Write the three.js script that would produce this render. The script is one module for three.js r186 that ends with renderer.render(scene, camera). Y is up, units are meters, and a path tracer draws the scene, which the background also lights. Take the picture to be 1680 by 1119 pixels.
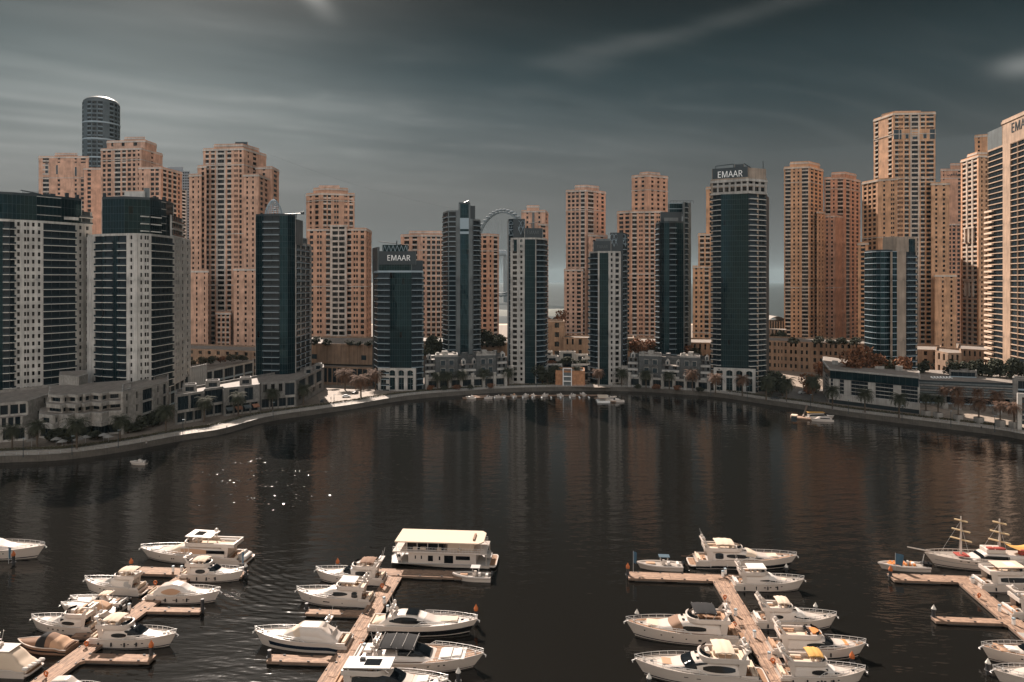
import * as THREE from 'three';
import { RoundedBoxGeometry } from 'three/addons/geometries/RoundedBoxGeometry.js';
import { FontLoader } from 'three/addons/loaders/FontLoader.js';
import { TextGeometry } from 'three/addons/geometries/TextGeometry.js';

// ------------------------------------------------------------------ camera, sky, sun, exposure
const F = 1120, CX = 840, HY = 460, H = 68;            // focal length and horizon of the 1680 x 1119 photograph, eye height in metres
const scene = new THREE.Scene();
const camera = new THREE.PerspectiveCamera(2 * Math.atan(559.5 / F) * 180 / Math.PI, 1680 / 1119, 1, 40000);
camera.position.set(0, H, 0);
camera.lookAt(0, H, -1);
camera.setViewOffset(1680, 1119, 0, 559.5 - HY, 1680, 1119);   // the lens is shifted down, verticals stay vertical
const renderer = new THREE.WebGLRenderer({ antialias: true });
renderer.setSize(1680, 1119);
renderer.toneMapping = THREE.LinearToneMapping;
renderer.toneMappingExposure = 2.3;
renderer.shadowMap.enabled = true;
const SUN_AZ = -23 * Math.PI / 180, SUN_EL = 38 * Math.PI / 180;
const sunDir = new THREE.Vector3(Math.sin(SUN_AZ) * Math.cos(SUN_EL), Math.sin(SUN_EL), -Math.cos(SUN_AZ) * Math.cos(SUN_EL));
const sun = new THREE.DirectionalLight(new THREE.Color(1, 0.865, 0.76), 4.4);
sun.position.copy(sunDir).multiplyScalar(900).add(new THREE.Vector3(0, 0, -300));
sun.target.position.set(0, 0, -300);
sun.castShadow = true;
Object.assign(sun.shadow.camera, { left: -500, right: 500, top: 450, bottom: -450, near: 10, far: 2200 });
sun.shadow.mapSize.set(4096, 4096);
scene.add(sun, sun.target);
scene.fog = new THREE.FogExp2(new THREE.Color(0.7, 0.92, 1.0), 0.00002);

// seeded random and value noise
function rng(seed) { let s = seed >>> 0; return () => { s = (s + 0x6d2b79f5) >>> 0; let t = Math.imul(s ^ (s >>> 15), 1 | s); t = (t + Math.imul(t ^ (t >>> 7), 61 | t)) ^ t; return ((t ^ (t >>> 14)) >>> 0) / 4294967296; }; }
const R = rng(7);
const hash2 = (x, y) => { let h = Math.imul(x, 374761393) + Math.imul(y, 668265263); h = Math.imul(h ^ (h >>> 13), 1274126177); return ((h ^ (h >>> 16)) >>> 0) / 4294967296; };
const sm = t => t * t * (3 - 2 * t), lerp = (a, b, t) => a + (b - a) * t, clamp = (x, a = 0, b = 1) => Math.min(b, Math.max(a, x));
const sstep = (a, b, x) => sm(clamp((x - a) / (b - a)));
function vnoise(x, y, wx = 0, wy = 0) {
  const xi = Math.floor(x), yi = Math.floor(y), fx = sm(x - xi), fy = sm(y - yi), w = (v, m) => m ? ((v % m) + m) % m : v;
  const a = hash2(w(xi, wx), w(yi, wy)), b = hash2(w(xi + 1, wx), w(yi, wy)), c = hash2(w(xi, wx), w(yi + 1, wy)), d = hash2(w(xi + 1, wx), w(yi + 1, wy));
  return lerp(lerp(a, b, fx), lerp(c, d, fx), fy);
}
function fbm(x, y, oct = 4, w = 0) { let s = 0, a = .5, n = 0; for (let i = 0; i < oct; i++) { s += a * vnoise(x, y, w, w); n += a; a *= .5; x *= 2; y *= 2; w *= 2; } return s / n; }

// the sky: grey-teal haze with thin cirrus, brighter round the sun and towards the left
{
  const W = 2048, HH = 1024, data = new Float32Array(W * HH * 4);
  for (let j = 0; j < HH; j++) {
    const el = ((j + .5) / HH - .5) * Math.PI;                    // row 0 is straight down
    for (let i = 0; i < W; i++) {
      const u = (i + .5) / W, th = (u - .5) * 2 * Math.PI, dx = Math.cos(th) * Math.cos(el), dy = Math.sin(el), dz = Math.sin(th) * Math.cos(el);
      const az = Math.atan2(dx, -dz), e = Math.max(0, el * 180 / Math.PI), side = Math.sin(az) * Math.max(0, Math.cos(az)) * 1.15;
      const cs = dx * sunDir.x + dy * sunDir.y + dz * sunDir.z;
            // brightness: hazy horizon, falling off upward; rear much brighter, added to fill the fronts
      const ad = az * 57.3, rear = sstep(92, 155, Math.abs(ad)), hazeL = .064 * Math.exp(-Math.pow((ad + 32) / 17, 2)) * Math.exp(-Math.pow((e - 13) / 7, 2));
      let l = (.010 + .126 * (1 - sstep(3, 24, e))) * (1 - .55 * side * sstep(0, 10, e) * (1 - rear)) / 2.3;
      const far = .45 * rear * (1 - .35 * sstep(20, 90, e)) + .05 * sstep(26, 75, e), hl = sstep(5, 22, e) * (1 - rear * .9);
      const glow = Math.exp(-(1 - cs) / .016) * .42 + Math.exp(-(1 - cs) / .2) * .007;
      let r = l * lerp(.99, .42, hl) + (far * .96 + hazeL) + glow * 1.06, g = l + far + hazeL * .98 + glow * .97, b = l * lerp(.96, 1.22, hl) + far * 1.05 + hazeL * .91 + glow * .88;
      // cirrus, drawn out along slanting streaks
      if (e > 0) {
        const px = dx / (dy + .12), pz = -dz / (dy + .12), a = .42, sx = px * Math.cos(a) + pz * Math.sin(a), sz = -px * Math.sin(a) + pz * Math.cos(a);
        const warp = fbm(sx * .35 + 9, sz * .5 + 3, 3) * 1.6;
        const st = fbm(sx * .7 + warp, sz * 2.6 + warp * 1.3 + 11, 6), veil = fbm(px * .35 + 5, pz * .3 + 2, 4);
        const fine = fbm(sx * 1.5 + warp * 2, sz * 8 + warp * 3, 5);
        const ridge = Math.pow(1 - Math.abs(2 * fbm(sx * .8 + warp * 1.5 + 4, sz * 4.2 + warp * 2.2, 5) - 1), 6), c = ((sstep(.45, .85, st) * .4 * (.2 + 1.4 * fine) + ridge * .42 * (.3 + fine) + sstep(.3, .8, veil) * .55) - .3) * sstep(2, 14, e) * (.8 - .35 * side);
        { const gr = 1 + .16 * (fbm(sx * 5 + warp * 2, sz * 16, 3) - .5) * sstep(3, 12, e); r *= gr; g *= gr; b *= gr; }
        // the bright wisp at the top and the small puff at the right
        const ax = az * 57.3, w1 = Math.exp(-Math.pow(((ax + 15.6) - (e - 21) * -.9) / 1.1, 2)) * sstep(19.3, 22.5, e) * sstep(33, 24, e) * (.35 + fine);
        const w2 = Math.exp(-Math.pow((ax - 37) / 1.6, 2) - Math.pow((e - 14.2) / .7, 2)) * (.4 + fine);
        const s3 = Math.exp(-Math.pow((e - 17.6 - (ax - 3) * .16 + 1.2 * (warp - .8)) / (.35 + .9 * fine), 2)) * sstep(-2, 8, ax) * sstep(30, 20, ax) * (.2 + fine), s4 = Math.exp(-Math.pow((e - 14 - (ax + 4) * .25 + 2 * (warp - .8)) / .8, 2)) * sstep(-6, 2, ax) * sstep(12, 4, ax) * fine;
        const k = (l + hazeL) * .85 * c + .09 * w1 + .06 * w2 + .022 * s3 + .012 * s4;
        r += k * 1.03; g += k; b += k * .94;
      }
      if (el < 0) { const f = Math.exp(el * 8); r = lerp(.05, r, f); g = lerp(.05, g, f); b = lerp(.05, b, f); }
      const o = (j * W + i) * 4; data[o] = Math.max(.004, r); data[o + 1] = Math.max(.004, g); data[o + 2] = Math.max(.004, b); data[o + 3] = 1;
    }
  }
  const sky = new THREE.DataTexture(data, W, HH, THREE.RGBAFormat, THREE.FloatType);
  sky.mapping = THREE.EquirectangularReflectionMapping; sky.magFilter = sky.minFilter = THREE.LinearFilter; sky.needsUpdate = true;
  scene.background = sky; scene.environment = sky; scene.environmentIntensity = 1;
}

// ------------------------------------------------------------------ helpers: pixels to places, names, meshes
const gd = y => F * (H - 2.5) / (y - HY);              // distance of a point of the ground seen at photo row y
const wd = y => F * H / (y - HY);                      // the same for the water
const P = (px, d) => [(px - CX) / F * d, -d];          // plan position of photo column px at distance d
const Yp = (py, d) => H - (py - HY) * d / F;           // height of photo row py at distance d
const used = new Map();
function numbered(n) { const k = used.get(n) || 0; used.set(n, k + 1); return k ? n + '_' + String(k).padStart(3, '0') : n; }
function tag(o, label, category, group, kind) { if (label) o.userData.label = label; if (category) o.userData.category = category; if (group) o.userData.group = group; if (kind) o.userData.kind = kind; return o; }
function thing(name, label, category, pos = [0, 0, 0], turn = 0, group) { const o = new THREE.Group(); o.name = numbered(name); scene.add(o); o.position.set(...pos); o.rotation.y = turn; return tag(o, label, category, group); }
function mesh(name, geo, mat, parent = scene, pos, rot) { const m = new THREE.Mesh(geo, mat); m.name = parent === scene ? numbered(name) : name; m.castShadow = m.receiveShadow = true; if (pos) m.position.set(...pos); if (rot) m.rotation.set(...rot); parent.add(m); return m; }
function copy(o, label) { const c = o.clone(); c.name = numbered(o.name.replace(/_\d{3}$/, '')); c.userData = { ...o.userData }; if (label) c.userData.label = label; scene.add(c); return c; }

// a frame on the face from A to B (left to right seen from outside): along u, outward n
function frame(A, B) { const dx = B[0] - A[0], dz = B[1] - A[1], L = Math.hypot(dx, dz), u = [dx / L, dz / L]; return { o: A, u, n: [-u[1], u[0]], L }; }
const at3 = (f, a, y, b) => [f.o[0] + f.u[0] * a + f.n[0] * b, y, f.o[1] + f.u[1] * a + f.n[1] * b];
class MB {                                             // collects quads, boxes, tubes and geometries into one mesh
  constructor() { this.p = []; this.n = []; this.t = []; this.i = []; }
  get empty() { return !this.i.length; }
  v(p, n, u, w) { this.p.push(p[0], p[1], p[2]); this.n.push(n[0], n[1], n[2]); this.t.push(u, w); return this.p.length / 3 - 1; }
  quad(a, b, c, d, uv) {
    const e1 = [b[0] - a[0], b[1] - a[1], b[2] - a[2]], e2 = [d[0] - a[0], d[1] - a[1], d[2] - a[2]];
    let n = [e1[1] * e2[2] - e1[2] * e2[1], e1[2] * e2[0] - e1[0] * e2[2], e1[0] * e2[1] - e1[1] * e2[0]]; const l = Math.hypot(...n) || 1; n = n.map(x => x / l);
    const w = Math.hypot(...e1), h = Math.hypot(...e2), U = uv || [0, 0, w, h];
    const k = this.v(a, n, U[0], U[1]); this.v(b, n, U[2], U[1]); this.v(c, n, U[2], U[3]); this.v(d, n, U[0], U[3]);
    this.i.push(k, k + 1, k + 2, k, k + 2, k + 3); return this;
  }
  tri(a, b, c) { const k0 = this.p.length / 3; this.quad(a, b, c, c); this.i.length -= 3; const e1 = [b[0] - a[0], b[1] - a[1], b[2] - a[2]], e2 = [c[0] - a[0], c[1] - a[1], c[2] - a[2]]; let n = [e1[1] * e2[2] - e1[2] * e2[1], e1[2] * e2[0] - e1[0] * e2[2], e1[0] * e2[1] - e1[1] * e2[0]]; const l = Math.hypot(...n) || 1; for (let q = k0; q < k0 + 4; q++) for (let z = 0; z < 3; z++) this.n[q * 3 + z] = n[z] / l; return this; }
  box(f, a0, a1, y0, y1, b0, b1) {
    const p = (a, y, b) => at3(f, a, y, b);
    this.quad(p(a0, y0, b1), p(a1, y0, b1), p(a1, y1, b1), p(a0, y1, b1), [a0, y0, a1, y1]);
    this.quad(p(a1, y0, b0), p(a0, y0, b0), p(a0, y1, b0), p(a1, y1, b0), [a0, y0, a1, y1]);
    this.quad(p(a1, y0, b1), p(a1, y0, b0), p(a1, y1, b0), p(a1, y1, b1), [b0, y0, b1, y1]);
    this.quad(p(a0, y0, b0), p(a0, y0, b1), p(a0, y1, b1), p(a0, y1, b0), [b0, y0, b1, y1]);
    this.quad(p(a0, y1, b1), p(a1, y1, b1), p(a1, y1, b0), p(a0, y1, b0), [a0, b0, a1, b1]);
    this.quad(p(a0, y0, b0), p(a1, y0, b0), p(a1, y0, b1), p(a0, y0, b1), [a0, b0, a1, b1]); return this;
  }
  cube(x0, x1, y0, y1, z0, z1) { return this.box({ o: [0, 0], u: [1, 0], n: [0, 1] }, x0, x1, y0, y1, z0, z1); }
  geo(g, m) {
    g = g.index ? g : g; const P_ = g.attributes.position, N_ = g.attributes.normal, T_ = g.attributes.uv, k = this.p.length / 3, v = new THREE.Vector3(), nm = m && new THREE.Matrix3().getNormalMatrix(m);
    for (let q = 0; q < P_.count; q++) { v.fromBufferAttribute(P_, q); if (m) v.applyMatrix4(m); this.p.push(v.x, v.y, v.z); v.fromBufferAttribute(N_, q); if (m) v.applyMatrix3(nm).normalize(); this.n.push(v.x, v.y, v.z); this.t.push(T_ ? T_.getX(q) : 0, T_ ? T_.getY(q) : 0); }
    if (g.index) for (let q = 0; q < g.index.count; q++) this.i.push(k + g.index.getX(q)); else for (let q = 0; q < P_.count; q++) this.i.push(k + q);
    return this;
  }
  bar(a, b, r, seg = 5, r2 = r) { const A = new THREE.Vector3(...a), B = new THREE.Vector3(...b), d = B.clone().sub(A), l = d.length(); const g = new THREE.CylinderGeometry(r2, r, l, seg, 1); const m = new THREE.Matrix4().compose(A.add(B).multiplyScalar(.5), new THREE.Quaternion().setFromUnitVectors(new THREE.Vector3(0, 1, 0), d.normalize()), new THREE.Vector3(1, 1, 1)); return this.geo(g, m); }
  path(pts, r, seg = 5) { for (let k = 0; k + 1 < pts.length; k++) this.bar(pts[k], pts[k + 1], r, seg); return this; }
  poly(pts, y, up = true) { const sh = THREE.ShapeUtils.triangulateShape(pts.map(q => new THREE.Vector2(q[0], q[1])), []); const k = this.p.length / 3; for (const q of pts) this.v([q[0], y, q[1]], [0, up ? 1 : -1, 0], q[0], q[1]); for (const t of sh) this.i.push(k + t[0], k + t[2], k + t[1]); return this; }
  grid(fn, nu, nv) {                                   // smooth patch fn(s,t) -> point
    const k = this.p.length / 3, q = [];
    for (let j = 0; j <= nv; j++) for (let i = 0; i <= nu; i++) q.push(fn(i / nu, j / nv));
    const g = new THREE.BufferGeometry(); g.setAttribute('position', new THREE.Float32BufferAttribute(q.flat(), 3)); const ix = [];
    for (let j = 0; j < nv; j++) for (let i = 0; i < nu; i++) { const a = j * (nu + 1) + i, b = a + 1, c = a + nu + 1, d = c + 1; ix.push(a, b, d, a, d, c); }
    g.setIndex(ix); g.computeVertexNormals(); const N = g.attributes.normal;
    for (let j = 0, m = 0; j <= nv; j++) for (let i = 0; i <= nu; i++, m++) this.v(q[m], [N.getX(m), N.getY(m), N.getZ(m)], i / nu, j / nv);
    for (const a of ix) this.i.push(k + a); return this;
  }
  geometry() { const g = new THREE.BufferGeometry(); g.setAttribute('position', new THREE.Float32BufferAttribute(this.p, 3)); g.setAttribute('normal', new THREE.Float32BufferAttribute(this.n, 3)); g.setAttribute('uv', new THREE.Float32BufferAttribute(this.t, 2)); g.setIndex(this.i); return g; }
  build(name, mat, parent = scene, stuff) { if (this.empty) return null; const m = mesh(name, this.geometry(), mat, parent); if (stuff) m.userData.kind = 'stuff'; return m; }
}

// ------------------------------------------------------------------ materials (linear base colours)
function dtex(W, HH, fn, srgb = true) {
  const d = new Uint8Array(W * HH * 4); for (let j = 0; j < HH; j++) for (let i = 0; i < W; i++) { const c = fn(i, j), o = (j * W + i) * 4; d[o] = c[0]; d[o + 1] = c[1]; d[o + 2] = c[2]; d[o + 3] = 255; }
  const t = new THREE.DataTexture(d, W, HH); t.wrapS = t.wrapT = THREE.RepeatWrapping; t.magFilter = THREE.LinearFilter; t.minFilter = THREE.LinearMipmapLinearFilter; t.generateMipmaps = true; if (srgb) t.colorSpace = THREE.SRGBColorSpace; t.needsUpdate = true; return t;
}
const rep = (t, u, v = u) => { const c = t.clone(); c.repeat.set(u, v); c.needsUpdate = true; return c; };
const std = (r, g, b, o = {}) => { const { map, ...rest } = o; const m = new THREE.MeshStandardMaterial({ roughness: .8, metalness: 0, ...rest }); m.color.setRGB(r, g, b); if (map) m.map = map; return m; };
const phy = (r, g, b, o = {}) => { const m = new THREE.MeshPhysicalMaterial({ roughness: .5, metalness: 0, ...o }); m.color.setRGB(r, g, b); return m; };
// plaster wear: blotches and faint vertical streaks over 40 m
const wear = dtex(512, 512, (i, j) => { const a = fbm(i / 64, j / 64, 5, 8), s = fbm(i / 8, j / 128, 3, 64), v = 255 * clamp(.80 + .26 * (a - .5) + .2 * (s - .5) + .05 * (hash2(i, j) - .5)); return [v, v * .995, v * .985]; });
const wearW = rep(wear, 1 / 34, 1 / 34), wearS = rep(wear, 1 / 9, 1 / 9);
// windows: 16 x 16 cells, each with its own tone, curtains and reveals
const glassCells = dtex(512, 512, (i, j) => {
  const cx = i >> 5, cy = j >> 5, h = hash2(cx + 3, cy + 9), h2 = hash2(cx + 40, cy + 77), h3 = hash2(cx * 3 + 5, cy * 7 + 1), fx = (i & 31) / 32, fy = (j & 31) / 32;
  let v = 20 + 34 * h * h; let c = [v * .8, v * .98, v * 1.08];
  if (h2 > .72) { const side = h3 > .5 ? fx : 1 - fx, w = .3 + .5 * hash2(cx + 8, cy + 2); if (side < w) { const q = 95 + 75 * h3 + 10 * Math.sin(fx * 60); c = [q, q * .95, q * .88]; } }
  else if (h2 < .12 && fy > .45 + .3 * h3) { const q = 110 + 50 * h; c = [q, q * .95, q * .87]; }
  if (fx < .05) c = [35, 38, 40];
  return c;
});
const panelCells = dtex(512, 512, (i, j) => { const cx = i >> 4, cy = j >> 5, h = hash2(cx + 13, cy + 29), h2 = hash2(cx + 5, cy + 61); const v = 190 + 50 * h + (h2 > .9 ? 20 : 0); return [v * .92, v, v * 1.0]; });
const M = {
  jbr: [0, 1, 2, 3].map(k => std(...[[.86, .525, .375], [.86, .54, .395], [.85, .485, .325], [.92, .52, .30]][k], { roughness: .85, map: wearW })),  // last tone raised and warmed to imitate golden light on the right
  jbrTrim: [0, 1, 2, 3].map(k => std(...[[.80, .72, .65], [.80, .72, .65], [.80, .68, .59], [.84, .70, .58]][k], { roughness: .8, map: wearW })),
  stone: std(.64, .61, .57, { map: wearW }), stoneW: std(.68, .65, .61, { map: wearW }), warmStone: std(.50, .40, .32, { map: wearW }),
  winGlass: phy(.19, .2, .21, { roughness: .1, specularIntensity: .3, map: rep(glassCells, 1 / 16, 1 / 16), ior: 1.55 }),
  panel: phy(.005, .016, .020, { specularIntensity: .5, specularColor: new THREE.Color(.5, .86, .92), roughness: .05, ior: 1.45, map: rep(panelCells, 1 / 32, 1 / 16) }),
  panelBlue: phy(.006, .021, .027, { specularIntensity: .55, specularColor: new THREE.Color(.5, .86, .94), roughness: .05, ior: 1.48, map: rep(panelCells, 1 / 32, 1 / 16) }),
  mullion: std(.025, .04, .048, { roughness: .5 }), darkMetal: std(.014, .026, .033, { roughness: .45 }), greyPanel: std(.17, .2, .21, { roughness: .5, map: wearW }),
  slab: std(.62, .6, .56, { roughness: .7 }), slabBlue: std(.30, .37, .41, { roughness: .6 }), deep: phy(.012, .02, .026, { roughness: .1, specularIntensity: .35 }), rail: phy(.02, .034, .042, { roughness: .1, specularIntensity: .4, ior: 1.6 }),
  roof: std(.36, .31, .27, { map: wearS }), roofDark: std(.16, .16, .16, { map: wearS }), white: std(.8, .78, .75), sign: std(.95, .95, .93, { roughness: .5 }),
  sand: std(.47, .31, .21, { map: wearW }), sandDark: std(.36, .24, .165, { map: wearW }), townGrey: std(.13, .135, .135, { map: wearS }), terracotta: std(.42, .2, .12, { map: wearS }),
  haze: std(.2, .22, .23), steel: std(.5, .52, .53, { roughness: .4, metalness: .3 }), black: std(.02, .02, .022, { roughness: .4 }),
};
// ------------------------------------------------------------------ towers: polygon plans with facades of piers, spandrels, windows, balconies and glass
function parse(s) { let m; while ((m = /(\d+)\(([^()]*)\)/.exec(s))) s = s.replace(m[0], Array(+m[1]).fill(m[2]).join(' ')); return s.trim().split(/\s+/).map(q => [q[0], parseFloat(q.slice(1)) || 1]); }
class Tower {
  constructor(name, label, category, mats, group) {
    this.ds = mats.ds || 1; this.g = thing(name, label, category, [0, 0, 0], 0, group); this.mats = mats; this.b = {};
    this.slabGeo = new Map();
  }
  mb(k) { return this.b[k] || (this.b[k] = new MB()); }
  facade(A, B, y0, y1, fh, spec, o = {}) {
    const f = frame(A, B), segs = parse(spec), tot = segs.reduce((s, q) => s + q[1], 0), sc = f.L / tot, nf = Math.max(1, Math.round((y1 - y0) / fh)), h = (y1 - y0) / nf;
    const wall = this.mb('wall'), trim = this.mb('trim'), ph = Math.floor(R() * 16);
    { let q = 0; for (const [t, r] of segs) { const e = q + r * sc; if ('wvnda'.includes(t) || 'bcx'.includes(t)) this.mb('bcx'.includes(t) ? 'deep' : 'glass').quad(at3(f, q, y0, -.4), at3(f, e, y0, -.4), at3(f, e, y1, -.4), at3(f, q, y1, -.4), [ph + q / 1.5, ph, ph + e / 1.5, ph + nf]); q = e; } }
    let a = 0;
    for (const [t, r] of segs) {
      const w = r * sc, e = a + w;
      if (t === 's') wall.box(f, a, e, y0, y1, -.6, .3);
      else if (t === 'p') trim.box(f, a, e, y0, y1, -.6, .46);
      else if (t === 'w' || t === 'v') for (let k = 0; k < nf; k++) {
        const y = y0 + k * h; wall.box(f, a, e, y, y + h * .38, -.6, .1);
        if (t === 'v') trim.box(f, a, e, y + h * .12, y + h * .38 + .05, -.5, .2);
      }
      else if (t === 'n' || t === 'd') {
        const js = t === 'n' ? [[0, .2], [.8, 1]] : [[0, .1], [.44, .56], [.9, 1]];
        for (const [p, q] of js) wall.box(f, a + w * p, a + w * q, y0, y1, -.6, .28);
        for (let k = 0; k < nf; k++) wall.box(f, a, e, y0 + k * h, y0 + k * h + h * .47, -.6, .26);
      }
      else if (t === 'a') for (let k = 0; k < nf; k++) { const y = y0 + k * h; trim.box(f, a, e, y, y + h * .34, -.6, .5); }
      else if (t === 'x') for (let k = 0; k < nf; k++) { const y = y0 + k * h; trim.box(f, a, e, y, y + h * .16, -.6, .2); const nm = Math.max(1, Math.round(w / 2)); for (let m = 1; m < nm; m++) this.mb('mullion').box(f, a + w * m / nm - .05, a + w * m / nm + .05, y + h * .16, y + h, -.4, -.25); }
      else if (t === 'b' || t === 'c') {                 // balconies: one slab to a floor, glass rail
        const out = t === 'b' ? 1.25 : .75, rail = this.mb('rail');
        for (let k = 0; k < nf; k++) {
          const y = y0 + k * h;
          const s = new MB().box(f, a + .05, e - .05, y - .17, y + .17, -.35, out).build('balcony_slab', this.mats.slab || M.slab, this.g);
          rail.box(f, a + .1, e - .1, y + .17, y + 1.1, out - .1, out - .04);
          const nm = Math.max(1, Math.round(w / 4.2)); for (let m = 0; m <= nm; m++) { const q = a + w * m / nm; this.mb('mullion').box(f, clamp(q - .08, a, e), clamp(q + .08, a, e), y + .17, y + h - .17, -.4, -.1); }
        }
      }
      else if (t === 'g' || t === 'h') {
        const np = Math.max(1, Math.round(w / (o.pw || 1.7))), pan = this.mb('panel'), rows = t === 'g' ? nf * 1 : nf;
        for (let k = 0; k < rows; k++) for (let m = 0; m < np; m++) {
          const ya = y0 + (y1 - y0) * k / rows, yb = y0 + (y1 - y0) * (k + 1) / rows, j = () => .05 + (R() - .5) * .012, p = a + w * m / np, q = a + w * (m + 1) / np, U = Math.floor(R() * 32), V = Math.floor(R() * 16);
          const j1 = j(), j2 = j(), j3 = j1 + (R() - .5) * .014; pan.quad(at3(f, p, ya, j1), at3(f, q, ya, j2), at3(f, q, yb, j2 + j3 - j1), at3(f, p, yb, j3), [U, V, U + 1, V + 1]);
        }
        const mu = this.mb('mullion'); for (let m = 0; m <= np; m += 1) mu.box(f, a + w * m / np - .04, a + w * m / np + .04, y0, y1, -.1, .11);
        for (let k = 0; k <= rows; k++) { const y = y0 + (y1 - y0) * k / rows; if (t === 'g') mu.box(f, a, e, y - .06, y + .06, -.1, .115); else this.mb('trim').box(f, a, e, y - .16, y + .16, -.1, .3); }
      }
      else if (t === 'k') this.mb('dark').box(f, a, e, y0, y1, -.6, .25);
      else if (t === 'r') this.mb('grey').box(f, a, e, y0, y1, -.6, .25);
      a = e;
    }
  }
  // a block whose front runs through the points [px, distance] from left to right
  block(pts, top, o) {
    if (this.ds !== 1) { pts = pts.map(q => [q[0], q[1] * this.ds]); o = { ...o, fh: (o.fh || 3.4) * this.ds, ref: o.ref && o.ref * this.ds, back: (o.back || 20) * this.ds }; }
    const w = pts.map(q => q.length === 3 ? [q[0], q[1]] : P(q[0], q[1])), d0 = o.ref || pts[0][1], y1 = o.h !== undefined ? o.h : Yp(top, d0), y0 = o.y0 !== undefined ? o.y0 : (o.base !== undefined ? Yp(o.base, d0) : 2.5);
    const n = w.length, fr = frame(w[0], w[n - 1]), bk = o.back || 20, away = (p, k) => { const l = Math.hypot(p[0], p[1]), r = [p[0] / l, p[1] / l], m = w[n >> 1], q = o.square || l < 150 ? [-fr.n[0], -fr.n[1]] : r; return [p[0] + q[0] * bk + k * fr.u[0] * bk * .02, p[1] + q[1] * bk + k * fr.u[1] * bk * .02]; }, BR = away(w[n - 1], -1), BL = away(w[0], 1);
    const fh = o.fh || 3.4, specs = [].concat(o.spec);
    for (let k = 0; k < n - 1; k++) this.facade(w[k], w[k + 1], y0, y1, fh, specs[Math.min(k, specs.length - 1)], o);
    const sd = o.side || 's1 5(w1.4 s1)';
    this.facade(w[n - 1], BR, y0, y1, fh, o.right || sd, o); this.facade(BR, BL, y0, y1, fh, 's1', o); this.facade(BL, w[0], y0, y1, fh, o.left || sd, o);
    const all = [...w, BR, BL];
    new MB().poly(all, y1 - .02).build('roof', o.roofKey === 'dark' ? M.darkMetal : o.roofKey === 'trim' ? this.mats.trim : this.mats.roof || M.roof, this.g);
    const ring = (key, ya, yb, out) => { for (let k = 0; k < all.length; k++) { const f = frame(all[k], all[(k + 1) % all.length]); this.mb(key).box(f, -out * .6, f.L + out * .6, ya, yb, -.4 - k * .003, out + k * .003); } };
    if (o.cornice) { ring(o.cornice === true ? 'trim' : o.cornice, y1 - 1.1, y1 + .35, .75); ring('wall', y1 + .35, y1 + 1.3, .3); }
    if (o.parapet) ring(o.parapet === true ? 'wall' : o.parapet, y1, y1 + 1.1, .12);
    for (const by of o.bands || []) ring('trim', Yp(by, d0) - .35, Yp(by, d0) + .35, .62);
    return { w, all, y0, y1, n: fr.n, u: fr.u, fr };
  }
  // thing standing on a roof
  roofBoxes(info, list, key = 'dark') { for (const [a0, a1, h0, h1, b0, b1] of list) this.mb(key).box(info.fr, a0 * info.fr.L, a1 * info.fr.L, info.y1 + h0, info.y1 + h1, -b1, -b0); }
  done(extra) {
    const m = this.mats, part = { wall: ['wall', m.wall], trim: ['trim', m.trim], glass: ['window_glass', m.glass || M.winGlass, 1], deep: ['dark_glass', M.deep, 1], panel: ['glass_panel', m.panel || M.panel, 1], mullion: ['mullion', M.mullion, 1], rail: ['balcony_rail', M.rail, 1], dark: ['dark_panel', M.darkMetal], grey: ['grey_panel', M.greyPanel], roof: ['roof', m.roof || M.roof], crown: ['crown', m.trim], tall: ['tall_window', M.rail, 1], white: ['white_frame', m.white || M.white], lattice: ['lattice', M.slabBlue, 1] };
    for (const k in this.b) { const [nm, mat, st] = part[k]; this.b[k].build(nm, mat, this.g, st || k === 'trim' || k === 'white' || k === 'dark' || k === 'grey'); }
    return this.g;
  }
}
const font = await new FontLoader().loadAsync('fonts/droid/droid_sans_regular.typeface.json');
function letters(t, text, A, B, y, size, mat, name = 'sign_letters') {       // raised letters along the face A-B, centred
  const f = frame(A, B), g = new TextGeometry(text, { font, size, depth: .25, curveSegments: 4 }); g.computeBoundingBox(); const bb = g.boundingBox, w = bb.max.x - bb.min.x;
  const fit = Math.min(1, f.L * .96 / w); const m = new THREE.Matrix4().makeBasis(new THREE.Vector3(f.u[0], 0, f.u[1]), new THREE.Vector3(0, 1, 0), new THREE.Vector3(f.n[0], 0, f.n[1])); const o = at3(f, f.L / 2 - w * fit / 2, y, .32); m.setPosition(...o); g.applyMatrix4(new THREE.Matrix4().makeScale(fit, 1, 1)); g.applyMatrix4(m);
  return mesh(name, g, mat, t);
}
// ------------------------------------------------------------------ far things: lattice wheel and the hazed round tower
const DS = 1.22;                                       // the back row stands further off than its drawing distances
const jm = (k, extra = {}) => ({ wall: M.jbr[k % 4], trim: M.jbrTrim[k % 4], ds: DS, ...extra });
const whiteMats = { wall: std(.80, .775, .735, { map: wearW }), trim: std(.82, .80, .77, { map: wearW }), slab: M.slab };
const tealMats = { wall: M.stone, trim: M.slabBlue, slab: M.slabBlue };
const G1 = 'sand coloured apartment towers of the back row';

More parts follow.
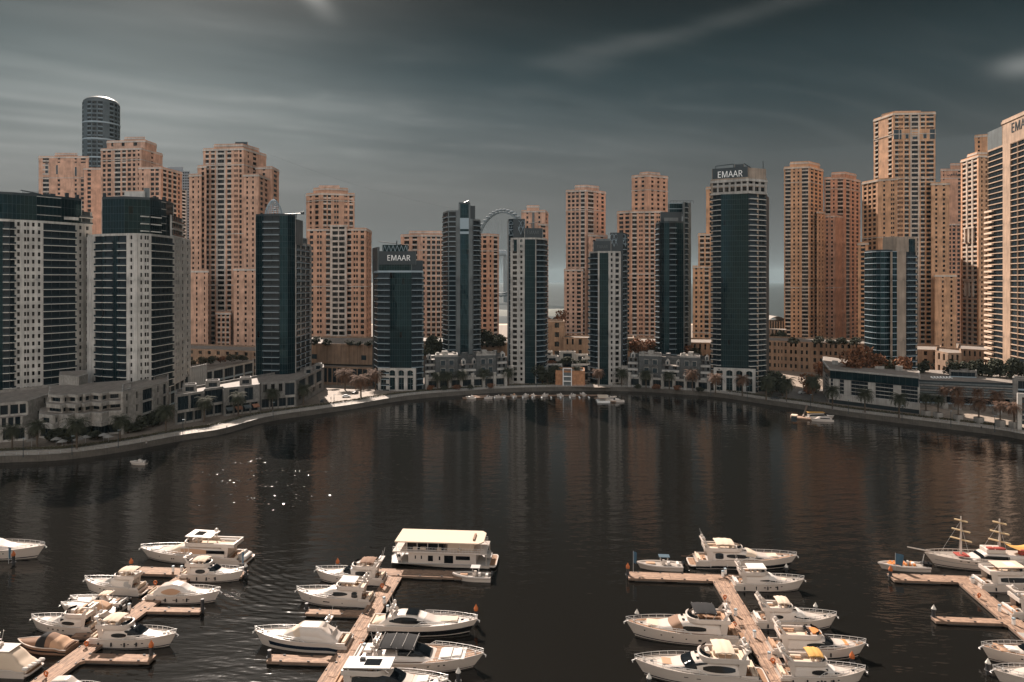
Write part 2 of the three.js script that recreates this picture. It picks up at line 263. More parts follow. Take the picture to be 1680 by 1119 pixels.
{ // round tower top left, distance haze mixed into its colours
  const t = new Tower('round_tower', 'haze tinted blue grey tower with rounded top rising behind the sand towers, far left', 'tower', { wall: std(.12, .155, .175, { map: wearW }), trim: std(.13, .17, .19), panel: phy(.12, .16, .18, { roughness: .2 }) });
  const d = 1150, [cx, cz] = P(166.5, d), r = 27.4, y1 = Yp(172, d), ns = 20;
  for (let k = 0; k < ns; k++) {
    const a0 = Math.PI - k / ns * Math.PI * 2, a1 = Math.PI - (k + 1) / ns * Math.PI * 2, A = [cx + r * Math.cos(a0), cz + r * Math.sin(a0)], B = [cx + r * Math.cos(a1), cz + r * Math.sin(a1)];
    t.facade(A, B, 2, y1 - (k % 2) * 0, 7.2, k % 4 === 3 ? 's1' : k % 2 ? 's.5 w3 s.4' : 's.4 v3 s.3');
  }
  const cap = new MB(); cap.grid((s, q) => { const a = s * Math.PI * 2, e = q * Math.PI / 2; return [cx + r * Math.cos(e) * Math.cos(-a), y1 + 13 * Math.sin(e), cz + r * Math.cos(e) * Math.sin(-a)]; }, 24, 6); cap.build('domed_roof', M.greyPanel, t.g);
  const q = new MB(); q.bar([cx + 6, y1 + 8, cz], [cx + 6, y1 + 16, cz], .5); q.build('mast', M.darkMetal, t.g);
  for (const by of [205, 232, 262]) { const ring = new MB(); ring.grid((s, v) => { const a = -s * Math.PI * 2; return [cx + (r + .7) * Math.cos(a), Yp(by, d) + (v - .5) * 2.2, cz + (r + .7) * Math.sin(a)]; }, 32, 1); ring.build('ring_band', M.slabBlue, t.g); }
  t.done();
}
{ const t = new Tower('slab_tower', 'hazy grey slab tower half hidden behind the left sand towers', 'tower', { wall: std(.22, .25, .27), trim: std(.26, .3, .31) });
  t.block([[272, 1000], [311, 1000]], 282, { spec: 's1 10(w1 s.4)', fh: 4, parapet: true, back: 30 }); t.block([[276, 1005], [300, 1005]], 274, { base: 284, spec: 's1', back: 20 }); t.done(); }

{ // observation wheel
  const d = 2050, [cx, cz] = P(822, d), cy = Yp(415, d), Rr = 122, g = thing('observation_wheel', 'giant pale observation wheel seen between two dark towers', 'ferris wheel', [cx, 0, cz], -.87);
  const rim = new MB(); for (const z of [-3.5, 3.5]) { const tg = new THREE.TorusGeometry(Rr, 2.1, 6, 72); rim.geo(tg, new THREE.Matrix4().makeTranslation(0, cy, z)); }
  for (let k = 0; k < 72; k++) { const a = k / 72 * Math.PI * 2; rim.bar([Rr * Math.cos(a), cy + Rr * Math.sin(a), -3.5], [Rr * Math.cos(a + .09), cy + Rr * Math.sin(a + .09), 3.5], .9, 4); }
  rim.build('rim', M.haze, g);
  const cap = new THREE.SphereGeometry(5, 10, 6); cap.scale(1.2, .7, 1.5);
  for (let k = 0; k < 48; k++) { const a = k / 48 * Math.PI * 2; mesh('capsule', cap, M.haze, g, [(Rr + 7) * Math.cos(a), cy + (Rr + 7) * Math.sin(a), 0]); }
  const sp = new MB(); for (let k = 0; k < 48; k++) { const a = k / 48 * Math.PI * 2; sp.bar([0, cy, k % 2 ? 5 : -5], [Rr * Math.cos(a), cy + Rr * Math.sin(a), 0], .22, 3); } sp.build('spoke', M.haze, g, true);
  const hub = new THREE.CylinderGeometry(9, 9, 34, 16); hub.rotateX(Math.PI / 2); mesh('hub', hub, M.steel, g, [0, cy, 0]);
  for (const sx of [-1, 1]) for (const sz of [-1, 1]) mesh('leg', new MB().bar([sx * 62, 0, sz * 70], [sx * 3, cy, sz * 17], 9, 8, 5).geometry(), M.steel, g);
}

// ------------------------------------------------------------------ the sand coloured back row
function jbr(name, label, k, group, fn) { const t = new Tower(name, label, 'apartment tower', jm(k), group); fn(t); t.done(); return t; }
function tallWindows(t, info, list) { const f = info.fr, dd = list[0][4] * t.ds, lo = Yp(Math.max(...list.map(q => q[3])), dd) - .5, hi = Yp(Math.min(...list.map(q => q[2])), dd) + .5; t.mb('wall').box(f, f.L * .015, f.L * .985, lo, hi, -.2, .34); for (let [a, w, ya, yb, d] of list) { d *= t.ds; const y0 = Yp(ya, d), y1 = Yp(yb, d); t.mb('tall').box(f, a * f.L - w / 2, a * f.L + w / 2, y0, y1, .3, .46); t.mb('trim').box(f, a * f.L - w / 2 - .25, a * f.L - w / 2, y0 - .3, y1 + .3, .2, .66); t.mb('trim').box(f, a * f.L + w / 2, a * f.L + w / 2 + .25, y0 - .3, y1 + .3, .2, .66); } }
const D1 = 640;
jbr('apartment_tower', 'leftmost sand tower with flat stepped cornice beside the hazy round tower', 0, G1, t => {
  const a = t.block([[64, D1], [145, D1]], 258, { spec: 's.6 a1 s1.2 n.7 s2 n.6 s.5 w.8 s.4', fh: 4.1, cornice: true, bands: [292], back: 34 });
  tallWindows(t, a, [[.16, 3.2, 268, 284, D1], [.37, 1.8, 271, 286, D1], [.75, 2, 274, 289, D1], [.93, 2.2, 276, 290, D1]]);
  t.block([[91, D1 + 6], [126, D1 + 6]], 253, { base: 260, spec: 's1', cornice: true, back: 22 });
  t.block([[138, D1 - 8], [172, D1 - 8]], 277, { spec: 's.7 w.8 s3', fh: 4.1, cornice: true, back: 30 });
});
jbr('apartment_tower', 'broad sand tower with stepped crown directly right of the hazy round tower', 1, G1, t => {
  const d = 560, a = t.block([[166, d], [232, d - 6], [266, d + 22]], 246, { spec: ['s.4 w.8 s.4 w1 s.9 a1.5 s.4 v1 s.4 w.9 s.4 w.7 s.4 n.8 s.3', 's2 n.8 s2'], fh: 3.9, cornice: true, bands: [264], back: 30 });
  tallWindows(t, a, [[.09, 2.4, 250, 263, d], [.2, 3, 250, 263, d], [.55, 3, 247, 262, d], [.68, 2.3, 252, 264, d]]);
  t.block([[176, d + 2], [238, d - 2], [256, d + 14]], 233, { base: 247, spec: ['s.5 n.6 s1 n.8 s1 n1 s1', 's1'], fh: 5, cornice: true, back: 26 });
  t.block([[205, d + 4], [237, d + 3]], 227, { base: 236, spec: 's1', cornice: true, back: 18 });
  t.block([[228, d - 14], [264, d - 16], [298, d + 12]], 276, { spec: ['s.6 n.8 s1.6 w.9 s.3 w.9 s.5', 's.5 a1 s.4 a1 s.4 a1 s.4 w.6 s.5'], fh: 3.9, cornice: true, bands: [330], back: 26 });
});
{ const t = new Tower('white_apartment_block', 'slim pale block with white balcony stacks behind the second white tower', 'apartment tower', { wall: M.stoneW, trim: M.white });
  t.block([[296, 820], [306, 830]], 312, { spec: 's.6 a1.4 s.4', fh: 4, parapet: true, back: 14 }); t.done(); }
jbr('apartment_tower', 'tallest sand tower left of centre with grey plant box on its roof', 0, G1, t => {
  const d = 480, shaft = 's.5 v.9 s.5 v1 s.4 p.3 a1.7 p.3 s.4 v1.1 s.6 d1.1 s.3 w.6 s.5';
  const a = t.block([[334, d], [400, d - 4], [436, d + 22]], 246, { spec: [shaft, 's.6 n.6 s.6 w.8 s2'], fh: 3.55, cornice: true, bands: [272, 384, 468], back: 30 });
  tallWindows(t, a, [[.08, 2.2, 252, 271, d], [.25, 3.2, 258, 271, d], [.6, 3.2, 258, 271, d], [.86, 1.7, 253, 272, d], [.97, 1.5, 254, 273, d]]);
  t.block([[352, d + 3], [398, d + 1], [424, d + 18]], 239, { base: 247, spec: ['s1', 's1'], cornice: true, back: 22 });
  const r = t.block([[386, d + 8], [406, d + 8]], 233, { base: 241, spec: 'k1', back: 10 });
  t.block([[325, d - 6], [338, d - 8]], 274, { spec: 's1 w.8 s.5', fh: 3.55, cornice: true, back: 20 });
  t.block([[311, d - 8], [330, d - 10]], 288, { spec: 's.6 n.9 s.7 n.7 s.4', fh: 3.55, cornice: true, bands: [468], back: 26 });
  t.block([[400, d - 12], [424, d - 14], [448, d + 14]], 288, { spec: ['s.5 n.8 s.7 n.8 s1', 's.4 w.8 s.4 w.8 s.4 w.8 s.3'], fh: 3.55, cornice: true, bands: [440], back: 20 });
  t.block([[420, d + 8], [446, d + 6], [457, d + 22]], 276, { spec: ['s1 n.8 s1', 's.4 w1 s.4'], fh: 3.55, cornice: true, back: 18 });
  t.block([[313, d - 22], [341, d - 22]], 445, { spec: 's1.2 n.7 s1.4 n.5 s.6', fh: 3.55, cornice: true, bands: [570], back: 20 });
  t.block([[384, d - 24], [420, d - 26]], 442, { spec: 's.5 n.7 s.9 n.8 s.8 n.6 s.4', fh: 3.55, cornice: true, bands: [568], back: 20 });
  t.block([[355, d - 12], [378, d - 12]], 514, { spec: 's.4 v1 s.5 v1 s.5 v1 s.4', fh: 3.55, cornice: true, back: 12 });
});
jbr('apartment_tower', 'sand tower with set back upper shaft right of the domed glass tower', 2, G1, t => {
  const d = 470, lo = 's.4 w.7 s.6 d1.2 s.7 v.9 p.4 a1.1 p.2 a1.1 p.4 v.9 s.3 d1.1 s.4 w.7 s.3';
  t.block([[505, d], [600, d - 4], [609, d + 26]], 377, { spec: [lo, 's.5 w.7 s.6 w.7 s.4'], fh: 3.85, cornice: true, bands: [470], back: 26 });
  t.block([[542, d - 4], [569, d - 5]], 370, { spec: 'p.4 a1.1 p.2 a1.1 p.4', fh: 3.85, cornice: true, bands: [470], back: 20 });
  const a = t.block([[503, d + 10], [527, d + 2], [581, d + 8]], 320, { spec: ['s.5 n.8 s.5 w.8 s.5', 's.5 v.8 s.3 v.8 s.6 d1.4 s1.2 d.9 s.4 v.9 s.3'], fh: 3.85, cornice: true, bands: [331], back: 26 });
  tallWindows(t, a, [[.1, 1, 322, 330, d]]);
  t.block([[515, d + 12], [535, d + 7], [570, d + 12]], 311, { base: 322, spec: 's1', cornice: true, back: 16 });
  t.block([[524, d + 14], [556, d + 14]], 307, { base: 314, spec: 's1', cornice: true, back: 12 });
  t.block([[598, d + 24], [608, d + 24]], 398, { spec: 's.5 w1 s.5', cornice: true, back: 22 });
});
jbr('apartment_tower', 'low sand tower peeping out between squat EMAAR tower and stepped dark tower', 1, G1, t => {
  const d = 540; t.block([[658, d], [690, d - 6], [732, d - 4]], 387, { spec: ['s.5 v.8 s.5 v.8 s.5', 's.4 n.9 s.4 v.9 s.4 v.9 s.4 v.9 s.3 v.9 s.4'], fh: 4, cornice: true, bands: [411, 468], back: 26 });
  t.block([[672, d], [724, d]], 381, { base: 388, spec: 's1', cornice: true, back: 18 });
});
jbr('apartment_tower', 'narrow sand tower under the left arc of the observation wheel', 2, G1, t => {
  const d = 540; t.block([[782, d], [800, d - 4], [818, d + 4]], 386, { spec: ['s.4 w1 s.4 w1 s.3', 's.4 n1 s.5 a1.3 s.4'], fh: 3.9, cornice: true, bands: [412, 466], back: 22 });
});
jbr('apartment_tower', 'narrow sand tower hidden behind the dark lattice tower right of the wheel', 0, G1, t => {
  const d = 560; t.block([[856, d], [894, d - 2], [899, d + 20]], 347, { spec: ['s1 n.8 s.8 r.6 s.8 n.8 s1', 's.4 w1 s.4'], fh: 4, cornice: true, back: 22 });
  t.block([[865, d + 3], [884, d + 3]], 339, { base: 350, spec: 's1', cornice: true, back: 14 });
  t.block([[884, d - 10], [898, d - 6]], 368, { spec: 's.4 w1 s.4', fh: 4, cornice: true, back: 18 });
});
jbr('apartment_tower', 'slim sand tower with sea beside it right of the centre gap', 1, G1, t => {
  const d = 560; const a = t.block([[929, d + 4], [962, d - 2], [993, d + 14]], 314, { spec: ['s.4 w.7 s.35 w.7 s.35 w.7 s.5 a1 s.4', 's.3 a1.2 s.5 n.6 s.5 w.6 s.3'], fh: 3.55, cornice: true, bands: [345, 455], back: 26 });
  t.block([[944, d + 6], [962, d + 4], [982, d + 12]], 306, { base: 316, spec: 's1', cornice: true, back: 14 });
  t.block([[926, d - 4], [956, d - 8]], 443, { spec: 's.4 n.8 s.4 n.8 s.4 w.9 s.4', fh: 3.55, cornice: true, bands: [545], back: 20 });
  t.block([[966, d - 8], [996, d + 2]], 386, { spec: 's.4 n.8 s.4 n.8 s.4', fh: 3.55, cornice: true, back: 16 });
});
jbr('apartment_tower', 'sand tower with narrow square upper shaft behind the two small dark towers', 2, G1, t => {
  const d = 530; t.block([[1013, d + 6], [1035, d], [1086, d - 2], [1104, d + 20]], 349, { spec: ['s.4 w.9 s.4 w.9 s.3', 's.3 a1 s.4 d1 s.4 v.8 s.4 v.8 s.4 d1 s.3', 's.4 w.8 s.4 w.8'], fh: 3.5, cornice: true, bands: [450, 548], back: 24 });
  t.block([[1037, d + 6], [1062, d], [1095, d + 10]], 290, { spec: ['s.4 n.9 s.4 n.9 s.4', 's.6 n.8 s.4 n.8 s.4 n.8 s.3'], fh: 3.5, cornice: true, bands: [313], back: 24 });
  t.block([[1050, d + 8], [1064, d + 5], [1082, d + 10]], 285, { base: 292, spec: 's1', cornice: true, back: 14 });
});
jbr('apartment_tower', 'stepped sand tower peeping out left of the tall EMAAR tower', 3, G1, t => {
  const d = 540; t.block([[1159, d + 4], [1182, d]], 309, { spec: 's.5 w.8 s.9', fh: 3.8, cornice: true, back: 22 });
  t.block([[1146, d], [1178, d - 3]], 385, { spec: 's.3 v.9 s.3 v.9 s.3 w.8 s.6', fh: 3.8, cornice: true, back: 22 });
  t.block([[1137, d - 6], [1165, d - 8]], 438, { spec: 's.3 n.8 s.3 n.8 s.3 v.9 s.3', fh: 3.8, cornice: true, bands: [545], back: 20 });
});
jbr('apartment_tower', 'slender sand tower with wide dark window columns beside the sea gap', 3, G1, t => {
  const d = 520; const a = t.block([[1287, d + 2], [1328, d - 4], [1350, d + 14]], 276, { spec: ['s.2 a1.4 s.5 n.7 s.4 n.7 s.5 a1.6 s.3', 's.3 w.8 s.4 w.8 s.4 w.7 s.5'], fh: 3.05, cornice: true, bands: [300, 472], back: 24 });
  t.block([[1297, d + 4], [1326, d], [1344, d + 12]], 268, { base: 278, spec: 's1', cornice: true, back: 14 });
  t.block([[1341, d - 2], [1353, d + 4]], 348, { spec: 's.4 n.8 s.4 n.8 s.3', fh: 3.05, cornice: true, back: 14 });
});
jbr('apartment_tower', 'sand tower with low left wing standing behind the slender one', 2, G1, t => {
  const d = 545; t.block([[1353, d], [1385, d - 3], [1411, d + 16]], 293, { spec: ['s.2 a1.3 s.5 n.7 s.6 a1.4 s.3', 's.4 a.9 s.5 w.6 s.5 w.6 s.4'], fh: 3.2, cornice: true, bands: [310], back: 24 });
  t.block([[1365, d + 3], [1386, d], [1404, d + 12]], 285, { base: 295, spec: 's1', cornice: true, back: 14 });
  t.block([[1352, d - 10], [1370, d - 12], [1382, d - 4]], 355, { spec: ['s.4 n.8 s.5 n.8 s.4', 's2'], fh: 3.2, cornice: true, bands: [472], back: 18 });
});
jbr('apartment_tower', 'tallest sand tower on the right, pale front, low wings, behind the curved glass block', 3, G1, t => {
  const d = 470, front = 's.3 v.9 d1 s.3 v1 s.3 p.3 a1.5 p.3 s.3 v1 s.3 w.7 v1 s.3';
  t.block([[1434, d + 20], [1466, d], [1534, d - 2]], 198, { spec: ['s.3 a.8 s2.2 a.8 s.3', front], fh: 3.2, cornice: true, bands: [230, 300], back: 28 });
  const a = t.block([[1447, d + 12], [1468, d + 3], [1510, d + 2]], 190, { base: 200, spec: ['s1', 's.4 n1 s2'], cornice: true, back: 20 });
  tallWindows(t, { fr: frame(P(1466, d * DS), P(1534, (d - 2) * DS)) }, [[.06, 4, 213, 229, d], [.16, 1.6, 213, 229, d], [.32, 2.4, 219, 228, d], [.51, 4, 222, 229, d], [.75, 2.6, 219, 228, d], [.93, 4, 213, 229, d]]);
  t.block([[1415, d + 14], [1441, d - 2], [1472, d - 8]], 301, { spec: ['s.3 w.8 s.3 w.8 s.3 w.8 s.5', 's.9 n.7 s1 d.9 s.5'], fh: 3.2, cornice: true, bands: [392], back: 26 });
  t.block([[1528, d - 6], [1557, d - 8]], 302, { spec: 's.5 n.6 s.6 n.7 s.5', fh: 3.2, cornice: true, back: 26 });
  t.block([[1534, d - 26], [1568, d - 26]], 452, { spec: 's1.2 n.6 s1 n.7 s.5', fh: 3.2, cornice: true, bands: [572], back: 20 });
  t.block([[1408, d - 4], [1424, d - 8]], 400, { spec: 's.5 w.9 s.5', fh: 3.2, cornice: true, back: 18 });
});
{ const t = new Tower('hotel', 'sand coloured hotel block with dark Arabic lettering below its cornice', 'hotel', jm(2));
  const d = 600; const a = t.block([[1544, d], [1580, d - 2]], 279, { spec: 's.3 n.4 s2.6 w.7 s.3', fh: 3.6, cornice: true, bands: [293], back: 24 });
  t.block([[1560, d + 4], [1584, d + 3]], 270, { base: 282, spec: 's1', cornice: true, back: 16 });
  t.block([[1552, d - 10], [1578, d - 11]], 368, { spec: 's.5 w.6 s.3 w.6 s.4 w.6 s.4', fh: 3.6, cornice: true, back: 18 });
  t.done();
  // script of the sign, drawn as thick strokes: hilton-like Arabic word read from right to left
  const f = frame(P(1552, d * DS), P(1580, (d - 2) * DS)), y = Yp(287.5, d * DS), s = new MB(), st = (pts, r = .38) => s.path(pts.map(([a, b]) => at3(f, f.L * a, y + b * 2, .8)), r, 4);
  st([[.97, .1], [.9, .5], [.86, 0], [.78, 0], [.74, .35], [.72, 0]]); st([[.72, 0], [.6, 0]]); st([[.6, 0], [.58, 1.3]]); st([[.58, 0], [.46, 0], [.44, .5]]); st([[.44, 0], [.34, 0], [.31, .45], [.27, .1], [.29, -.4], [.22, -.6]]); st([[.2, .35], [.16, -.3], [.09, -.35], [.03, .3]]);
  for (const [a, b] of [[.66, -.55], [.62, -.55], [.46, .95], [.42, .95], [.11, .5]]) st([[a, b], [a + .012, b]], .42);
  const lt = s.build('sign_letters', M.darkMetal, t.g); lt.userData.label = 'dark Arabic sign letters';
}
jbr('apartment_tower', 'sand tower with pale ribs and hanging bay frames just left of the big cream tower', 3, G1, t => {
  const d = 490; t.block([[1577, d + 6], [1606, d - 16], [1622, d - 14]], 265, { spec: ['s.3 v.8 p.3 v.8 p.3 v.8 s.3', 's.4 n.8 s.4 n.8 s.3'], fh: 3.3, cornice: true, bands: [], back: 26 });
  t.block([[1600, d + 2], [1624, d - 2]], 224, { spec: 's.3 n.5 s1.4', fh: 3.3, cornice: true, back: 24 });
  t.block([[1588, d + 4], [1604, d - 8], [1622, d - 8]], 256, { base: 268, spec: 's1', cornice: true, back: 20 });
  const f = frame(P(1577, (d + 6) * DS), P(1606, (d - 16) * DS)); for (const [yy, yb] of [[376, 398], [462, 486]]) for (const a of [.3, .52, .74]) { t.mb('trim').box(f, f.L * a - .8, f.L * a + .8, Yp(yb, d * DS), Yp(yy, d * DS), .3, 1.6); } for (const yy of [376, 462]) t.mb('trim').box(f, f.L * .22, f.L * .82, Yp(yy, d * DS), Yp(yy, d * DS) + 1.4, .3, 1.7);
});
{ // big cream tower with the sign, right edge
  const t = new Tower('cream_tower', 'big cream tower cut by the right edge with dark EMAAR sign and long window bands', 'apartment tower', { wall: std(.62, .42, .29, { map: wearW }), trim: std(.7, .5, .36, { map: wearW }), slab: std(.66, .5, .38) });
  const A = [1621, 434], B = [1646, 415], C = [1657, 407], D = [1702, 378];
  const a = t.block([A, B, C, D], 236, { ref: 407, spec: ['x1', 's1', 's.15 x1.3 s.05 x1.3 s.1 x2'], fh: 3.45, back: 30, parapet: true });
  t.block([[1621, 434.5], [1646, 415.5]], 206, { base: 237, ref: 415, spec: 'r1', back: 18 });
  const top = t.block([[1645, 416], [1657, 407.6], [1702, 378.6]], 196, { base: 237, ref: 407, spec: 's1', back: 26, cornice: true });
  const pw = [P(1620.5, 435), P(1645, 416)], f = frame(pw[0], pw[1]);
  for (let k = 0; k < 32; k++) { const y = 4 + k * 3.45 ; if (y < a.y1 - 14) new MB().box(f, -1.6, f.L * .45, y, y + 1.1, .35, 1.5).build('balcony', t.mats.slab, t.g); }
  t.done(); const s = letters(t.g, 'EMAAR', P(1658, 407), P(1699, 380.6), Yp(219, 407), 5.6, M.darkMetal); s.userData.label = 'dark EMAAR sign letters';
}

// ------------------------------------------------------------------ the dark front row
const G2 = 'dark glass towers of the waterfront row';
{ // two white and glass towers on the left
  const t = new Tower('white_tower', 'white and glass balcony tower cut by the left edge', 'apartment tower', whiteMats);
  t.block([[-34, 314], [16, 319], [24, 321], [71, 328], [125, 341], [150, 352]], 366, { ref: 328, y0: 14, spec: ['s.4 c2 g1 c1', 'b1', 's.3 n.8 s.5 d1.2 s.25 n.8 s.3 n.8 s.4', 'c1', 's.3 n.8 s.4 n.8 s.4'], fh: 3.62, parapet: true, back: 26 });
  const p = t.block([[-34, 318], [20, 324], [60, 331], [100, 340], [133, 350]], 322, { ref: 331, h: undefined, base: 367, spec: ['g1', 'g1', 'h1', 'g1'], fh: 4, parapet: 'dark', roofKey: 'dark', back: 20 });
  t.block([[40, 330], [128, 346]], 352, { ref: 331, base: 357, spec: 's1', back: 2 });
  t.block([[128, 349], [150, 356]], 346, { ref: 349, base: 367, spec: 'b1', fh: 4, back: 12 });
  t.roofBoxes(p, [[.02, .18, 0, 2.4, 3, 9], [.3, .45, 0, 1.6, 4, 8], [.48, .6, .2, 2.2, 2, 7], [.7, .75, 0, 2.8, 3, 6], [.84, .87, 0, 3.5, 0, 2], [.95, .98, 0, 3, 0, 2]]);
  const rails = new MB(); for (let k = 0; k < 14; k++) rails.bar(at3(p.fr, p.fr.L * (.42 + k * .012), p.y1 + .5, -3), at3(p.fr, p.fr.L * (.42 + k * .012), p.y1 + 3.2, -3), .1, 4); rails.bar(at3(p.fr, p.fr.L * .4, p.y1 + 3.2, -3), at3(p.fr, p.fr.L * .6, p.y1 + 2, -3), .25, 4); rails.build('roof_railing', M.darkMetal, t.g);
  t.done();
}
{ const t = new Tower('white_tower', 'white tower with dark glass crown and black balcony bays, second from left', 'apartment tower', whiteMats);
  t.block([[144, 341], [156, 336], [168, 333], [208, 328.5], [226, 328], [248, 332], [284, 352], [312, 385]], 386.5, { ref: 329, y0: 14, spec: ['p1 s.6', 'c1', 'h.25 c1 g.55 c1', 's.6 n.7 s.9', 's.4 n.6 s.3 d1.1 s.4', 'c1', 's.3 d.9 s.3 n.7 s.35 n.7 s.2'], fh: 3.62, parapet: true, back: 20 });
  const p = t.block([[168, 335], [204, 332], [246, 337], [272, 350], [284, 362]], 326, { ref: 333, base: 387, spec: ['g1', 'g1', 'g.7 h.3', 'g1'], fh: 4, parapet: 'dark', roofKey: 'dark', back: 18 });
  const fr = frame(P(230, 334), P(262, 344)); for (const yy of [356, 368, 380]) new MB().box(fr, 0, fr.L, Yp(yy, 335), Yp(yy, 335) + .5, .1, 1.6).build('balcony_slab', M.slab, t.g);
  t.block([[280, 354], [299, 376]], 354, { ref: 360, base: 388, spec: 'b1', fh: 4, back: 8 });
  t.block([[205, 345], [237, 345]], 314, { ref: 345, base: 327, spec: 's1', roofKey: 'roof', back: 10 });
  t.block([[237, 346], [245, 346]], 308, { ref: 345, base: 327, spec: 'r1', back: 6 });
  t.roofBoxes(p, [[.02, .05, 0, 3, 0, 1.5], [.72, .75, 0, 4, 0, 2], [.86, .89, 0, 4, 0, 2], [.16, .2, 0, 2, 4, 6]]);
  t.done();
}
{ // domed glass tower
  const t = new Tower('glass_tower', 'glass tower with open lattice dome on its roof beside the left bend', 'apartment tower', { ...tealMats, panel: M.panelBlue }, G2);
  const m = t.block([[420, 386], [432, 384], [459, 383], [472, 384], [484, 389]], 354, { ref: 384, y0: 14, spec: ['g1', 'b1', 'g1', 'g1'], fh: 3.56, pw: 1.5, parapet: 'dark', roofKey: 'dark', back: 22 });
  t.block([[484, 390], [510, 424]], 400, { ref: 392, y0: 14, spec: 's.2 c1 s.15 c1 s.15 c1 s.3', fh: 3.56, parapet: true, back: 16 });
  t.block([[473, 385.5], [484, 389.5], [496, 402]], 358, { ref: 385, base: 400, spec: ['r1', 'r1'], back: 12 });
  t.block([[484, 392], [503, 414]], 388, { ref: 392, base: 401, spec: 'h1', fh: 3.5, back: 10 });
  const up = new MB(); for (const yy of [388, 436, 487, 520, 560]) up.box(m.fr, 0, m.fr.L * .98, Yp(yy, 384) - .2, Yp(yy, 384) + .2, -.2, .7); t.done(); 
  const d = 395, [cx, cz] = P(449, d), y0 = Yp(356, d), r = 4.9, hh = 10.4, prof = q => r * Math.pow(Math.cos(q * Math.PI / 2), .62), dm = new MB();
  for (let k = 0; k < 20; k++) { const a = k / 20 * Math.PI * 2; let last; for (let s = 0; s <= 10; s++) { const q = s / 10, p = [cx + prof(q) * Math.cos(a), y0 + hh * q, cz + prof(q) * Math.sin(a)]; if (last) dm.bar(last, p, .14, 4); last = p; } }
  for (let s = 0; s < 10; s++) for (let k = 0; k < 20; k++) { const q = s / 10, a = k / 20 * Math.PI * 2, b = (k + 1) / 20 * Math.PI * 2; dm.bar([cx + prof(q) * Math.cos(a), y0 + hh * q, cz + prof(q) * Math.sin(a)], [cx + prof(q) * Math.cos(b), y0 + hh * q, cz + prof(q) * Math.sin(b)], .1, 4); }
  dm.bar([cx, y0 + hh, cz], [cx, y0 + hh + 1.5, cz], .12, 4); dm.build('lattice_dome', M.slabBlue, t.g);
  const j = new MB(); const q = P(483, 392), yj = Yp(353, 392); j.bar([q[0] - 6, yj + .6, q[1]], [q[0] + 5, yj + 1, q[1]], .22, 4); j.bar([q[0] + 1, yj - 2, q[1]], [q[0] + 1, yj + 1, q[1]], .3, 4); j.build('roof_crane', M.darkMetal, t.g); mesh('crane_counterweight', new RoundedBoxGeometry(1.8, 1.4, 1.4, 1, .1), M.darkMetal, t.g, [q[0] + 4.6, yj + 1.1, q[1]]);
}
function arcade(t, A, B, y0, y1, n, mat) {                // stone base with arched openings, two openings high
  const f = frame(A, B), out = new THREE.Shape([[0, 0], [f.L, 0], [f.L, y1 - y0], [0, y1 - y0]].map(q => new THREE.Vector2(...q))), hh = y1 - y0, w = f.L / (n + .25);
  for (let k = 0; k < n; k++) { const a = w * .3 + k * w, b = a + w * .62; for (const [u, v, arc] of [[.04, .58, 0], [.66, .9, 1]]) { const hp = new THREE.Path(); hp.moveTo(a, hh * u); hp.lineTo(b, hh * u); hp.lineTo(b, hh * v - (arc ? w * .12 : 0)); if (arc) hp.quadraticCurveTo((a + b) / 2, hh * v + w * .16, a, hh * v - w * .12); else hp.lineTo(a, hh * v); hp.lineTo(a, hh * u); out.holes.push(hp); } }
  const g = new THREE.ExtrudeGeometry(out, { depth: 1.1, bevelEnabled: false, curveSegments: 6 }), m = new THREE.Matrix4().makeBasis(new THREE.Vector3(f.u[0], 0, f.u[1]), new THREE.Vector3(0, 1, 0), new THREE.Vector3(f.n[0], 0, f.n[1])); m.setPosition(...at3(f, 0, y0, .15)); g.applyMatrix4(m); mesh('arcade', g, mat, t.g);
  const win = new MB(); win.quad(at3(f, 0, y0, .1), at3(f, f.L, y0, .1), at3(f, f.L, y1, .1), at3(f, 0, y1, .1)); win.build('arcade_glass', M.panel, t.g);
  const bars = new MB(); for (let k = 0; k < n; k++) { const a = w * .3 + k * w; bars.box(f, a + w * .28, a + w * .34, y0, y1 - 1, .15, .4); bars.box(f, a, a + w * .62, y0 + hh * .3, y0 + hh * .33, .15, .42); } bars.build('arcade_mullion', M.mullion, t.g, true);
}
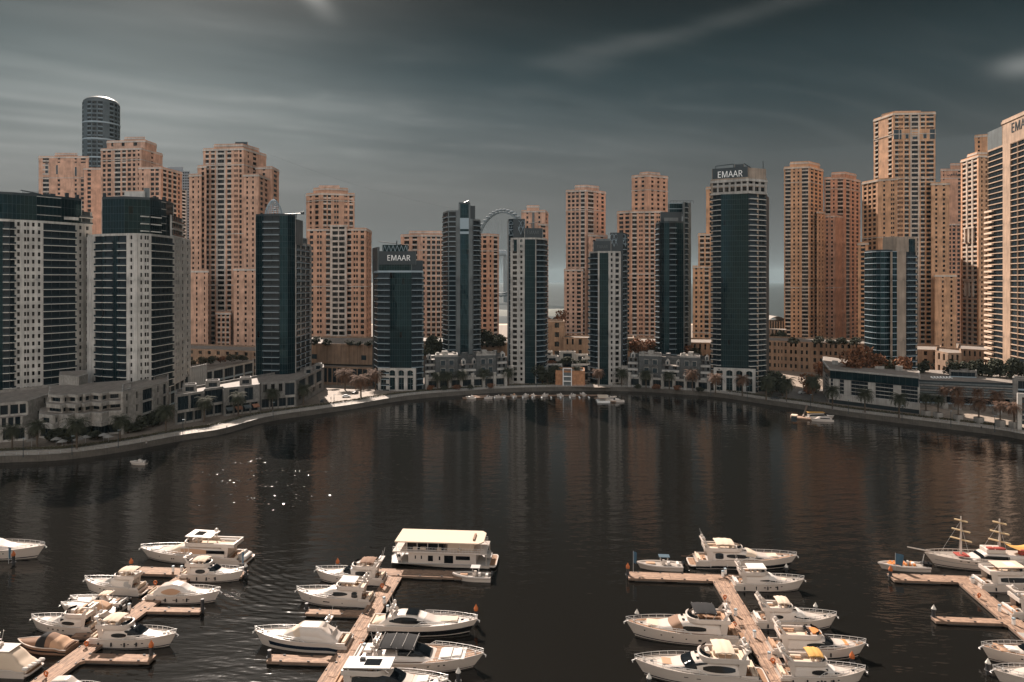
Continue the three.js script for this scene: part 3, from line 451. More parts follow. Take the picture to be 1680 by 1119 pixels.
{ // first EMAAR tower
  const t = new Tower('sign_tower', 'squat dark glass tower with white EMAAR sign, left of the stepped dark one', 'apartment tower', { ...tealMats, wall: M.greyPanel }, G2);
  const d = 408, y1 = 603; const m = t.block([[612, d + 14], [620, d], [640, d - 2], [675, d - 2], [694, d + 2]], 447, { ref: d, base: 641, spec: ['k.4 h1', 'b1', 'g1', 'b1'], fh: 3.5, pw: 1.35, back: 24, parapet: 'trim' });
  t.block([[613, d + 12], [622, d + 2], [676, d + 1]], 427, { ref: d, base: 446, spec: ['k1', 'g1'], pw: 1.5, back: 20, parapet: 'dark', roofKey: 'dark' });
  t.block([[676, d + 1], [693, d + 4]], 427, { ref: d, base: 446, spec: 'k1', back: 18 });
  const s = t.block([[621, d + 1.4], [682, d + .6]], 412, { ref: d, base: 434, spec: 'k1', back: 16, roofKey: 'dark' });
  t.block([[612, d + 15], [621, d + 2]], 405, { ref: d, base: 448, spec: 'k1', back: 14, roofKey: 'dark' });
  const c = t.block([[628, d + 6], [669, d + 5]], 401, { ref: d, base: 413, spec: 'g1', pw: 2.4, back: 12, roofKey: 'dark' });
  const la = t.mb('lattice'); for (let k = 0; k < 6; k++) { const a = k / 6 * c.fr.L, b = (k + 1) / 6 * c.fr.L, ya = Yp(412, d), yb = Yp(402, d); la.bar(at3(c.fr, a, ya, .3), at3(c.fr, (a + b) / 2, yb, .3), .16, 4); la.bar(at3(c.fr, (a + b) / 2, yb, .3), at3(c.fr, b, ya, .3), .16, 4); }
  const cr = new MB(); const q = P(640, d + 6), yc = Yp(399, d); cr.bar([q[0] - 7, yc + 1.4, q[1]], [q[0] + 7, yc - .4, q[1]], .22, 4); cr.bar([q[0] + 4, yc - 1.5, q[1]], [q[0] + 4, yc + 1.8, q[1]], .3, 4); cr.build('roof_crane', M.darkMetal, t.g);
  arcade(t, P(621, d - .6), P(683, d - 2.6), 2.5, Yp(y1, d), 4, M.stoneW); t.done();
  letters(t.g, 'EMAAR', P(634, d + 1), P(673, d + .8), Yp(427.5, d), 3.3, M.sign).userData.label = 'white EMAAR sign letters';
}
{ const t = new Tower('stepped_tower', 'slim dark tower with stepped roofline and small crane rising left of the wheel', 'apartment tower', { ...tealMats, wall: M.greyPanel, panel: M.panelBlue }, G2);
  const d = 452; t.block([[727, d + 12], [735, d], [749, d - 1], [753, d - 1]], 348, { ref: d, spec: ['c1', 's.15 c1 s.1', 'r1'], fh: 3.3, back: 22, parapet: true });
  t.block([[753, d - 1], [771, d - 1]], 335, { ref: d, spec: 's.3 g2 s.3', fh: 3.3, pw: 1.2, back: 20, parapet: 'dark', roofKey: 'dark' });
  t.block([[771, d - 1], [775, d - 1], [788, d + 6]], 362, { ref: d, spec: ['r1', 's.1 b1 s.1'], fh: 3.3, back: 20, parapet: true });
  t.block([[755, d + 1], [779, d + 3]], 337, { ref: d, spec: 'k1', base: 365, back: 16, roofKey: 'dark' });
  t.block([[735, d + 3], [747, d + 3]], 345, { ref: d, base: 352, spec: 'k1', back: 10 });
  const f = frame(P(753, d - 1.3), P(771, d - 1.3)); for (const [a, b] of [[358, 376], [380, 384]]) t.mb('trim').box(f, f.L * .1, f.L * .9, Yp(b, d), Yp(a, d), .1, .35);
  const cr = new MB(); const q = P(762, d + 4), yc = Yp(331, d); cr.bar([q[0] - 3, yc - 1.5, q[1]], [q[0] + 3, yc + 1, q[1]], .5, 4); cr.bar([q[0], yc - 3, q[1]], [q[0], yc, q[1]], .5, 4); cr.build('roof_crane', M.darkMetal, t.g); t.done(); }
function latticeCrown(t, A, B, ya, yb, cols) {            // interlaced pointed arches
  const f = frame(A, B), la = t.mb('lattice'), w = f.L / cols, hh = yb - ya; for (let r = 0; r < 2; r++) for (let k = -1; k < cols; k++) { const a = (k + .5 * (r % 2)) * w, pts = s => { const p = []; for (let i = 0; i <= 6; i++) { const q = i / 6; p.push(at3(f, clamp(s > 0 ? a + w * q : a + w * (2 - q), 0, f.L), ya + hh * (r * .42 + .56 * Math.sin(q * Math.PI / 2)), .4)); } return p; }; la.path(pts(1), .13, 4); la.path(pts(-1), .13, 4); } }
{ const t = new Tower('lattice_tower', 'white framed tower with dark lattice slab on its left, right of the wheel', 'apartment tower', { ...tealMats, wall: M.stone, trim: M.stone }, G2);
  const d = 436; t.block([[833, d + 16], [835, d + 6], [842, d + 4], [861, d + 5]], 341, { ref: d, spec: ['k1', 'k.3 c1', 'k1'], h: Yp(358, d), fh: 3.5, back: 20, roofKey: 'dark' });
  latticeCrown(t, P(835, d + 5.3), P(861, d + 4.2), Yp(384, d), Yp(361, d), 4);
  t.block([[838, d], [861, d - 2], [878, d - 3], [893, d + 2], [898, d + 14]], 393, { ref: d, spec: ['s.4 w.9 s.5 n.8 s.3', 'g1 ', 's.1 b1', 'c1'], fh: 3.4, pw: 1.4, back: 22, parapet: true });
  t.block([[843, d - .8], [857, d - 1.6]], 394, { ref: d - .8, base: 412, spec: 'g1', back: 1.0, roofKey: 'dark' });
  const s = t.block([[861, d + .8], [890, d + 2.4]], 374, { ref: d, base: 392, spec: 'k1', back: 16, roofKey: 'dark' }); t.done();
  letters(t.g, 'EMAAR', P(864, d + .9), P(884, d + 2.1), Yp(384, d), 2.2, M.greyPanel).userData.label = 'small EMAAR sign letters on the dark crown';
  const q = P(872, d + 4), cr = new MB(), yc = Yp(373, d); cr.bar([q[0], yc, q[1]], [q[0], yc + 3, q[1]], .2, 4); cr.bar([q[0] - 2, yc + 2.6, q[1]], [q[0] + 5, yc + 4, q[1]], .18, 4); cr.build('roof_crane', M.darkMetal, t.g); }
{ const t = new Tower('lattice_tower', 'white framed tower with dark lattice slab on its right, right of the centre gap', 'apartment tower', { ...tealMats, wall: M.stone, trim: M.stone }, G2);
  const d = 430; t.block([[1001, d + 4], [1022, d + 3], [1029, d + 12]], 381, { ref: d, spec: ['k1', 'c1 k.3'], fh: 3.5, back: 20, roofKey: 'dark' });
  latticeCrown(t, P(1001, d + 3.4), P(1026, d + 4), Yp(404, d), Yp(383, d), 4);
  t.block([[967, d + 8], [981, d - 1], [998, d - 3], [1018, d]], 415, { ref: d, spec: ['b1', 'p.18 g1', 's.4 n.8 s.5 w.9 s.4'], fh: 3.4, pw: 1.3, back: 20, parapet: true });
  t.block([[982, d - .5], [998, d - 2]], 418, { ref: d, base: 443, spec: 'p.1 g1 p.1', back: 1.2, roofKey: 'dark' });
  const s = t.block([[974, d + 4], [1002, d + 2]], 395, { ref: d, base: 413, spec: 'k1', back: 15, roofKey: 'dark' });
  t.block([[978, d + 10], [1000, d + 9]], 390, { ref: d, base: 396, spec: 'r1', back: 8 }); t.done();
  letters(t.g, 'EMAAR', P(979, d + 3.4), P(997, d + 2.4), Yp(407, d), 2, M.greyPanel).userData.label = 'small EMAAR sign letters on the dark crown'; }
{ const t = new Tower('curved_glass_tower', 'dark blue glass tower with dark crown left of the tall EMAAR tower', 'apartment tower', { ...tealMats, wall: M.greyPanel, panel: M.panelBlue }, G2);
  const d = 448; t.block([[1076, d + 12], [1082, d + 3], [1090, d - 2], [1098, d - 3], [1109, d - 2], [1121, d]], 366, { ref: d, spec: ['c1', 'g1', 'g1', 'b1', 'g1'], fh: 3.4, pw: 1.4, back: 20, parapet: 'dark', roofKey: 'dark' });
  t.block([[1121, d + 1], [1133, d + 8]], 331, { ref: d, spec: 's.3 c1 s.8', fh: 3.4, back: 20, roofKey: 'dark' });
  t.block([[1084, d + 4], [1118, d + 3]], 347, { ref: d, base: 368, spec: 'k1', back: 14, roofKey: 'dark' });
  t.block([[1097, d + 6], [1122, d + 6]], 332, { ref: d, base: 350, spec: 'h1', fh: 4, back: 14, roofKey: 'dark' });
  t.block([[1090, d + 1], [1112, d + 1]], 357, { ref: d, base: 366, spec: 's1', back: 2 });
  const cr = new MB(); const q = P(1112, d + 8), yc = Yp(329, d); for (let k = 0; k < 8; k++) cr.bar([q[0] - 5 + k * 2.2, yc - 1, q[1]], [q[0] - 5 + k * 2.2, yc + .8, q[1]], .12, 4); cr.bar([q[0] - 5, yc + .8, q[1]], [q[0] + 10, yc + .8, q[1]], .12, 4); cr.build('roof_railing', M.darkMetal, t.g); t.done(); }
{ const t = new Tower('sign_tower', 'tallest dark glass tower, white EMAAR sign, arched stone base, right of centre', 'apartment tower', { ...tealMats, wall: M.warmStone, trim: M.stone, slab: M.slab }, G2);
  const d = 404; t.block([[1168, d + 6], [1183, d], [1228, d - 4], [1242, d - 2], [1256, d + 2], [1261, d + 16]], 319, { ref: d, base: 642, spec: ['b1', 'g1', 'b1', 's.15 c1', 'k1'], fh: 3.05, pw: 1.3, back: 26 });
  t.block([[1167, d + 5], [1228, d - 5], [1257, d + 1]], 296, { ref: d, base: 319, spec: ['s.3 6(v.8 p.3)', '3(v.8 p.3)'], fh: 4.2, back: 24, cornice: 'trim', bands: [318] });
  const s = t.block([[1169, d + 5], [1227, d - 4]], 275, { ref: d, base: 296.5, spec: 'k1', back: 14, roofKey: 'dark' });
  t.block([[1228, d - 2], [1256, d + 3]], 276, { ref: d, base: 296.5, spec: 's1', back: 14 });
  t.block([[1206, d + 8], [1220, d + 7]], 266, { ref: d, base: 276, spec: 'k1', back: 8, roofKey: 'dark' });
  const cr = new MB(), q = P(1174, d + 8), q2 = P(1204, d + 8), yc = Yp(269, d), yb = Yp(275, d); cr.bar([q[0], yc, q[1]], [q2[0], yc + 1.4, q2[1]], .25, 4); cr.bar([q[0], yb, q[1]], [q[0], yc, q[1]], .25, 4); cr.bar([q2[0], yb, q2[1]], [q2[0], yc + 1.4, q2[1]], .25, 4); const q3 = P(1220, d + 7), q4 = P(1236, d + 6); cr.bar([q3[0], yc + 1.6, q3[1]], [q4[0], yb, q4[1]], .3, 4); const q5 = P(1252, d + 4); cr.bar([q5[0], yb, q5[1]], [q5[0], yb + 4.5, q5[1]], .25, 4); cr.build('roof_frame', M.darkMetal, t.g);
  arcade(t, P(1171, d + 2.2), P(1240, d - 6.4), 2.5, Yp(603, d), 4, M.stoneW); t.done();
  letters(t.g, 'EMAAR', P(1176, d + 3.9), P(1218, d - 2.6), Yp(290.5, d), 3.7, M.sign).userData.label = 'white EMAAR sign letters'; }
{ const t = new Tower('curved_glass_block', 'short block with rounded blue glass front before the tall right sand tower', 'apartment tower', { wall: M.warmStone, trim: M.slabBlue, slab: M.slabBlue, panel: M.panelBlue }, G2);
  const d = 385, pts = []; for (let k = 0; k <= 7; k++) { const q = k / 7; pts.push([1419 + 45 * q, d + 12 * Math.pow(1 - q, 2.2) - 4 * Math.sin(q * 3.14)]); }
  t.block(pts, 413, { ref: d, spec: 'h1', fh: 3.3, pw: 1.6, back: 20, parapet: 'dark', roofKey: 'dark' });
  t.block([[1462, d - 3.2], [1504, d + 2]], 413, { ref: d, spec: 's.15 h.8 s1.5 b1.7 s.2', fh: 3.3, back: 20 });
  t.block([[1449, d + 8], [1470, d + 3], [1488, d + 4], [1504, d + 7]], 391, { ref: d, base: 414, spec: ['s1', 's1', 's.2 g1 s.3'], back: 18, parapet: true }); t.done(); }
{ const t = thing('zip_line', 'thin slanting wire across the sky left of the stepped dark tower', 'cable'), m = new MB(), pts = []; for (let k = 0; k <= 24; k++) { const q = k / 24, d = lerp(560, 452, q), x = lerp(438, 757, q), y = lerp(252, 345, q) + 9 * Math.sin(q * Math.PI), p = P(x, d); pts.push([p[0], Yp(y, d), p[1]]); } m.path(pts, .05, 4); m.build('wire', M.darkMetal, t); }
// ------------------------------------------------------------------ water, land, quay
const QUAY = [[-420, 778], [-150, 768], [0, 759.5], [100, 755], [200, 741.7], [300, 723], [361, 713.5], [440, 692], [518, 680], [580, 671], [637, 661], [690, 654], [750, 649], [835, 643.5], [930, 641.5], [1008, 641.5], [1060, 643], [1110, 646.5], [1180, 652], [1247, 662], [1300, 669.5], [1374, 681], [1434, 689], [1514, 699], [1595, 709], [1648, 716], [1680, 722], [1850, 748], [2100, 780]];
const quayW = new THREE.CatmullRomCurve3(QUAY.map(([x, y]) => { const d = wd(y), p = P(x, d); return new THREE.Vector3(p[0], 0, p[1]); })).getPoints(150).map(v => [v.x, v.z]);
const off = (pts, b) => pts.map((p, k) => { const a = pts[Math.max(0, k - 1)], c = pts[Math.min(pts.length - 1, k + 1)], L = Math.hypot(c[0] - a[0], c[1] - a[1]); return [p[0] + (c[1] - a[1]) / L * b, p[1] - (c[0] - a[0]) / L * b]; });  // b > 0: landward
const GY = 2.5;
const strip = (p, q, y) => { const m = new MB(); for (let k = 0; k + 1 < p.length; k++) m.quad([p[k][0], y, p[k][1]], [p[k + 1][0], y, p[k + 1][1]], [q[k + 1][0], y, q[k + 1][1]], [q[k][0], y, q[k][1]], [k * 3, 0, k * 3 + 3, 3]); return m; };
{
  // rippled water: a fine tiled ripple and one broad map of wind patches and wake rings over the whole basin
  const N = 512, hgt = new Float32Array(N * N), rw = rng(31), waves = [];
  for (let k = 0; k < 46; k++) { const kk = 3 + Math.floor(rw() * 26), a = (rw() - .5) * .8 + 1.5, kx = Math.round(kk * Math.cos(a)), ky = Math.round(kk * Math.sin(a)), q = Math.hypot(kx, ky) || 1; waves.push([kx, ky, rw() * 6.28, .9 / Math.pow(q, 1.05)]); }
  for (let j = 0; j < N; j++) for (let i = 0; i < N; i++) { let s = 0; for (const [kx, ky, p, a] of waves) s += a * Math.sin((kx * i + ky * j) / N * 6.28318 + p); hgt[j * N + i] = s + .3 * fbm(i / 16, j / 16, 3, 32); }
  const px = 20 / N, nrm = dtex(N, N, (i, j) => { const A = .021, dx = (hgt[j * N + (i + 1) % N] - hgt[j * N + (i + N - 1) % N]) * A / (2 * px), dy = (hgt[((j + 1) % N) * N + i] - hgt[((j + N - 1) % N) * N + i]) * A / (2 * px), l = Math.hypot(dx, dy, 1); return [127.5 - dx / l * 127.5, 127.5 - dy / l * 127.5, 127.5 + 127.5 / l]; }, false);
  nrm.repeat.set(28, 22);
  const X0 = -280, X1 = 280, Z0 = -500, Z1 = -60, T = 2048;
  const wake = (x, z) => { const dx = x + 36, dz = z + 205, r = Math.hypot(dx * .9, dz), a = Math.atan2(dx, dz); return Math.sin(r * 3.6 + 2 * Math.sin(a * 3)) * Math.exp(-Math.pow((r - 58) / 15, 2)) * Math.exp(-Math.pow((a - .06) / .3, 2)); };
  const wake2 = (x, z) => { const u = (x + 62) * .8 + (z + 150) * .6, v = -(x + 62) * .6 + (z + 150) * .8; return Math.sin(v * 3.4 + .02 * u * u) * Math.exp(-Math.pow(v / 13, 2) - Math.pow((u + 4) / 16, 2)); };
  const glit = (x, z) => sstep(.15, .95, Math.exp(-Math.pow((x + 84) / 46, 2) - Math.pow((z + 240) / 34, 2)));
  const bump = dtex(T, T, (i, j) => {
    const x = X0 + (X1 - X0) * (i + .5) / T, z = Z1 + (Z0 - Z1) * (j + .5) / T;
    let h = .5 + .10 * (fbm(x / 7 + 40, z / 4 + 9, 3) - .5) * (.4 + 1.6 * fbm(x / 46 + 3, z / 30 + 8, 2));
    h += .075 * wake(x, z) + .06 * wake2(x, z); h = .5 + (h - .5) * .42;
    const gl = glit(x, z); if (gl > .02) { const bnd = fbm(x / 26 + 5, z / 3.2 + 1, 2), ci = Math.floor(x / 1.2), cj = Math.floor(z / 1.2); for (let u = -1; u < 2; u++) for (let v = -1; v < 2; v++) { const q = hash2(ci + u + 500, cj + v + 900); if (q > .994 - .68 * gl * sstep(.40, .64, bnd)) { const ex = x - (ci + u + hash2(ci + u, cj + v + 77)) * 1.2, ez = z - (cj + v + hash2(ci + u + 31, cj + v)) * 1.2; h += (.022 + .085 * hash2(cj + v, ci + u) ** 1.4) * Math.exp(-(ex * ex * .6 + ez * ez) / .105); } } }
    return [255 * clamp(h), 0, 0];
  }, false);
  bump.wrapS = bump.wrapT = THREE.ClampToEdgeWrapping;
  const wm = phy(.0088, .0080, .0068, { roughness: .06, ior: 1.33, normalMap: nrm, bumpMap: bump, bumpScale: 1.0 }); wm.normalScale.set(1, 1);
  const g = new THREE.BufferGeometry(); g.setAttribute('position', new THREE.Float32BufferAttribute([X0, 0, Z1, X1, 0, Z1, X1, 0, Z0, X0, 0, Z0], 3)); g.setAttribute('normal', new THREE.Float32BufferAttribute([0, 1, 0, 0, 1, 0, 0, 1, 0, 0, 1, 0], 3)); g.setAttribute('uv', new THREE.Float32BufferAttribute([0, 0, 1, 0, 1, 1, 0, 1], 2)); g.setIndex([0, 1, 2, 0, 2, 3]);
  const w = mesh('water', g, wm); w.userData.kind = 'structure'; w.userData.label = 'dark rippled marina water';
  const sm_ = phy(.05, .06, .06, { roughness: .3, ior: 1.33, normalMap: rep(nrm, 400, 400) });
  const sea = mesh('sea', new THREE.PlaneGeometry(30000, 20000, 1, 1).rotateX(-Math.PI / 2), sm_, scene, [0, -.4, -9500]); tag(sea, 'pale hazy open sea beyond the towers', null, null, 'structure');
}
{
  const outer = off(quayW, 0), land = new MB(), back = -1000, pts = [...outer, [900, quayW[quayW.length - 1][1]], [900, back], [-900, back], [-900, quayW[0][1]]];
  land.poly(pts, GY); const l = land.build('ground', std(.30, .24, .19, { map: wearS })); tag(l, 'sandy paved ground of the far bank', null, null, 'structure');
  // quay wall with coping, promenade and service lane
  const wall = new MB(); for (let k = 0; k + 1 < outer.length; k++) wall.quad([outer[k][0], -.6, outer[k][1]], [outer[k + 1][0], -.6, outer[k + 1][1]], [outer[k + 1][0], GY + .1, outer[k + 1][1]], [outer[k][0], GY + .1, outer[k][1]], [k * 3, 0, k * 3 + 3, 3]); tag(wall.build('quay_wall', std(.16, .14, .12, { map: wearS })), 'dark quay wall at the water line', null, null, 'structure');
  const i1 = off(quayW, .9), cop = strip(outer, i1, GY + .1); for (let k = 0; k + 1 < i1.length; k++) cop.quad([i1[k + 1][0], GY, i1[k + 1][1]], [i1[k][0], GY, i1[k][1]], [i1[k][0], GY + .1, i1[k][1]], [i1[k + 1][0], GY + .1, i1[k + 1][1]]);
  tag(cop.build('kerb', M.stone), 'pale stone edge of the quay', null, null, 'structure');
  tag(strip(i1, off(quayW, 7), GY + .006).build('promenade', std(.54, .46, .38, { map: wearS })), 'pale paved promenade along the far bank', null, null, 'structure');
  const i7 = off(quayW, 7), i76 = off(quayW, 7.6), kb = strip(i7, i76, GY + .12); for (let k = 0; k + 1 < i7.length; k++) kb.quad([i7[k][0], GY, i7[k][1]], [i7[k + 1][0], GY, i7[k + 1][1]], [i7[k + 1][0], GY + .12, i7[k + 1][1]], [i7[k][0], GY + .12, i7[k][1]]);
  tag(kb.build('kerb', M.stone), 'kerb between promenade and lane', null, null, 'structure');
  tag(strip(i76, off(quayW, 13), GY + .008).build('path', std(.17, .155, .14, { map: wearS })), 'darker paved lane behind the promenade', null, null, 'structure');
  // railing along the water
  const rl = thing('quay_railing', 'thin metal railing along the edge of the far promenade', 'railing'), e = off(quayW, .5), top = new MB(), po = new MB(); for (let k = 0; k + 1 < e.length; k++) { for (const y of [1.1, .6]) top.bar([e[k][0], GY + y, e[k][1]], [e[k + 1][0], GY + y, e[k + 1][1]], .045, 4); po.bar([e[k][0], GY, e[k][1]], [e[k][0], GY + 1.1, e[k][1]], .06, 4); } top.build('handrail', M.steel, rl); po.build('post', M.steel, rl, true);
  // beach and palm island far out
  tag(mesh('beach', new THREE.PlaneGeometry(2200, 60).rotateX(-Math.PI / 2), std(.55, .42, .3), scene, [0, GY - .6, -1010]), 'pale strip of beach behind the towers', null, null, 'structure');
  const isl = new MB(); isl.grid((s, q) => { const x = lerp(-200, 330, s), z = lerp(-1420, -1310, q), e = Math.sin(q * Math.PI) * Math.sin(s * Math.PI) ** .5; return [x, -1 + e * (7 + 8 * fbm(x / 30, z / 20, 3)), z]; }, 80, 6); tag(isl.build('terrain', std(.10, .11, .09)), 'low dark island on the horizon', null, null, 'structure');
}
// ------------------------------------------------------------------ low buildings on the bank
const podStone = std(.52, .49, .45, { map: wearS }), lowStone = std(.32, .305, .285, { map: wearS });
const glassWhite = { wall: podStone, trim: M.stone, slab: podStone };
{ // stepped white podium under the second tower
  const t = new Tower('terraced_podium', 'white terraced podium with wavy balconies below the second white tower', 'building', glassWhite);
  const X = [65, 88, 96, 112, 122, 138, 150, 166, 178, 200], D = [281, 278, 281, 279, 283, 281, 285, 283, 287, 289];
  const row = (dd, xs = 0) => X.map((x, k) => [x + xs * (k < 5 ? 1 : 0), D[k] + dd]).concat([[214, 297 + dd]]);
  t.block(row(3), 703, { ref: 281, h: 7.4, spec: ['x1'], back: 20 });
  t.block(row(0), 682, { ref: 281, y0: 7.4, h: 9, spec: 's1', back: 22 });
  t.block(row(1.2), 682, { ref: 281, y0: 9, h: 12.4, spec: ['s.4 x1 s.5', 's.5 x1 s.4', 's1'], fh: 3.4, back: 22 });
  t.block(row(1.0), 682, { ref: 281, y0: 11.6, h: 12.8, spec: 's1', back: 22 });
  t.block(row(6, 14), 665, { ref: 286, y0: 12.8, h: 15.4, spec: ['x1', 's.2 x1 s.2'], back: 22 });
  t.block(row(3.6, 12), 665, { ref: 286, y0: 15.1, h: 16.6, spec: 's1', back: 20 });
  t.block(row(8, 16), 650, { ref: 290, y0: 16.6, h: 18.9, spec: ['s.3 x1 s.3', 's.2 x1 s.4'], fh: 2.4, back: 26 });
  t.block(row(7.2, 15), 650, { ref: 290, y0: 18.9, h: 20, spec: 's1', back: 28 });
  t.block([[200, 290], [228, 300], [262, 316], [276, 324]], 634, { ref: 300, h: 19.4, spec: ['s.5 n.6 s1 n.7', 's.4 x1.4 s.5 n.5', 's.6 x.8 s.4'], fh: 5.6, back: 26, parapet: true });
  t.block([[98, 318], [128, 312], [143, 322]], 617, { ref: 312, y0: 16, h: 24, spec: 's1', back: 14, roofKey: 'roof' }); t.done();
}
{ const t = new Tower('terraced_podium', 'white podium with dark recessed floors at the left edge', 'building', glassWhite);
  t.block([[-70, 272], [0, 276], [45, 280], [60, 290]], 700, { h: 7.6, spec: ['x1', 's.3 x1 s.3 x1 s.3', 's1'], fh: 5, back: 30 });
  t.block([[-70, 273], [0, 277], [36, 281], [84, 302]], 690, { y0: 7.6, h: 12, spec: ['s1', 's.3 x.8 s.4 x1 s.3 x1 s.3', 's1 x.4 s.6'], fh: 4.4, back: 30 });
  t.block([[-70, 276], [0, 280], [45, 285], [84, 305]], 660, { y0: 12, h: 16.6, spec: ['s1', 'x1 s.3 x1 s.2 x1', 's1.4 n.4 s.5'], fh: 4.6, back: 30, parapet: true }); t.done(); }
{ const t = new Tower('shop_row', 'low white framed shop row with roof terraces along the left promenade', 'building', { wall: lowStone, trim: podStone, slab: lowStone });
  const ch = [[288, 309], [333, 320], [335, 326], [366, 334], [368, 329], [425, 341], [427, 346], [485, 354], [531, 408]];
  t.block(ch, 690, { ref: 320, h: 7.8, spec: ['s.2 3(x1 s.2)', 's1', 's.2 2(x1 s.2)', 's1', 's.2 4(x1 s.2)', 's1', 's.2 4(x1 s.2)', 's.2 4(n1 s.3)'], fh: 5.2, back: 16 });
  t.block(ch.map(([x, d]) => [x, d - .9]), 650, { ref: 320, y0: 7.8, h: 15.2, spec: ['s.15 x1 s.15 x1 s.15', 's1', 'x1', 's1', 's.3 x.6 s.4 x.6 s.4', 's1', 's.25 n1 s.2 n1 s.2 n1 s.2 x1.6 s.1', 's.4 3(x1 s.3)'], fh: 7.2, back: 17, parapet: true });
  for (const [a, b, c] of [[300, 322, 322], [338, 360, 335], [394, 412, 345], [500, 512, 384], [516, 528, 402]]) t.block([[a, c], [b, c + 2]], 640, { y0: 15.2, h: 17.6, spec: 's.3 x1 s.3', back: 6, parapet: true }); t.done(); }
{ const t = new Tower('parking_deck', 'long dark parking deck with pale parapet behind the left shop row', 'building', { wall: M.stone, trim: M.slabBlue });
  t.block([[262, 345], [310, 378], [416, 440]], 600, { h: 15, spec: 's.1 6(x1 s.1)', fh: 6, back: 50, parapet: true });
  for (let k = 0; k < 8; k++) { const q = k / 8, x = lerp(312, 340, q), d = lerp(379, 395, q); t.block([[x, d - 2], [x + 1.6, d - 1]], 590, { h: 20, spec: 's1', back: 1 }); } t.done(); }
const sandMats = { wall: M.sand, trim: M.sandDark, glass: M.winGlass };
function sandBlock(label, pts, h, spec, o = {}) { const t = new Tower('podium_building', label, 'building', sandMats); t.block(pts, 0, { h, spec, fh: 4.5, back: 22, parapet: true, ...o }); t.done(); return t; }
{ const t = new Tower('podium_building', 'brown podium with ribbed wall and dark road deck below, under the set back sand tower', 'building', sandMats); t.block([[508, 446], [560, 440], [618, 436]], 0, { y0: 14, h: 26, spec: 's.4 9(s1 p.12)', back: 60, parapet: true }); t.block([[506, 432], [560, 426], [620, 422]], 0, { h: 13, spec: '7(s.15 x1)', fh: 9, back: 40, parapet: 'trim' });
  for (let k = 0; k < 4; k++) { const f = frame(P(512 + k * 27, 445 - k * 2.4), P(520 + k * 27, 444 - k * 2.4)); t.mb('tall').box(f, 0, f.L, 17, 20, .2, .4); } t.done(); }
sandBlock('brown podium under the tallest left sand tower', [[306, 470], [430, 452]], 20, 's.4 8(n1 s.6)', { back: 40 });
sandBlock('brown podium with two small windows left of the wheel gap', [[668, 488], [725, 478], [790, 470], [838, 474]], 24, 's1 n1 s.5 n1 s4', { back: 40 });
sandBlock('sand block with three rows of square windows in the centre gap', [[866, 505], [926, 498]], 37, 's.5 3(n1.2 s.6)', { fh: 7 });
sandBlock('low sand wall with small arched windows right of the centre gap', [[924, 492], [975, 486], [1040, 484]], 26, 's.5 n.6 s.4 n.6 s.6 n1 s1 n.6 s.5', { fh: 9 });
sandBlock('brown podium below the small window tower behind the right townhouses', [[1030, 478], [1110, 474], [1172, 470]], 24, 's.4 7(n1 s.8)', { fh: 7, back: 40 });
sandBlock('long sand arcade building with two rows of windows beyond the right road', [[1258, 500], [1330, 486], [1425, 474]], 23, 's.4 n1 s.4 n1 s.3 n.6 s.3 n.6 s.3 n1 s.5 n1 s.3 n1 s.7 n1 s.4 n1 s.5', { fh: 5.6, back: 40 });
sandBlock('sand corner building with tall windows below the right sand towers', [[1535, 418], [1556, 404], [1577, 404]], 24, 's.6 n1 s.4 n1 s.6', { fh: 7, back: 30 });
sandBlock('dark brown podium behind the curved glass block', [[1420, 455], [1545, 440]], 22, 's.4 8(n1 s.7)', { back: 40 });
sandBlock('sand podium under the big cream tower', [[1570, 450], [1640, 436], [1720, 420]], 22, 's.4 8(n1 s.7)', { back: 40, fh: 6 });
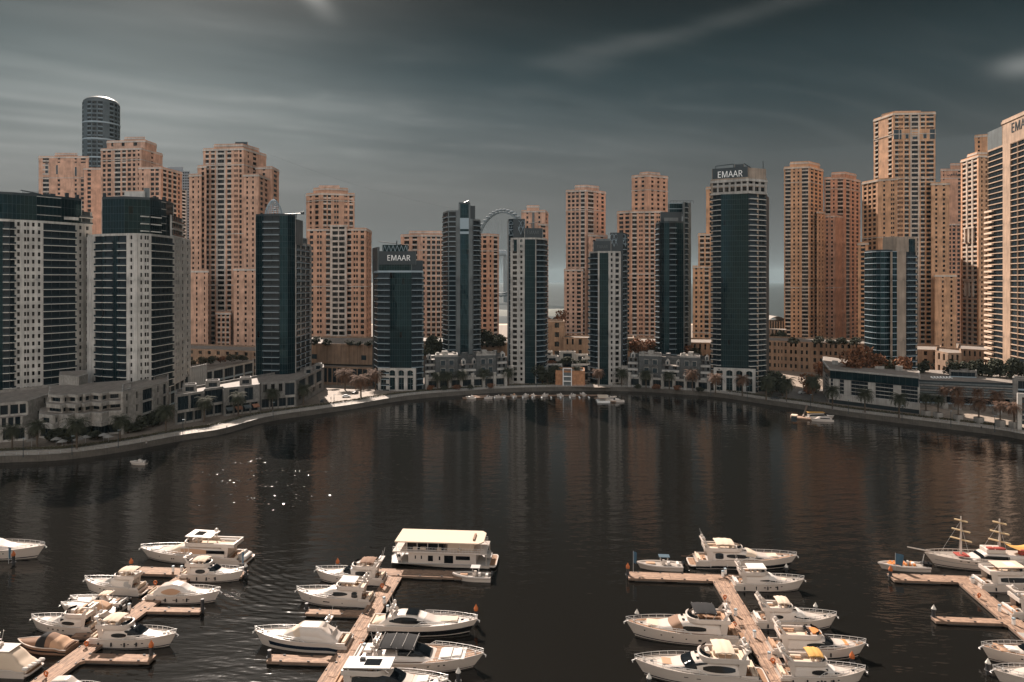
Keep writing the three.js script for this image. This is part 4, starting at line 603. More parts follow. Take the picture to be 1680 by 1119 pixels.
function townhouse(label, x0, x1, d0, d1) {
  const t = new Tower('townhouse_row', label, 'building', { wall: M.townGrey, trim: podStone, slab: podStone, white: podStone }), at = (q, dd = 0) => [lerp(x0, x1, q), lerp(d0, d1, q) + dd];
  t.block([at(0), at(1)], 0, { h: 8.6, spec: 's.1 7(x1.5 s.15)', fh: 5.8, back: 18 });
  const f = frame(P(...at(0)), P(...at(1))); for (let k = 0; k < 8; k++) { const a = f.L * (.02 + .96 * k / 7); new MB().box(f, a - .85, a + .85, 2.5, 10.6, .3, 2.2).box(f, a - 1, a + 1, 10.6, 11.4, .2, 2.4).build('pillar', podStone, t.g); }
  t.mb('trim').box(f, 0, f.L, 7.6, 8.8, .3, 1.6);
  for (const [a, b, dd, h] of [[.13, .4, 2.2, 21.5], [.63, .87, 2.2, 21.5]]) { const i = t.block([at(a, dd), at(b, dd - .4)], 0, { y0: 8.6, h, spec: 's1 r.01 s.5', fh: 4, back: 14, parapet: 'trim' });
    const w = i.fr; for (const q of [.24, .62]) { for (let s = 0; s < 2; s++) { const a0 = w.L * q, yy = 10.4 + s * 5; t.mb('white').box(w, a0 - .2, a0 + w.L * .2 + .2, yy - .2, yy + 4.2, .3, .42); t.mb('tall').box(w, a0, a0 + w.L * .2, yy, yy + 3.9, .3, .5); new MB().box(w, a0 - .3, a0 + w.L * .2 + .3, yy + .2, yy + 1.1, .5, 1.1).build('balcony', M.townGrey, t.g); } }
    t.mb('roof').box(w, w.L * .1, w.L * .9, h, h + .9, -10, -2); t.mb('white').box(w, w.L * .35, w.L * .6, h + .9, h + 3, -7, -3.4); t.mb('white').box(w, w.L * .08, w.L * .2, h, h + 2.4, -5, -2); }
  for (const [a, b, dd, n] of [[.0, .12, 1.2, 3], [.41, .62, 1, 2], [.88, 1, 1.2, 3]]) for (let s = 0; s < n; s++) { t.block([at(a, dd + s * 2.4), at(b, dd + s * 2.4)], 0, { y0: 8.6 + s * 3.6, h: 12.2 + s * 3.6, spec: 's.2 n1 s.25 n1 s.2', fh: 3.6, back: 12 - s * 2 }); const fr = frame(P(...at(a, dd + s * 2.4)), P(...at(b, dd + s * 2.4))); new MB().box(fr, 0, fr.L, 8.6 + s * 3.6, 9.8 + s * 3.6, .3, 1.5).build('balcony', M.stoneW, t.g); }
  for (const q of [.03, .45, .58, .93]) { const w = frame(P(...at(q, 7)), P(...at(q + .05, 7))), sh = new THREE.Shape([[0, 0], [w.L, 0], [w.L, 2.4], [w.L / 2, 4], [0, 2.4]].map(z => new THREE.Vector2(...z))), g = new THREE.ExtrudeGeometry(sh, { depth: 2, bevelEnabled: false }), m = new THREE.Matrix4().makeBasis(new THREE.Vector3(w.u[0], 0, w.u[1]), new THREE.Vector3(0, 1, 0), new THREE.Vector3(w.n[0], 0, w.n[1])); m.setPosition(...at3(w, 0, q < .1 || q > .9 ? 19.4 : 15.8, -2)); g.applyMatrix4(m); mesh('gable', g, M.stoneW, t.g); t.mb('tall').box(w, w.L * .3, w.L * .7, (q < .1 || q > .9 ? 19.4 : 15.8) + .4, (q < .1 || q > .9 ? 19.4 : 15.8) + 2.3, 0, .12); }
  t.block([at(.02, 14), at(.98, 14)], 0, { h: 19, spec: 's1', back: 14, parapet: true }); 
  for (let k = 0; k < 7; k++) { const q = .06 + .13 * k + .03 * R(); t.block([at(q, 16 + R() * 5), at(q + .04 + .03 * R(), 16 + R() * 5)], 0, { y0: 19, h: 20.5 + R() * 2.5, spec: 's1', back: 4 + 3 * R(), roofKey: k % 3 ? 'roof' : 'trim' }); }
  t.done();
}
townhouse('grey and white townhouse row with shop arcade between the first EMAAR tower and the wheel', 697, 831, 410, 424);
townhouse('grey and white townhouse row left of the tallest EMAAR tower', 1031, 1166, 422, 404);
{ const t = new Tower('gatehouse', 'small white corner house between the dark lattice tower and left townhouses', 'building', glassWhite); t.block([[824, 432], [842, 430]], 0, { h: 13, spec: 's.6 n.5 s.6', back: 14, parapet: true }); t.done(); }
{ const t = new Tower('gatehouse', 'small white corner house right of the lattice tower base', 'building', glassWhite); t.block([[1020, 428], [1034, 426]], 0, { h: 13.5, spec: 's1', back: 14, parapet: true }); t.done(); }
{ // centre plaza
  const t = new Tower('orange_pavilion', 'low orange walled pavilion with white framed gate in the centre plaza', 'building', { wall: std(.62, .30, .15, { map: wearS }), trim: M.white });
  t.block([[912, 427], [924, 426], [937, 425], [959, 425]], 0, { h: 10.6, spec: ['s1', 'r1', 's1'], back: 16, parapet: true });
  const f = frame(P(923.5, 425.8), P(937.5, 424.8)); for (const a of [0, .97]) t.mb('white').box(f, f.L * a, f.L * a + .5, 2.5, 13.5, .3, 1); for (const y of [5, 8, 13]) t.mb('white').box(f, 0, f.L, y, y + .5, .32, .95); t.done();
  const t2 = new Tower('plaza_terraces', 'pale terraced roofs and canopies stepping up behind the centre plaza', 'building', { wall: M.stone, trim: M.stoneW });
  for (const [a, b, d, y0, h, bk] of [[893, 922, 446, 2.5, 12.5, 8], [938, 972, 444, 2.5, 12.6, 8], [896, 916, 460, 2.5, 15.6, 9], [918, 944, 462, 2.5, 18.6, 6], [944, 964, 464, 2.5, 16.4, 6], [896, 906, 474, 2.5, 17.6, 6], [955, 974, 458, 2.5, 14.8, 8]]) t2.block([[a, d], [b, d]], 0, { y0, h, spec: 's.4 x1 s.4', fh: 5, back: bk, parapet: 'trim' }); t2.done();
}
{ const t = new Tower('glass_pavilion', 'low modern block with glass top floors and white wall panels on the right quay', 'building', { wall: M.stone, trim: M.stoneW, panel: M.panelBlue });
  const A = [1351, 398], B = [1361, 366], C = [1508, 335];
  t.block([A, B, C], 0, { h: 6.2, spec: ['s1', 'k1'], back: 26 });
  t.block([A, [1361, 365], [1508.5, 334]], 0, { y0: 4.6, h: 7.6, right: 's1', spec: ['s1', 's1'], back: 26 });
  t.block([A, [1361, 366], [1508, 335]], 0, { y0: 7.6, h: 15.4, right: 's1', spec: ['s.4 x1 s.4', 'x.5 s.85 x.6 s.9 x2.2 s.9 x2.2 s.9 x2.1'], fh: 2.2, back: 26 });
  t.block([A, [1362, 367.5], [1507, 336.5]], 0, { y0: 15.4, h: 20, right: 'g1', spec: ['g1', 'g1'], fh: 5, pw: 2.8, back: 24 });
  t.block([[1350, 399], [1360.5, 364.5], [1509, 333.8]], 0, { y0: 20, h: 20.8, spec: 's1', back: 28 });
  for (const [a, b, dd, h] of [[1388, 1404, 376, 24.4], [1436, 1450, 366, 24], [1470, 1480, 358, 25], [1366, 1374, 384, 24.6]]) t.block([[a, dd], [b, dd - 2]], 0, { y0: 20.8, h: h - 2, spec: 's1', back: 4 });
  t.done(); }
{ const t = new Tower('parking_house', 'long louvred parking house with roof pool behind the palm planters, right edge', 'building', { wall: lowStone, trim: M.slabBlue });
  t.block([[1502, 366], [1600, 358], [1662, 352], [1760, 342]], 0, { h: 6.8, spec: ['s.1 x1 s.1 x1 s.1', 's.1 x1 s.1', 's.1 x1'], fh: 6, back: 50 });
  for (let k = 0; k < 6; k++) { const fr = frame(P(1504, 364), P(1662, 350)); new MB().box(fr, 0, fr.L, 7 + k * 1.25, 7.8 + k * 1.25, -.4, .5 - .06 * k).build('louvre', k % 2 ? M.greyPanel : lowStone, t.g); }
  t.block([[1504, 367], [1662, 353], [1760, 344]], 0, { y0: 6.8, h: 14.6, spec: 'k1', back: 50 });
  t.block([[1558, 378], [1602, 374]], 0, { y0: 14.6, h: 17.4, spec: 'x1', back: 8, parapet: true });
  t.block([[1662, 351], [1760, 343]], 0, { y0: 6.8, h: 16.4, spec: 's.2 x1 s.2 x1', fh: 5, back: 12, parapet: true }); t.done();
  for (let k = 0; k < 7; k++) { const p = P(1530 + k * 5, 372), b = k ? copy(scene.getObjectByName('sun_lounger')) : thing('sun_lounger', 'small white sun lounger in the row on the parking house roof', 'sun lounger', [0, 0, 0], 0, 'sun loungers on the parking house roof'); if (!k) { mesh('base', new RoundedBoxGeometry(.9, .35, 2, 1, .08), M.white, b, [0, .2, 0]); mesh('backrest', new RoundedBoxGeometry(.9, .12, .9, 1, .05), M.white, b, [0, .6, -.9], [.7, 0, 0]); } b.position.set(p[0], 14.62, p[1]); b.userData.label = 'white sun lounger on the parking house roof, ' + ['leftmost of seven', 'second from left', 'third from left', 'middle one', 'third from right', 'second from right', 'rightmost of seven'][k]; }
}
{ const t = thing('sign_pylon', 'tall pale sign pylon with dark slots cut by the right edge', 'sign', [0, 0, 0]); const f = frame(P(1669, 300), P(1700, 297)), s = new MB(), k = new MB(); s.box(f, 0, 1.6, GY, 18.5, -1, .6).box(f, 1.6, f.L, 16.8, 18.5, -.9, .55); for (let i = 0; i < 5; i++) k.box(f, 1.6, f.L, 5 + i * 2.3, 6.4 + i * 2.3, -.5, .3); s.build('frame', M.stoneW, t); k.build('sign_board', M.darkMetal, t); }
{ const t = new Tower('beach_hall', 'small white hall with arched roof by the sea, in the right gap', 'building', glassWhite); const d = 700; t.block([[1258, d], [1292, d]], 0, { h: Yp(527, d), spec: '8(x1 s.15)', fh: 20, back: 30 }); const f = frame(P(1258, d), P(1292, d)), m = new MB(); m.grid((s, q) => at3(f, f.L * s, Yp(527, d) + 5 * Math.sin(s * 3.1416), -30 * q + 1), 16, 1); m.build('arched_roof', M.stoneW, t.g); t.done(); }
{ const t = new Tower('beach_house', 'low terracotta roofed house in front of the beach hall, right gap', 'building', sandMats); t.block([[1258, 610], [1290, 606]], 0, { h: 24, spec: 's.3 5(n1 s.5)', fh: 8, back: 16 }); t.done(); const t3 = new Tower('beach_house', 'low pale house beside the sea in the centre gap', 'building', sandMats); t3.block([[893, 620], [928, 616]], 0, { h: 26, spec: 's.3 5(n1 s.5)', fh: 8, back: 16 }); t3.done(); }

// ------------------------------------------------------------------ roads, plazas and their markings
const sheet = (name, label, px, mat, y) => { const m = new MB(); m.poly(px.map(([x, r]) => P(x, F * (H - y) / (r - HY))), y); return tag(m.build(name, mat), label, null, null, 'structure'); };
const asphalt = std(.075, .075, .078, { map: wearS }), paving = std(.42, .335, .265, { map: wearS });
sheet('plaza', 'sunlit pale plaza at the left bend of the quay', [[527, 664], [560, 659], [600, 653], [640, 648], [638, 634], [606, 638], [596, 622], [556, 609], [540, 622], [520, 648]], paving, GY + .012);
sheet('road', 'dark street behind the left plaza', [[556, 608], [600, 622], [640, 612], [640, 588], [500, 592], [520, 600]], asphalt, GY + .010);
sheet('plaza', 'sunlit pale slope of the street right of the tallest EMAAR tower', [[1278, 612], [1288, 636], [1350, 638], [1346, 612], [1310, 606]], paving, GY + .012);
sheet('plaza', 'grey paved turning circle beside the right quay', [[1256, 650], [1290, 637], [1352, 639], [1356, 660], [1260, 654]], std(.24, .22, .2, { map: wearS }), GY + .012);
sheet('road', 'dark road across the right gap', [[1256, 598], [1256, 606], [1420, 612], [1420, 600]], asphalt, GY + .014);
sheet('plaza', 'sunlit paved square with the planter palms, right', [[1506, 669], [1512, 688], [1600, 697], [1690, 711], [1690, 676], [1600, 666]], paving, GY + .010);
sheet('plaza', 'pale paved centre plaza between the lattice towers', [[896, 634], [1000, 636], [1010, 632], [962, 624], [900, 626]], std(.4, .32, .25, { map: wearS }), GY + .012);
{ const z = new MB(); for (let k = 0; k < 14; k++) { const x = 545 + k * 6, p = P(x, gd(599 - k * .7)); z.quad([p[0], GY + .018, p[1]], [p[0] + 1, GY + .018, p[1]], [p[0] + 1, GY + .018, p[1] - 4], [p[0], GY + .018, p[1] - 4]); } for (let k = 0; k < 8; k++) { const p = P(557 + k * 5, gd(626 + k * .5)); z.quad([p[0], GY + .018, p[1]], [p[0] + .9, GY + .018, p[1]], [p[0] + .9, GY + .018, p[1] - 3], [p[0], GY + .018, p[1] - 3]); } const m = z.build('road_markings', M.white); tag(m, 'white stripes painted on the left street', null, null, 'structure'); }

const NTH = ['leftmost', 'second', 'third', 'fourth', 'fifth', 'sixth', 'seventh', 'eighth', 'ninth', 'tenth', 'eleventh', 'twelfth'], nth = (k, n) => k === 0 ? 'leftmost of ' + n : k === n - 1 && n > 2 ? 'rightmost of ' + n : NTH[k] + ' from left of ' + n;
const row_ = (list, fn) => { const xs = list.map(q => q[0]).sort((a, b) => a - b); for (const q of list) fn(q, ', ' + nth(xs.indexOf(q[0]), list.length)); };
// ------------------------------------------------------------------ palms, trees, hedges
function palmProto(seed, hh, warm) {
  const r = rng(seed), g = new THREE.Group(); const tr = new MB(), bend = (r() - .5) * .8, pts = []; for (let k = 0; k <= 5; k++) { const q = k / 5; pts.push([bend * q * q, hh * q, 0]); } for (let k = 0; k < 5; k++) tr.bar(pts[k], pts[k + 1], .3 - k * .02, 7, .28 - k * .02); tr.build('trunk', PALM.trunk, g);
  const cr = new MB(), c0 = [bend, hh, 0]; for (let k = 0; k < 46; k++) {
    const a = k * 2.39996 + r() * .3, up = 1.15 - k / 46 * 1.8 + (r() - .5) * .2, len = 3.7 + r() * 1.1; let p = [...c0], e = up; const ca = Math.cos(a), sa = Math.sin(a), spine = [p];
    for (let s = 0; s < 6; s++) { const st = len / 6; p = [p[0] + ca * Math.cos(e) * st, p[1] + Math.sin(e) * st, p[2] + sa * Math.cos(e) * st]; e -= .3; spine.push(p); }
    for (let s = 1; s <= 6; s++) { const q = spine[s], b = spine[s - 1], w = 1.0 * Math.sin(Math.PI * (s / 7) ** .7) + .08; for (const sd of [-1, 1]) for (let l = 0; l < 2; l++) { const t = l / 2, m = [lerp(b[0], q[0], t), lerp(b[1], q[1], t), lerp(b[2], q[2], t)], n = [lerp(b[0], q[0], t + .34), lerp(b[1], q[1], t + .34), lerp(b[2], q[2], t + .34)]; cr.tri(m, n, [n[0] - sa * w * sd + ca * .3, n[1] - .28 * w - .1, n[2] + ca * w * sd + sa * .3]); } }
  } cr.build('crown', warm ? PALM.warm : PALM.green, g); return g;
}
const PALM = { trunk: std(.09, .065, .045), green: std(.035, .038, .02, { roughness: .9 }), warm: std(.12, .062, .035, { roughness: .9 }) };  // warm: crown colour tinted as if sunlit
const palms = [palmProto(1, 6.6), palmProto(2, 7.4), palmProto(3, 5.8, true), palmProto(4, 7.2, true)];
function palm(px, gy, h, v, label, group) { const o = palms[v].clone(); o.name = numbered('palm_tree'); scene.add(o); const p = P(px, gd(gy)), s = h / (palms[v].children[0].geometry.boundingBox || (palms[v].children[0].geometry.computeBoundingBox(), palms[v].children[0].geometry.boundingBox)).max.y * 1.0; o.position.set(p[0], GY, p[1]); o.scale.setScalar(s); o.rotation.y = R() * 6.28; return tag(o, label, 'palm tree', group); }
const PG = 'date palms along the left promenade', PG2 = 'date palms before the townhouse rows', PG3 = 'date palms along the right quay';
row_([[126, 737, 10], [61, 735, 9], [197, 724, 9], [20, 738, 8], [272, 708, 9.5], [335, 693, 10], [391, 684, 10], [447, 672, 9], [498, 665, 9]], ([x, y, h], n) => palm(x, y, h, x % 2 ? 1 : 0, 'dark date palm beside the left promenade' + n, PG));
row_([[592, 651], [566, 640], [616, 640]], ([x, y], n) => palm(x, y, 10, 2, 'date palm with sun tinted reddish crown on the left plaza' + n, 'sun tinted palms on the left plaza'));
row_([[718, 640], [757, 637], [795, 635], [834, 633], [735, 639]], ([x, y], n) => palm(x, y, 9, 0, 'dark date palm before the left townhouse arcade' + n, PG2));
palm(912, 630, 10, 1, 'dark date palm left of the orange pavilion gate'); palm(947, 630, 9.5, 1, 'dark date palm before the right half of the orange pavilion'); palm(905, 628, 8, 0, 'short dark palm at the foot of the left lattice tower');
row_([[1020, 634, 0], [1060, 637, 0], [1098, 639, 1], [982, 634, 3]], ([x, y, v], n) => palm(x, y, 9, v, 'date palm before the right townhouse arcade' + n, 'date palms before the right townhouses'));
palm(1136, 641, 10.5, 3, 'palm with sun tinted brownish crown at the right end of the right townhouses');
row_([[1174, 647], [1218, 650]], ([x, y], n) => palm(x, y, 10, 3, 'sun tinted brownish palm before the arched base' + n, 'palms before the arched base'));
row_([[1257, 658, 11], [1290, 659, 11], [1333, 660, 12]], ([x, y, h], n) => palm(x, y, h, 1, 'tall dark palm on the right turning circle' + n, 'palms of the turning circle'));
row_([[1366, 671], [1419, 677], [1475, 686]], ([x, y], n) => palm(x, y, 10, 1, 'dark palm before the low modern block' + n, 'palms before the low modern block'));
// planters, each with its palm
const planter = thing('palm_planter', '', 'planter', [0, 0, 0], 0, 'white palm planters on the right square'); { const sh = new RoundedBoxGeometry(3, 3, 3, 2, .12); mesh('tub', sh, M.stoneW, planter, [0, 1.5, 0]); mesh('soil', new THREE.BoxGeometry(2.6, .1, 2.6), std(.08, .06, .045), planter, [0, 3.02, 0]); }
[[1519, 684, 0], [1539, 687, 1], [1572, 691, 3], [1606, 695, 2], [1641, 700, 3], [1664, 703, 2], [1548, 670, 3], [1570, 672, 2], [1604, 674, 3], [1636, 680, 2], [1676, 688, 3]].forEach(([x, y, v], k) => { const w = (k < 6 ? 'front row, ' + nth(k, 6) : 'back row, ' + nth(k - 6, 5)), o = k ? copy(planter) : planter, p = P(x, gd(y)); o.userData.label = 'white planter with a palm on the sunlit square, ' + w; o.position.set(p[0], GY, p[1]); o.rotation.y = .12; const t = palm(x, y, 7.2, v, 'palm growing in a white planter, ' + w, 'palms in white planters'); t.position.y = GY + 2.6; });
// leafy clumps
function leafy(seed, mat) { const r = rng(seed), m = new MB(); for (let c = 0; c < 9; c++) { const cx = (r() - .5) * 1.1, cy = .45 + r() * .75, cz = (r() - .5) * 1.1, cr = .28 + r() * .24; for (let k = 0; k < 75; k++) { const a = r() * 6.28, e = Math.asin(r() * 2 - 1), rr = cr * Math.cbrt(.35 + .65 * r()), x = cx + rr * Math.cos(e) * Math.cos(a), y = cy + rr * Math.sin(e) * .85, z = cz + rr * Math.cos(e) * Math.sin(a), s = .05 + r() * .06, t = r() * 6.28, u = [Math.cos(t) * s, (r() - .5) * s * 1.6, Math.sin(t) * s], v = [-Math.sin(t) * s * .6, (r() - .2) * s, Math.cos(t) * s * .6]; m.quad([x - u[0] - v[0], y - u[1] - v[1], z - u[2] - v[2]], [x + u[0] - v[0], y + u[1] - v[1], z + u[2] - v[2]], [x + u[0] + v[0], y + u[1] + v[1], z + u[2] + v[2]], [x - u[0] + v[0], y - u[1] + v[1], z - u[2] + v[2]]); } } const g = new THREE.Group(); m.build('crown', mat, g); const tr = new MB(); for (let k = 0; k < 4; k++) tr.bar([0, 0, 0], [(r() - .5) * .7, .5 + r() * .4, (r() - .5) * .7], .05, 5, .02); tr.build('trunk', PALM.trunk, g); return g; }
const LEAF = [std(.038, .042, .024, { roughness: .95 }), std(.055, .05, .026, { roughness: .95 }), std(.20, .085, .04, { roughness: .95 })];
const clumps = [leafy(11, LEAF[0]), leafy(12, LEAF[0]), leafy(13, LEAF[1]), leafy(14, LEAF[2])];
function bush(px, d, y0, w, h, v, label, group, name = 'shade_tree') { const o = clumps[v].clone(); o.name = numbered(name); scene.add(o); const p = P(px, d); o.position.set(p[0], y0, p[1]); o.scale.set(w / 1.7, h / 1.5, w / 1.7); o.rotation.y = R() * 6.28; return tag(o, label, name === 'shrub' ? 'shrub' : 'tree', group); }
const many = (list, label, group, name) => { const xs = list.map(q => q[0]).sort((a, b) => a - b); for (const [x, d, y0, w, h, v] of list) bush(x, d, y0, w, h, v, label + ', ' + nth(xs.indexOf(x), list.length), group, name); };
many([[516, 440, 26, 9, 6, 0], [534, 438, 26, 7, 4.5, 0], [575, 436, 26, 6, 4, 1], [588, 436, 26, 5, 3.4, 0], [606, 434, 26, 7, 4, 1]], 'dark bush on the plain brown podium wall, left', 'bushes on the left brown podium', 'shrub');
many([[330, 420, 16, 7, 5, 2], [345, 425, 16, 8, 5, 0], [362, 430, 16, 6, 4, 3], [380, 436, 16, 8, 5, 2], [398, 440, 16, 7, 4, 0], [314, 412, 16, 6, 4, 2]], 'bush on the roof of the left parking deck', 'bushes on the left parking deck', 'shrub');
many([[600, gd(634), GY, 11, 8, 0], [590, gd(626), GY, 9, 7, 0], [612, gd(628), GY, 10, 8, 1], [604, gd(618), GY, 9, 7, 0], [615, gd(615), GY, 8, 7, 2]], 'dark leafy tree left of the first EMAAR tower', 'trees beside the first EMAAR tower');
many([[706, 470, 12, 16, 18, 0], [716, 476, 12, 12, 16, 1], [792, 470, 22, 14, 11, 0], [806, 468, 22, 14, 12, 1], [818, 470, 22, 10, 9, 0]], 'dark leafy tree rising behind the left townhouse row', 'trees behind the left townhouses');
many([[890, 433, GY, 12, 12, 0], [900, 431, GY, 10, 9, 1], [884, 436, GY, 8, 9, 0]], 'dark leafy tree left of the orange pavilion', 'trees left of the orange pavilion');
many([[902, 450, 10, 9, 5, 3], [915, 451, 10, 8, 4.5, 0], [930, 450, 12, 9, 6, 0], [944, 448, 12, 7, 4, 1], [958, 448, 11, 8, 5, 0], [968, 450, 11, 7, 5, 2], [926, 456, 12, 7, 5, 0]], 'shrub on the terraces behind the centre plaza', 'shrubs of the plaza terraces', 'shrub');
many([[1048, 462, 18, 12, 10, 3], [1062, 460, 18, 11, 10, 3], [1074, 462, 18, 9, 9, 2], [1040, 468, 18, 10, 10, 0], [1130, 452, 16, 11, 9, 3], [1140, 450, 16, 9, 8, 2]], 'reddish tree behind the right townhouse row', 'reddish trees behind the right townhouses');
many([[1266, gd(648), GY, 13, 14, 0], [1276, gd(644), GY, 12, 12, 1], [1284, gd(650), GY, 8, 9, 0], [1270, gd(634), GY, 10, 10, 1]], 'dark leafy tree right of the arched base', 'trees at the foot of the tallest tower');
many([[1328, gd(648), GY, 10, 12, 3], [1338, gd(645), GY, 8, 10, 3], [1344, gd(618), GY, 9, 10, 3]], 'rust coloured tree beside the right turning circle', 'rust coloured trees of the right street');
many([[1396, 372, 14, 13, 16, 3], [1408, 374, 14, 14, 18, 3], [1420, 376, 14, 12, 16, 2], [1434, 372, 14, 12, 14, 3], [1446, 372, 14, 10, 12, 3], [1462, 368, 14, 10, 12, 2], [1476, 366, 14, 11, 13, 3], [1486, 366, 14, 9, 11, 2]], 'rust tinted tree standing behind the low modern block', 'trees behind the low modern block');
many([[1500, 392, 14, 9, 8, 0], [1514, 394, 14, 10, 8, 0], [1560, 386, 14, 9, 8, 0], [1576, 386, 14, 11, 9, 1], [1592, 384, 14, 9, 9, 0], [1606, 384, 14, 9, 8, 0], [1622, 380, 14, 10, 10, 1], [1640, 376, 14, 11, 11, 0], [1658, 372, 14, 11, 12, 0], [1674, 370, 14, 10, 11, 1]], 'dark leafy tree behind the long parking house', 'trees behind the parking house');
many([[1300, 480, 23, 9, 5, 0], [1340, 478, 23, 10, 6, 0], [1366, 474, 23, 9, 5, 1], [1384, 470, 23, 9, 6, 0], [1400, 470, 23, 10, 6, 0], [1280, 560, 18, 10, 9, 0], [1268, 556, 18, 8, 7, 2]], 'dark bush on the roof of the long sand arcade building', 'bushes on the sand arcade', 'shrub');
many([[900, 640, 24, 16, 9, 3], [914, 640, 24, 16, 10, 3], [922, 630, 24, 12, 16, 3]], 'orange tinted tree by the sea in the centre gap', 'orange trees in the centre gap');
many([[40, 282, GY, 7, 5, 0], [85, 277, GY, 8, 5, 0], [110, 275, GY, 7, 5, 1], [160, 281, GY, 7, 4, 0], [210, 292, GY, 7, 6, 0], [225, 296, GY, 8, 6, 1], [250, 305, GY, 7, 6, 0], [262, 310, GY, 8, 7, 0]], 'dark shrub in the shade before the left podiums', 'shrubs before the left podiums', 'shrub');
many([[706, 405, GY, 5, 3, 3], [727, 406, GY, 5, 3, 0], [748, 408, GY, 6, 3, 3], [770, 409, GY, 5, 3, 0], [806, 413, GY, 5, 3, 3], [1045, 412, GY, 5, 3, 0], [1075, 409, GY, 6, 3, 3], [1112, 405, GY, 5, 3, 3], [1150, 401, GY, 6, 3, 0]], 'low shrub in the flower beds before the townhouse arcades', 'shrubs before the townhouses', 'shrub');
// hedge strip
{ const h = off(quayW, 8), h2 = off(quayW, 9.6), r = rng(5), m = new MB(); for (let k = 6; k + 1 < h.length - 6; k++) for (let n = 0; n < 60; n++) { const q = r(), s = r(), x = lerp(lerp(h[k][0], h[k + 1][0], q), lerp(h2[k][0], h2[k + 1][0], q), s), z = lerp(lerp(h[k][1], h[k + 1][1], q), lerp(h2[k][1], h2[k + 1][1], q), s), y = GY + .15 + r() * .75, w = .22; m.quad([x - w, y - w * r(), z], [x + w, y, z + w * (r() - .5)], [x + w * r(), y + w, z + w * (r() - .5)], [x - w, y + w, z]); } tag(m.build('hedge', LEAF[1]), 'clipped dark hedge behind the promenade', 'hedge', null, 'stuff'); }

// ------------------------------------------------------------------ lamps, parasols, cars, bus
const lamp = thing('street_lamp', 'thin lamp post with flat head on the promenade', 'street lamp', [0, 0, 0], 0, 'lamp posts along the promenade'); mesh('post', new THREE.CylinderGeometry(.09, .14, 7, 8), M.darkMetal, lamp, [0, 3.5, 0]); mesh('lamp_head', new RoundedBoxGeometry(1.1, .16, .4, 1, .06), M.slabBlue, lamp, [.3, 7, 0]); mesh('base', new THREE.CylinderGeometry(.22, .26, .5, 8), M.darkMetal, lamp, [0, .25, 0]);
[[38, 750], [118, 746], [194, 735], [300, 716], [448, 684], [548, 670], [640, 655], [798, 637], [880, 634], [1040, 637], [1166, 648], [1226, 655], [1330, 670], [1392, 679], [1480, 690], [1560, 700], [1632, 709]].forEach(([x, y], k) => { const o = k ? copy(lamp) : lamp, p = P(x, gd(y)); o.userData.label = 'thin lamp post on the far promenade ' + ['at the left picture edge', 'before the left terraced podium', 'right of the terraced podium', 'left of the shop row', 'before the shop row', 'at the left plaza', 'before the first sign tower', 'before the left townhouses', 'before the left lattice tower', 'before the right townhouses', 'left of the arched base', 'at the arched base', 'at the landing stage', 'before the modern block, left end', 'before the modern block, right end', 'left among the palm planters', 'right among the palm planters'][k]; o.position.set(p[0], GY, p[1]); o.rotation.y = R() * .6; });
const sol = thing('cafe_parasol', 'cream square parasol on the terrace before the left podium', 'parasol', [0, 0, 0], 0, 'cream parasols before the left podium'); { const c = new THREE.ConeGeometry(2.4, 1, 4, 1); c.rotateY(Math.PI / 4); mesh('canopy', c, M.stoneW, sol, [0, 3, 0]); mesh('pole', new THREE.CylinderGeometry(.06, .06, 3, 6), M.steel, sol, [0, 1.5, 0]); }
[[52, 733], [92, 731], [102, 735], [140, 728], [170, 724], [178, 727], [128, 732]].forEach(([x, y], k) => { const o = k ? copy(sol) : sol, p = P(x, gd(y)); o.userData.label = 'cream parasol before the left podium, ' + nth([0, 1, 2, 4, 5, 6, 3][k], 7); o.position.set(p[0], GY, p[1]); o.rotation.y = R(); });
function car(label, px, gy, turn, paint) { const t = thing('parked_car', label, 'car', [0, 0, 0]); const sh = new THREE.Shape(); sh.moveTo(-2.2, .35); sh.lineTo(2.2, .35); sh.lineTo(2.25, .8); sh.quadraticCurveTo(1.6, .95, 1.25, .98); sh.quadraticCurveTo(.7, 1.5, .2, 1.5); sh.lineTo(-.9, 1.48); sh.quadraticCurveTo(-1.5, 1.35, -1.9, .98); sh.lineTo(-2.22, .9); sh.lineTo(-2.2, .35); const g = new THREE.ExtrudeGeometry(sh, { depth: 1.5, bevelEnabled: true, bevelSize: .1, bevelThickness: .12, bevelSegments: 2 }); g.translate(0, 0, -.75); mesh('body', g, paint, t); const gl = new THREE.Shape([[-1.35, 1.02], [1.05, 1.02], [.25, 1.42], [-.85, 1.4]].map(q => new THREE.Vector2(...q))), gg = new THREE.ExtrudeGeometry(gl, { depth: 1.76, bevelEnabled: false }); gg.translate(0, 0, -.88); mesh('window', gg, M.rail, t); const wg = new THREE.CylinderGeometry(.34, .34, .24, 12); wg.rotateX(Math.PI / 2); for (const x of [-1.35, 1.35]) for (const z of [-.8, .8]) mesh('wheel', wg, M.black, t, [x, .34, z]); const p = P(px, gd(gy)); t.position.set(p[0], GY + .02, p[1]); t.rotation.y = turn; return t; }
const paint = [phy(.75, .74, .72, { clearcoat: .6, roughness: .4 }), phy(.03, .035, .04, { clearcoat: .6 }), phy(.3, .31, .32, { clearcoat: .6 })];
car('white car on the sunlit left plaza', 568, 652, .15, paint[0]); car('black car right behind the white one on the left plaza', 583, 646, 1.2, paint[1]); car('dark car at the near edge of the left plaza', 531, 660, 1.3, paint[1]); car('dark car turning on the left street', 559, 616, .9, paint[1]); car('grey car parked beside the left shop row', 528, 630, 1.1, paint[2]); car('second dark car parked beside the left shop row', 523, 642, 1.1, paint[1]);
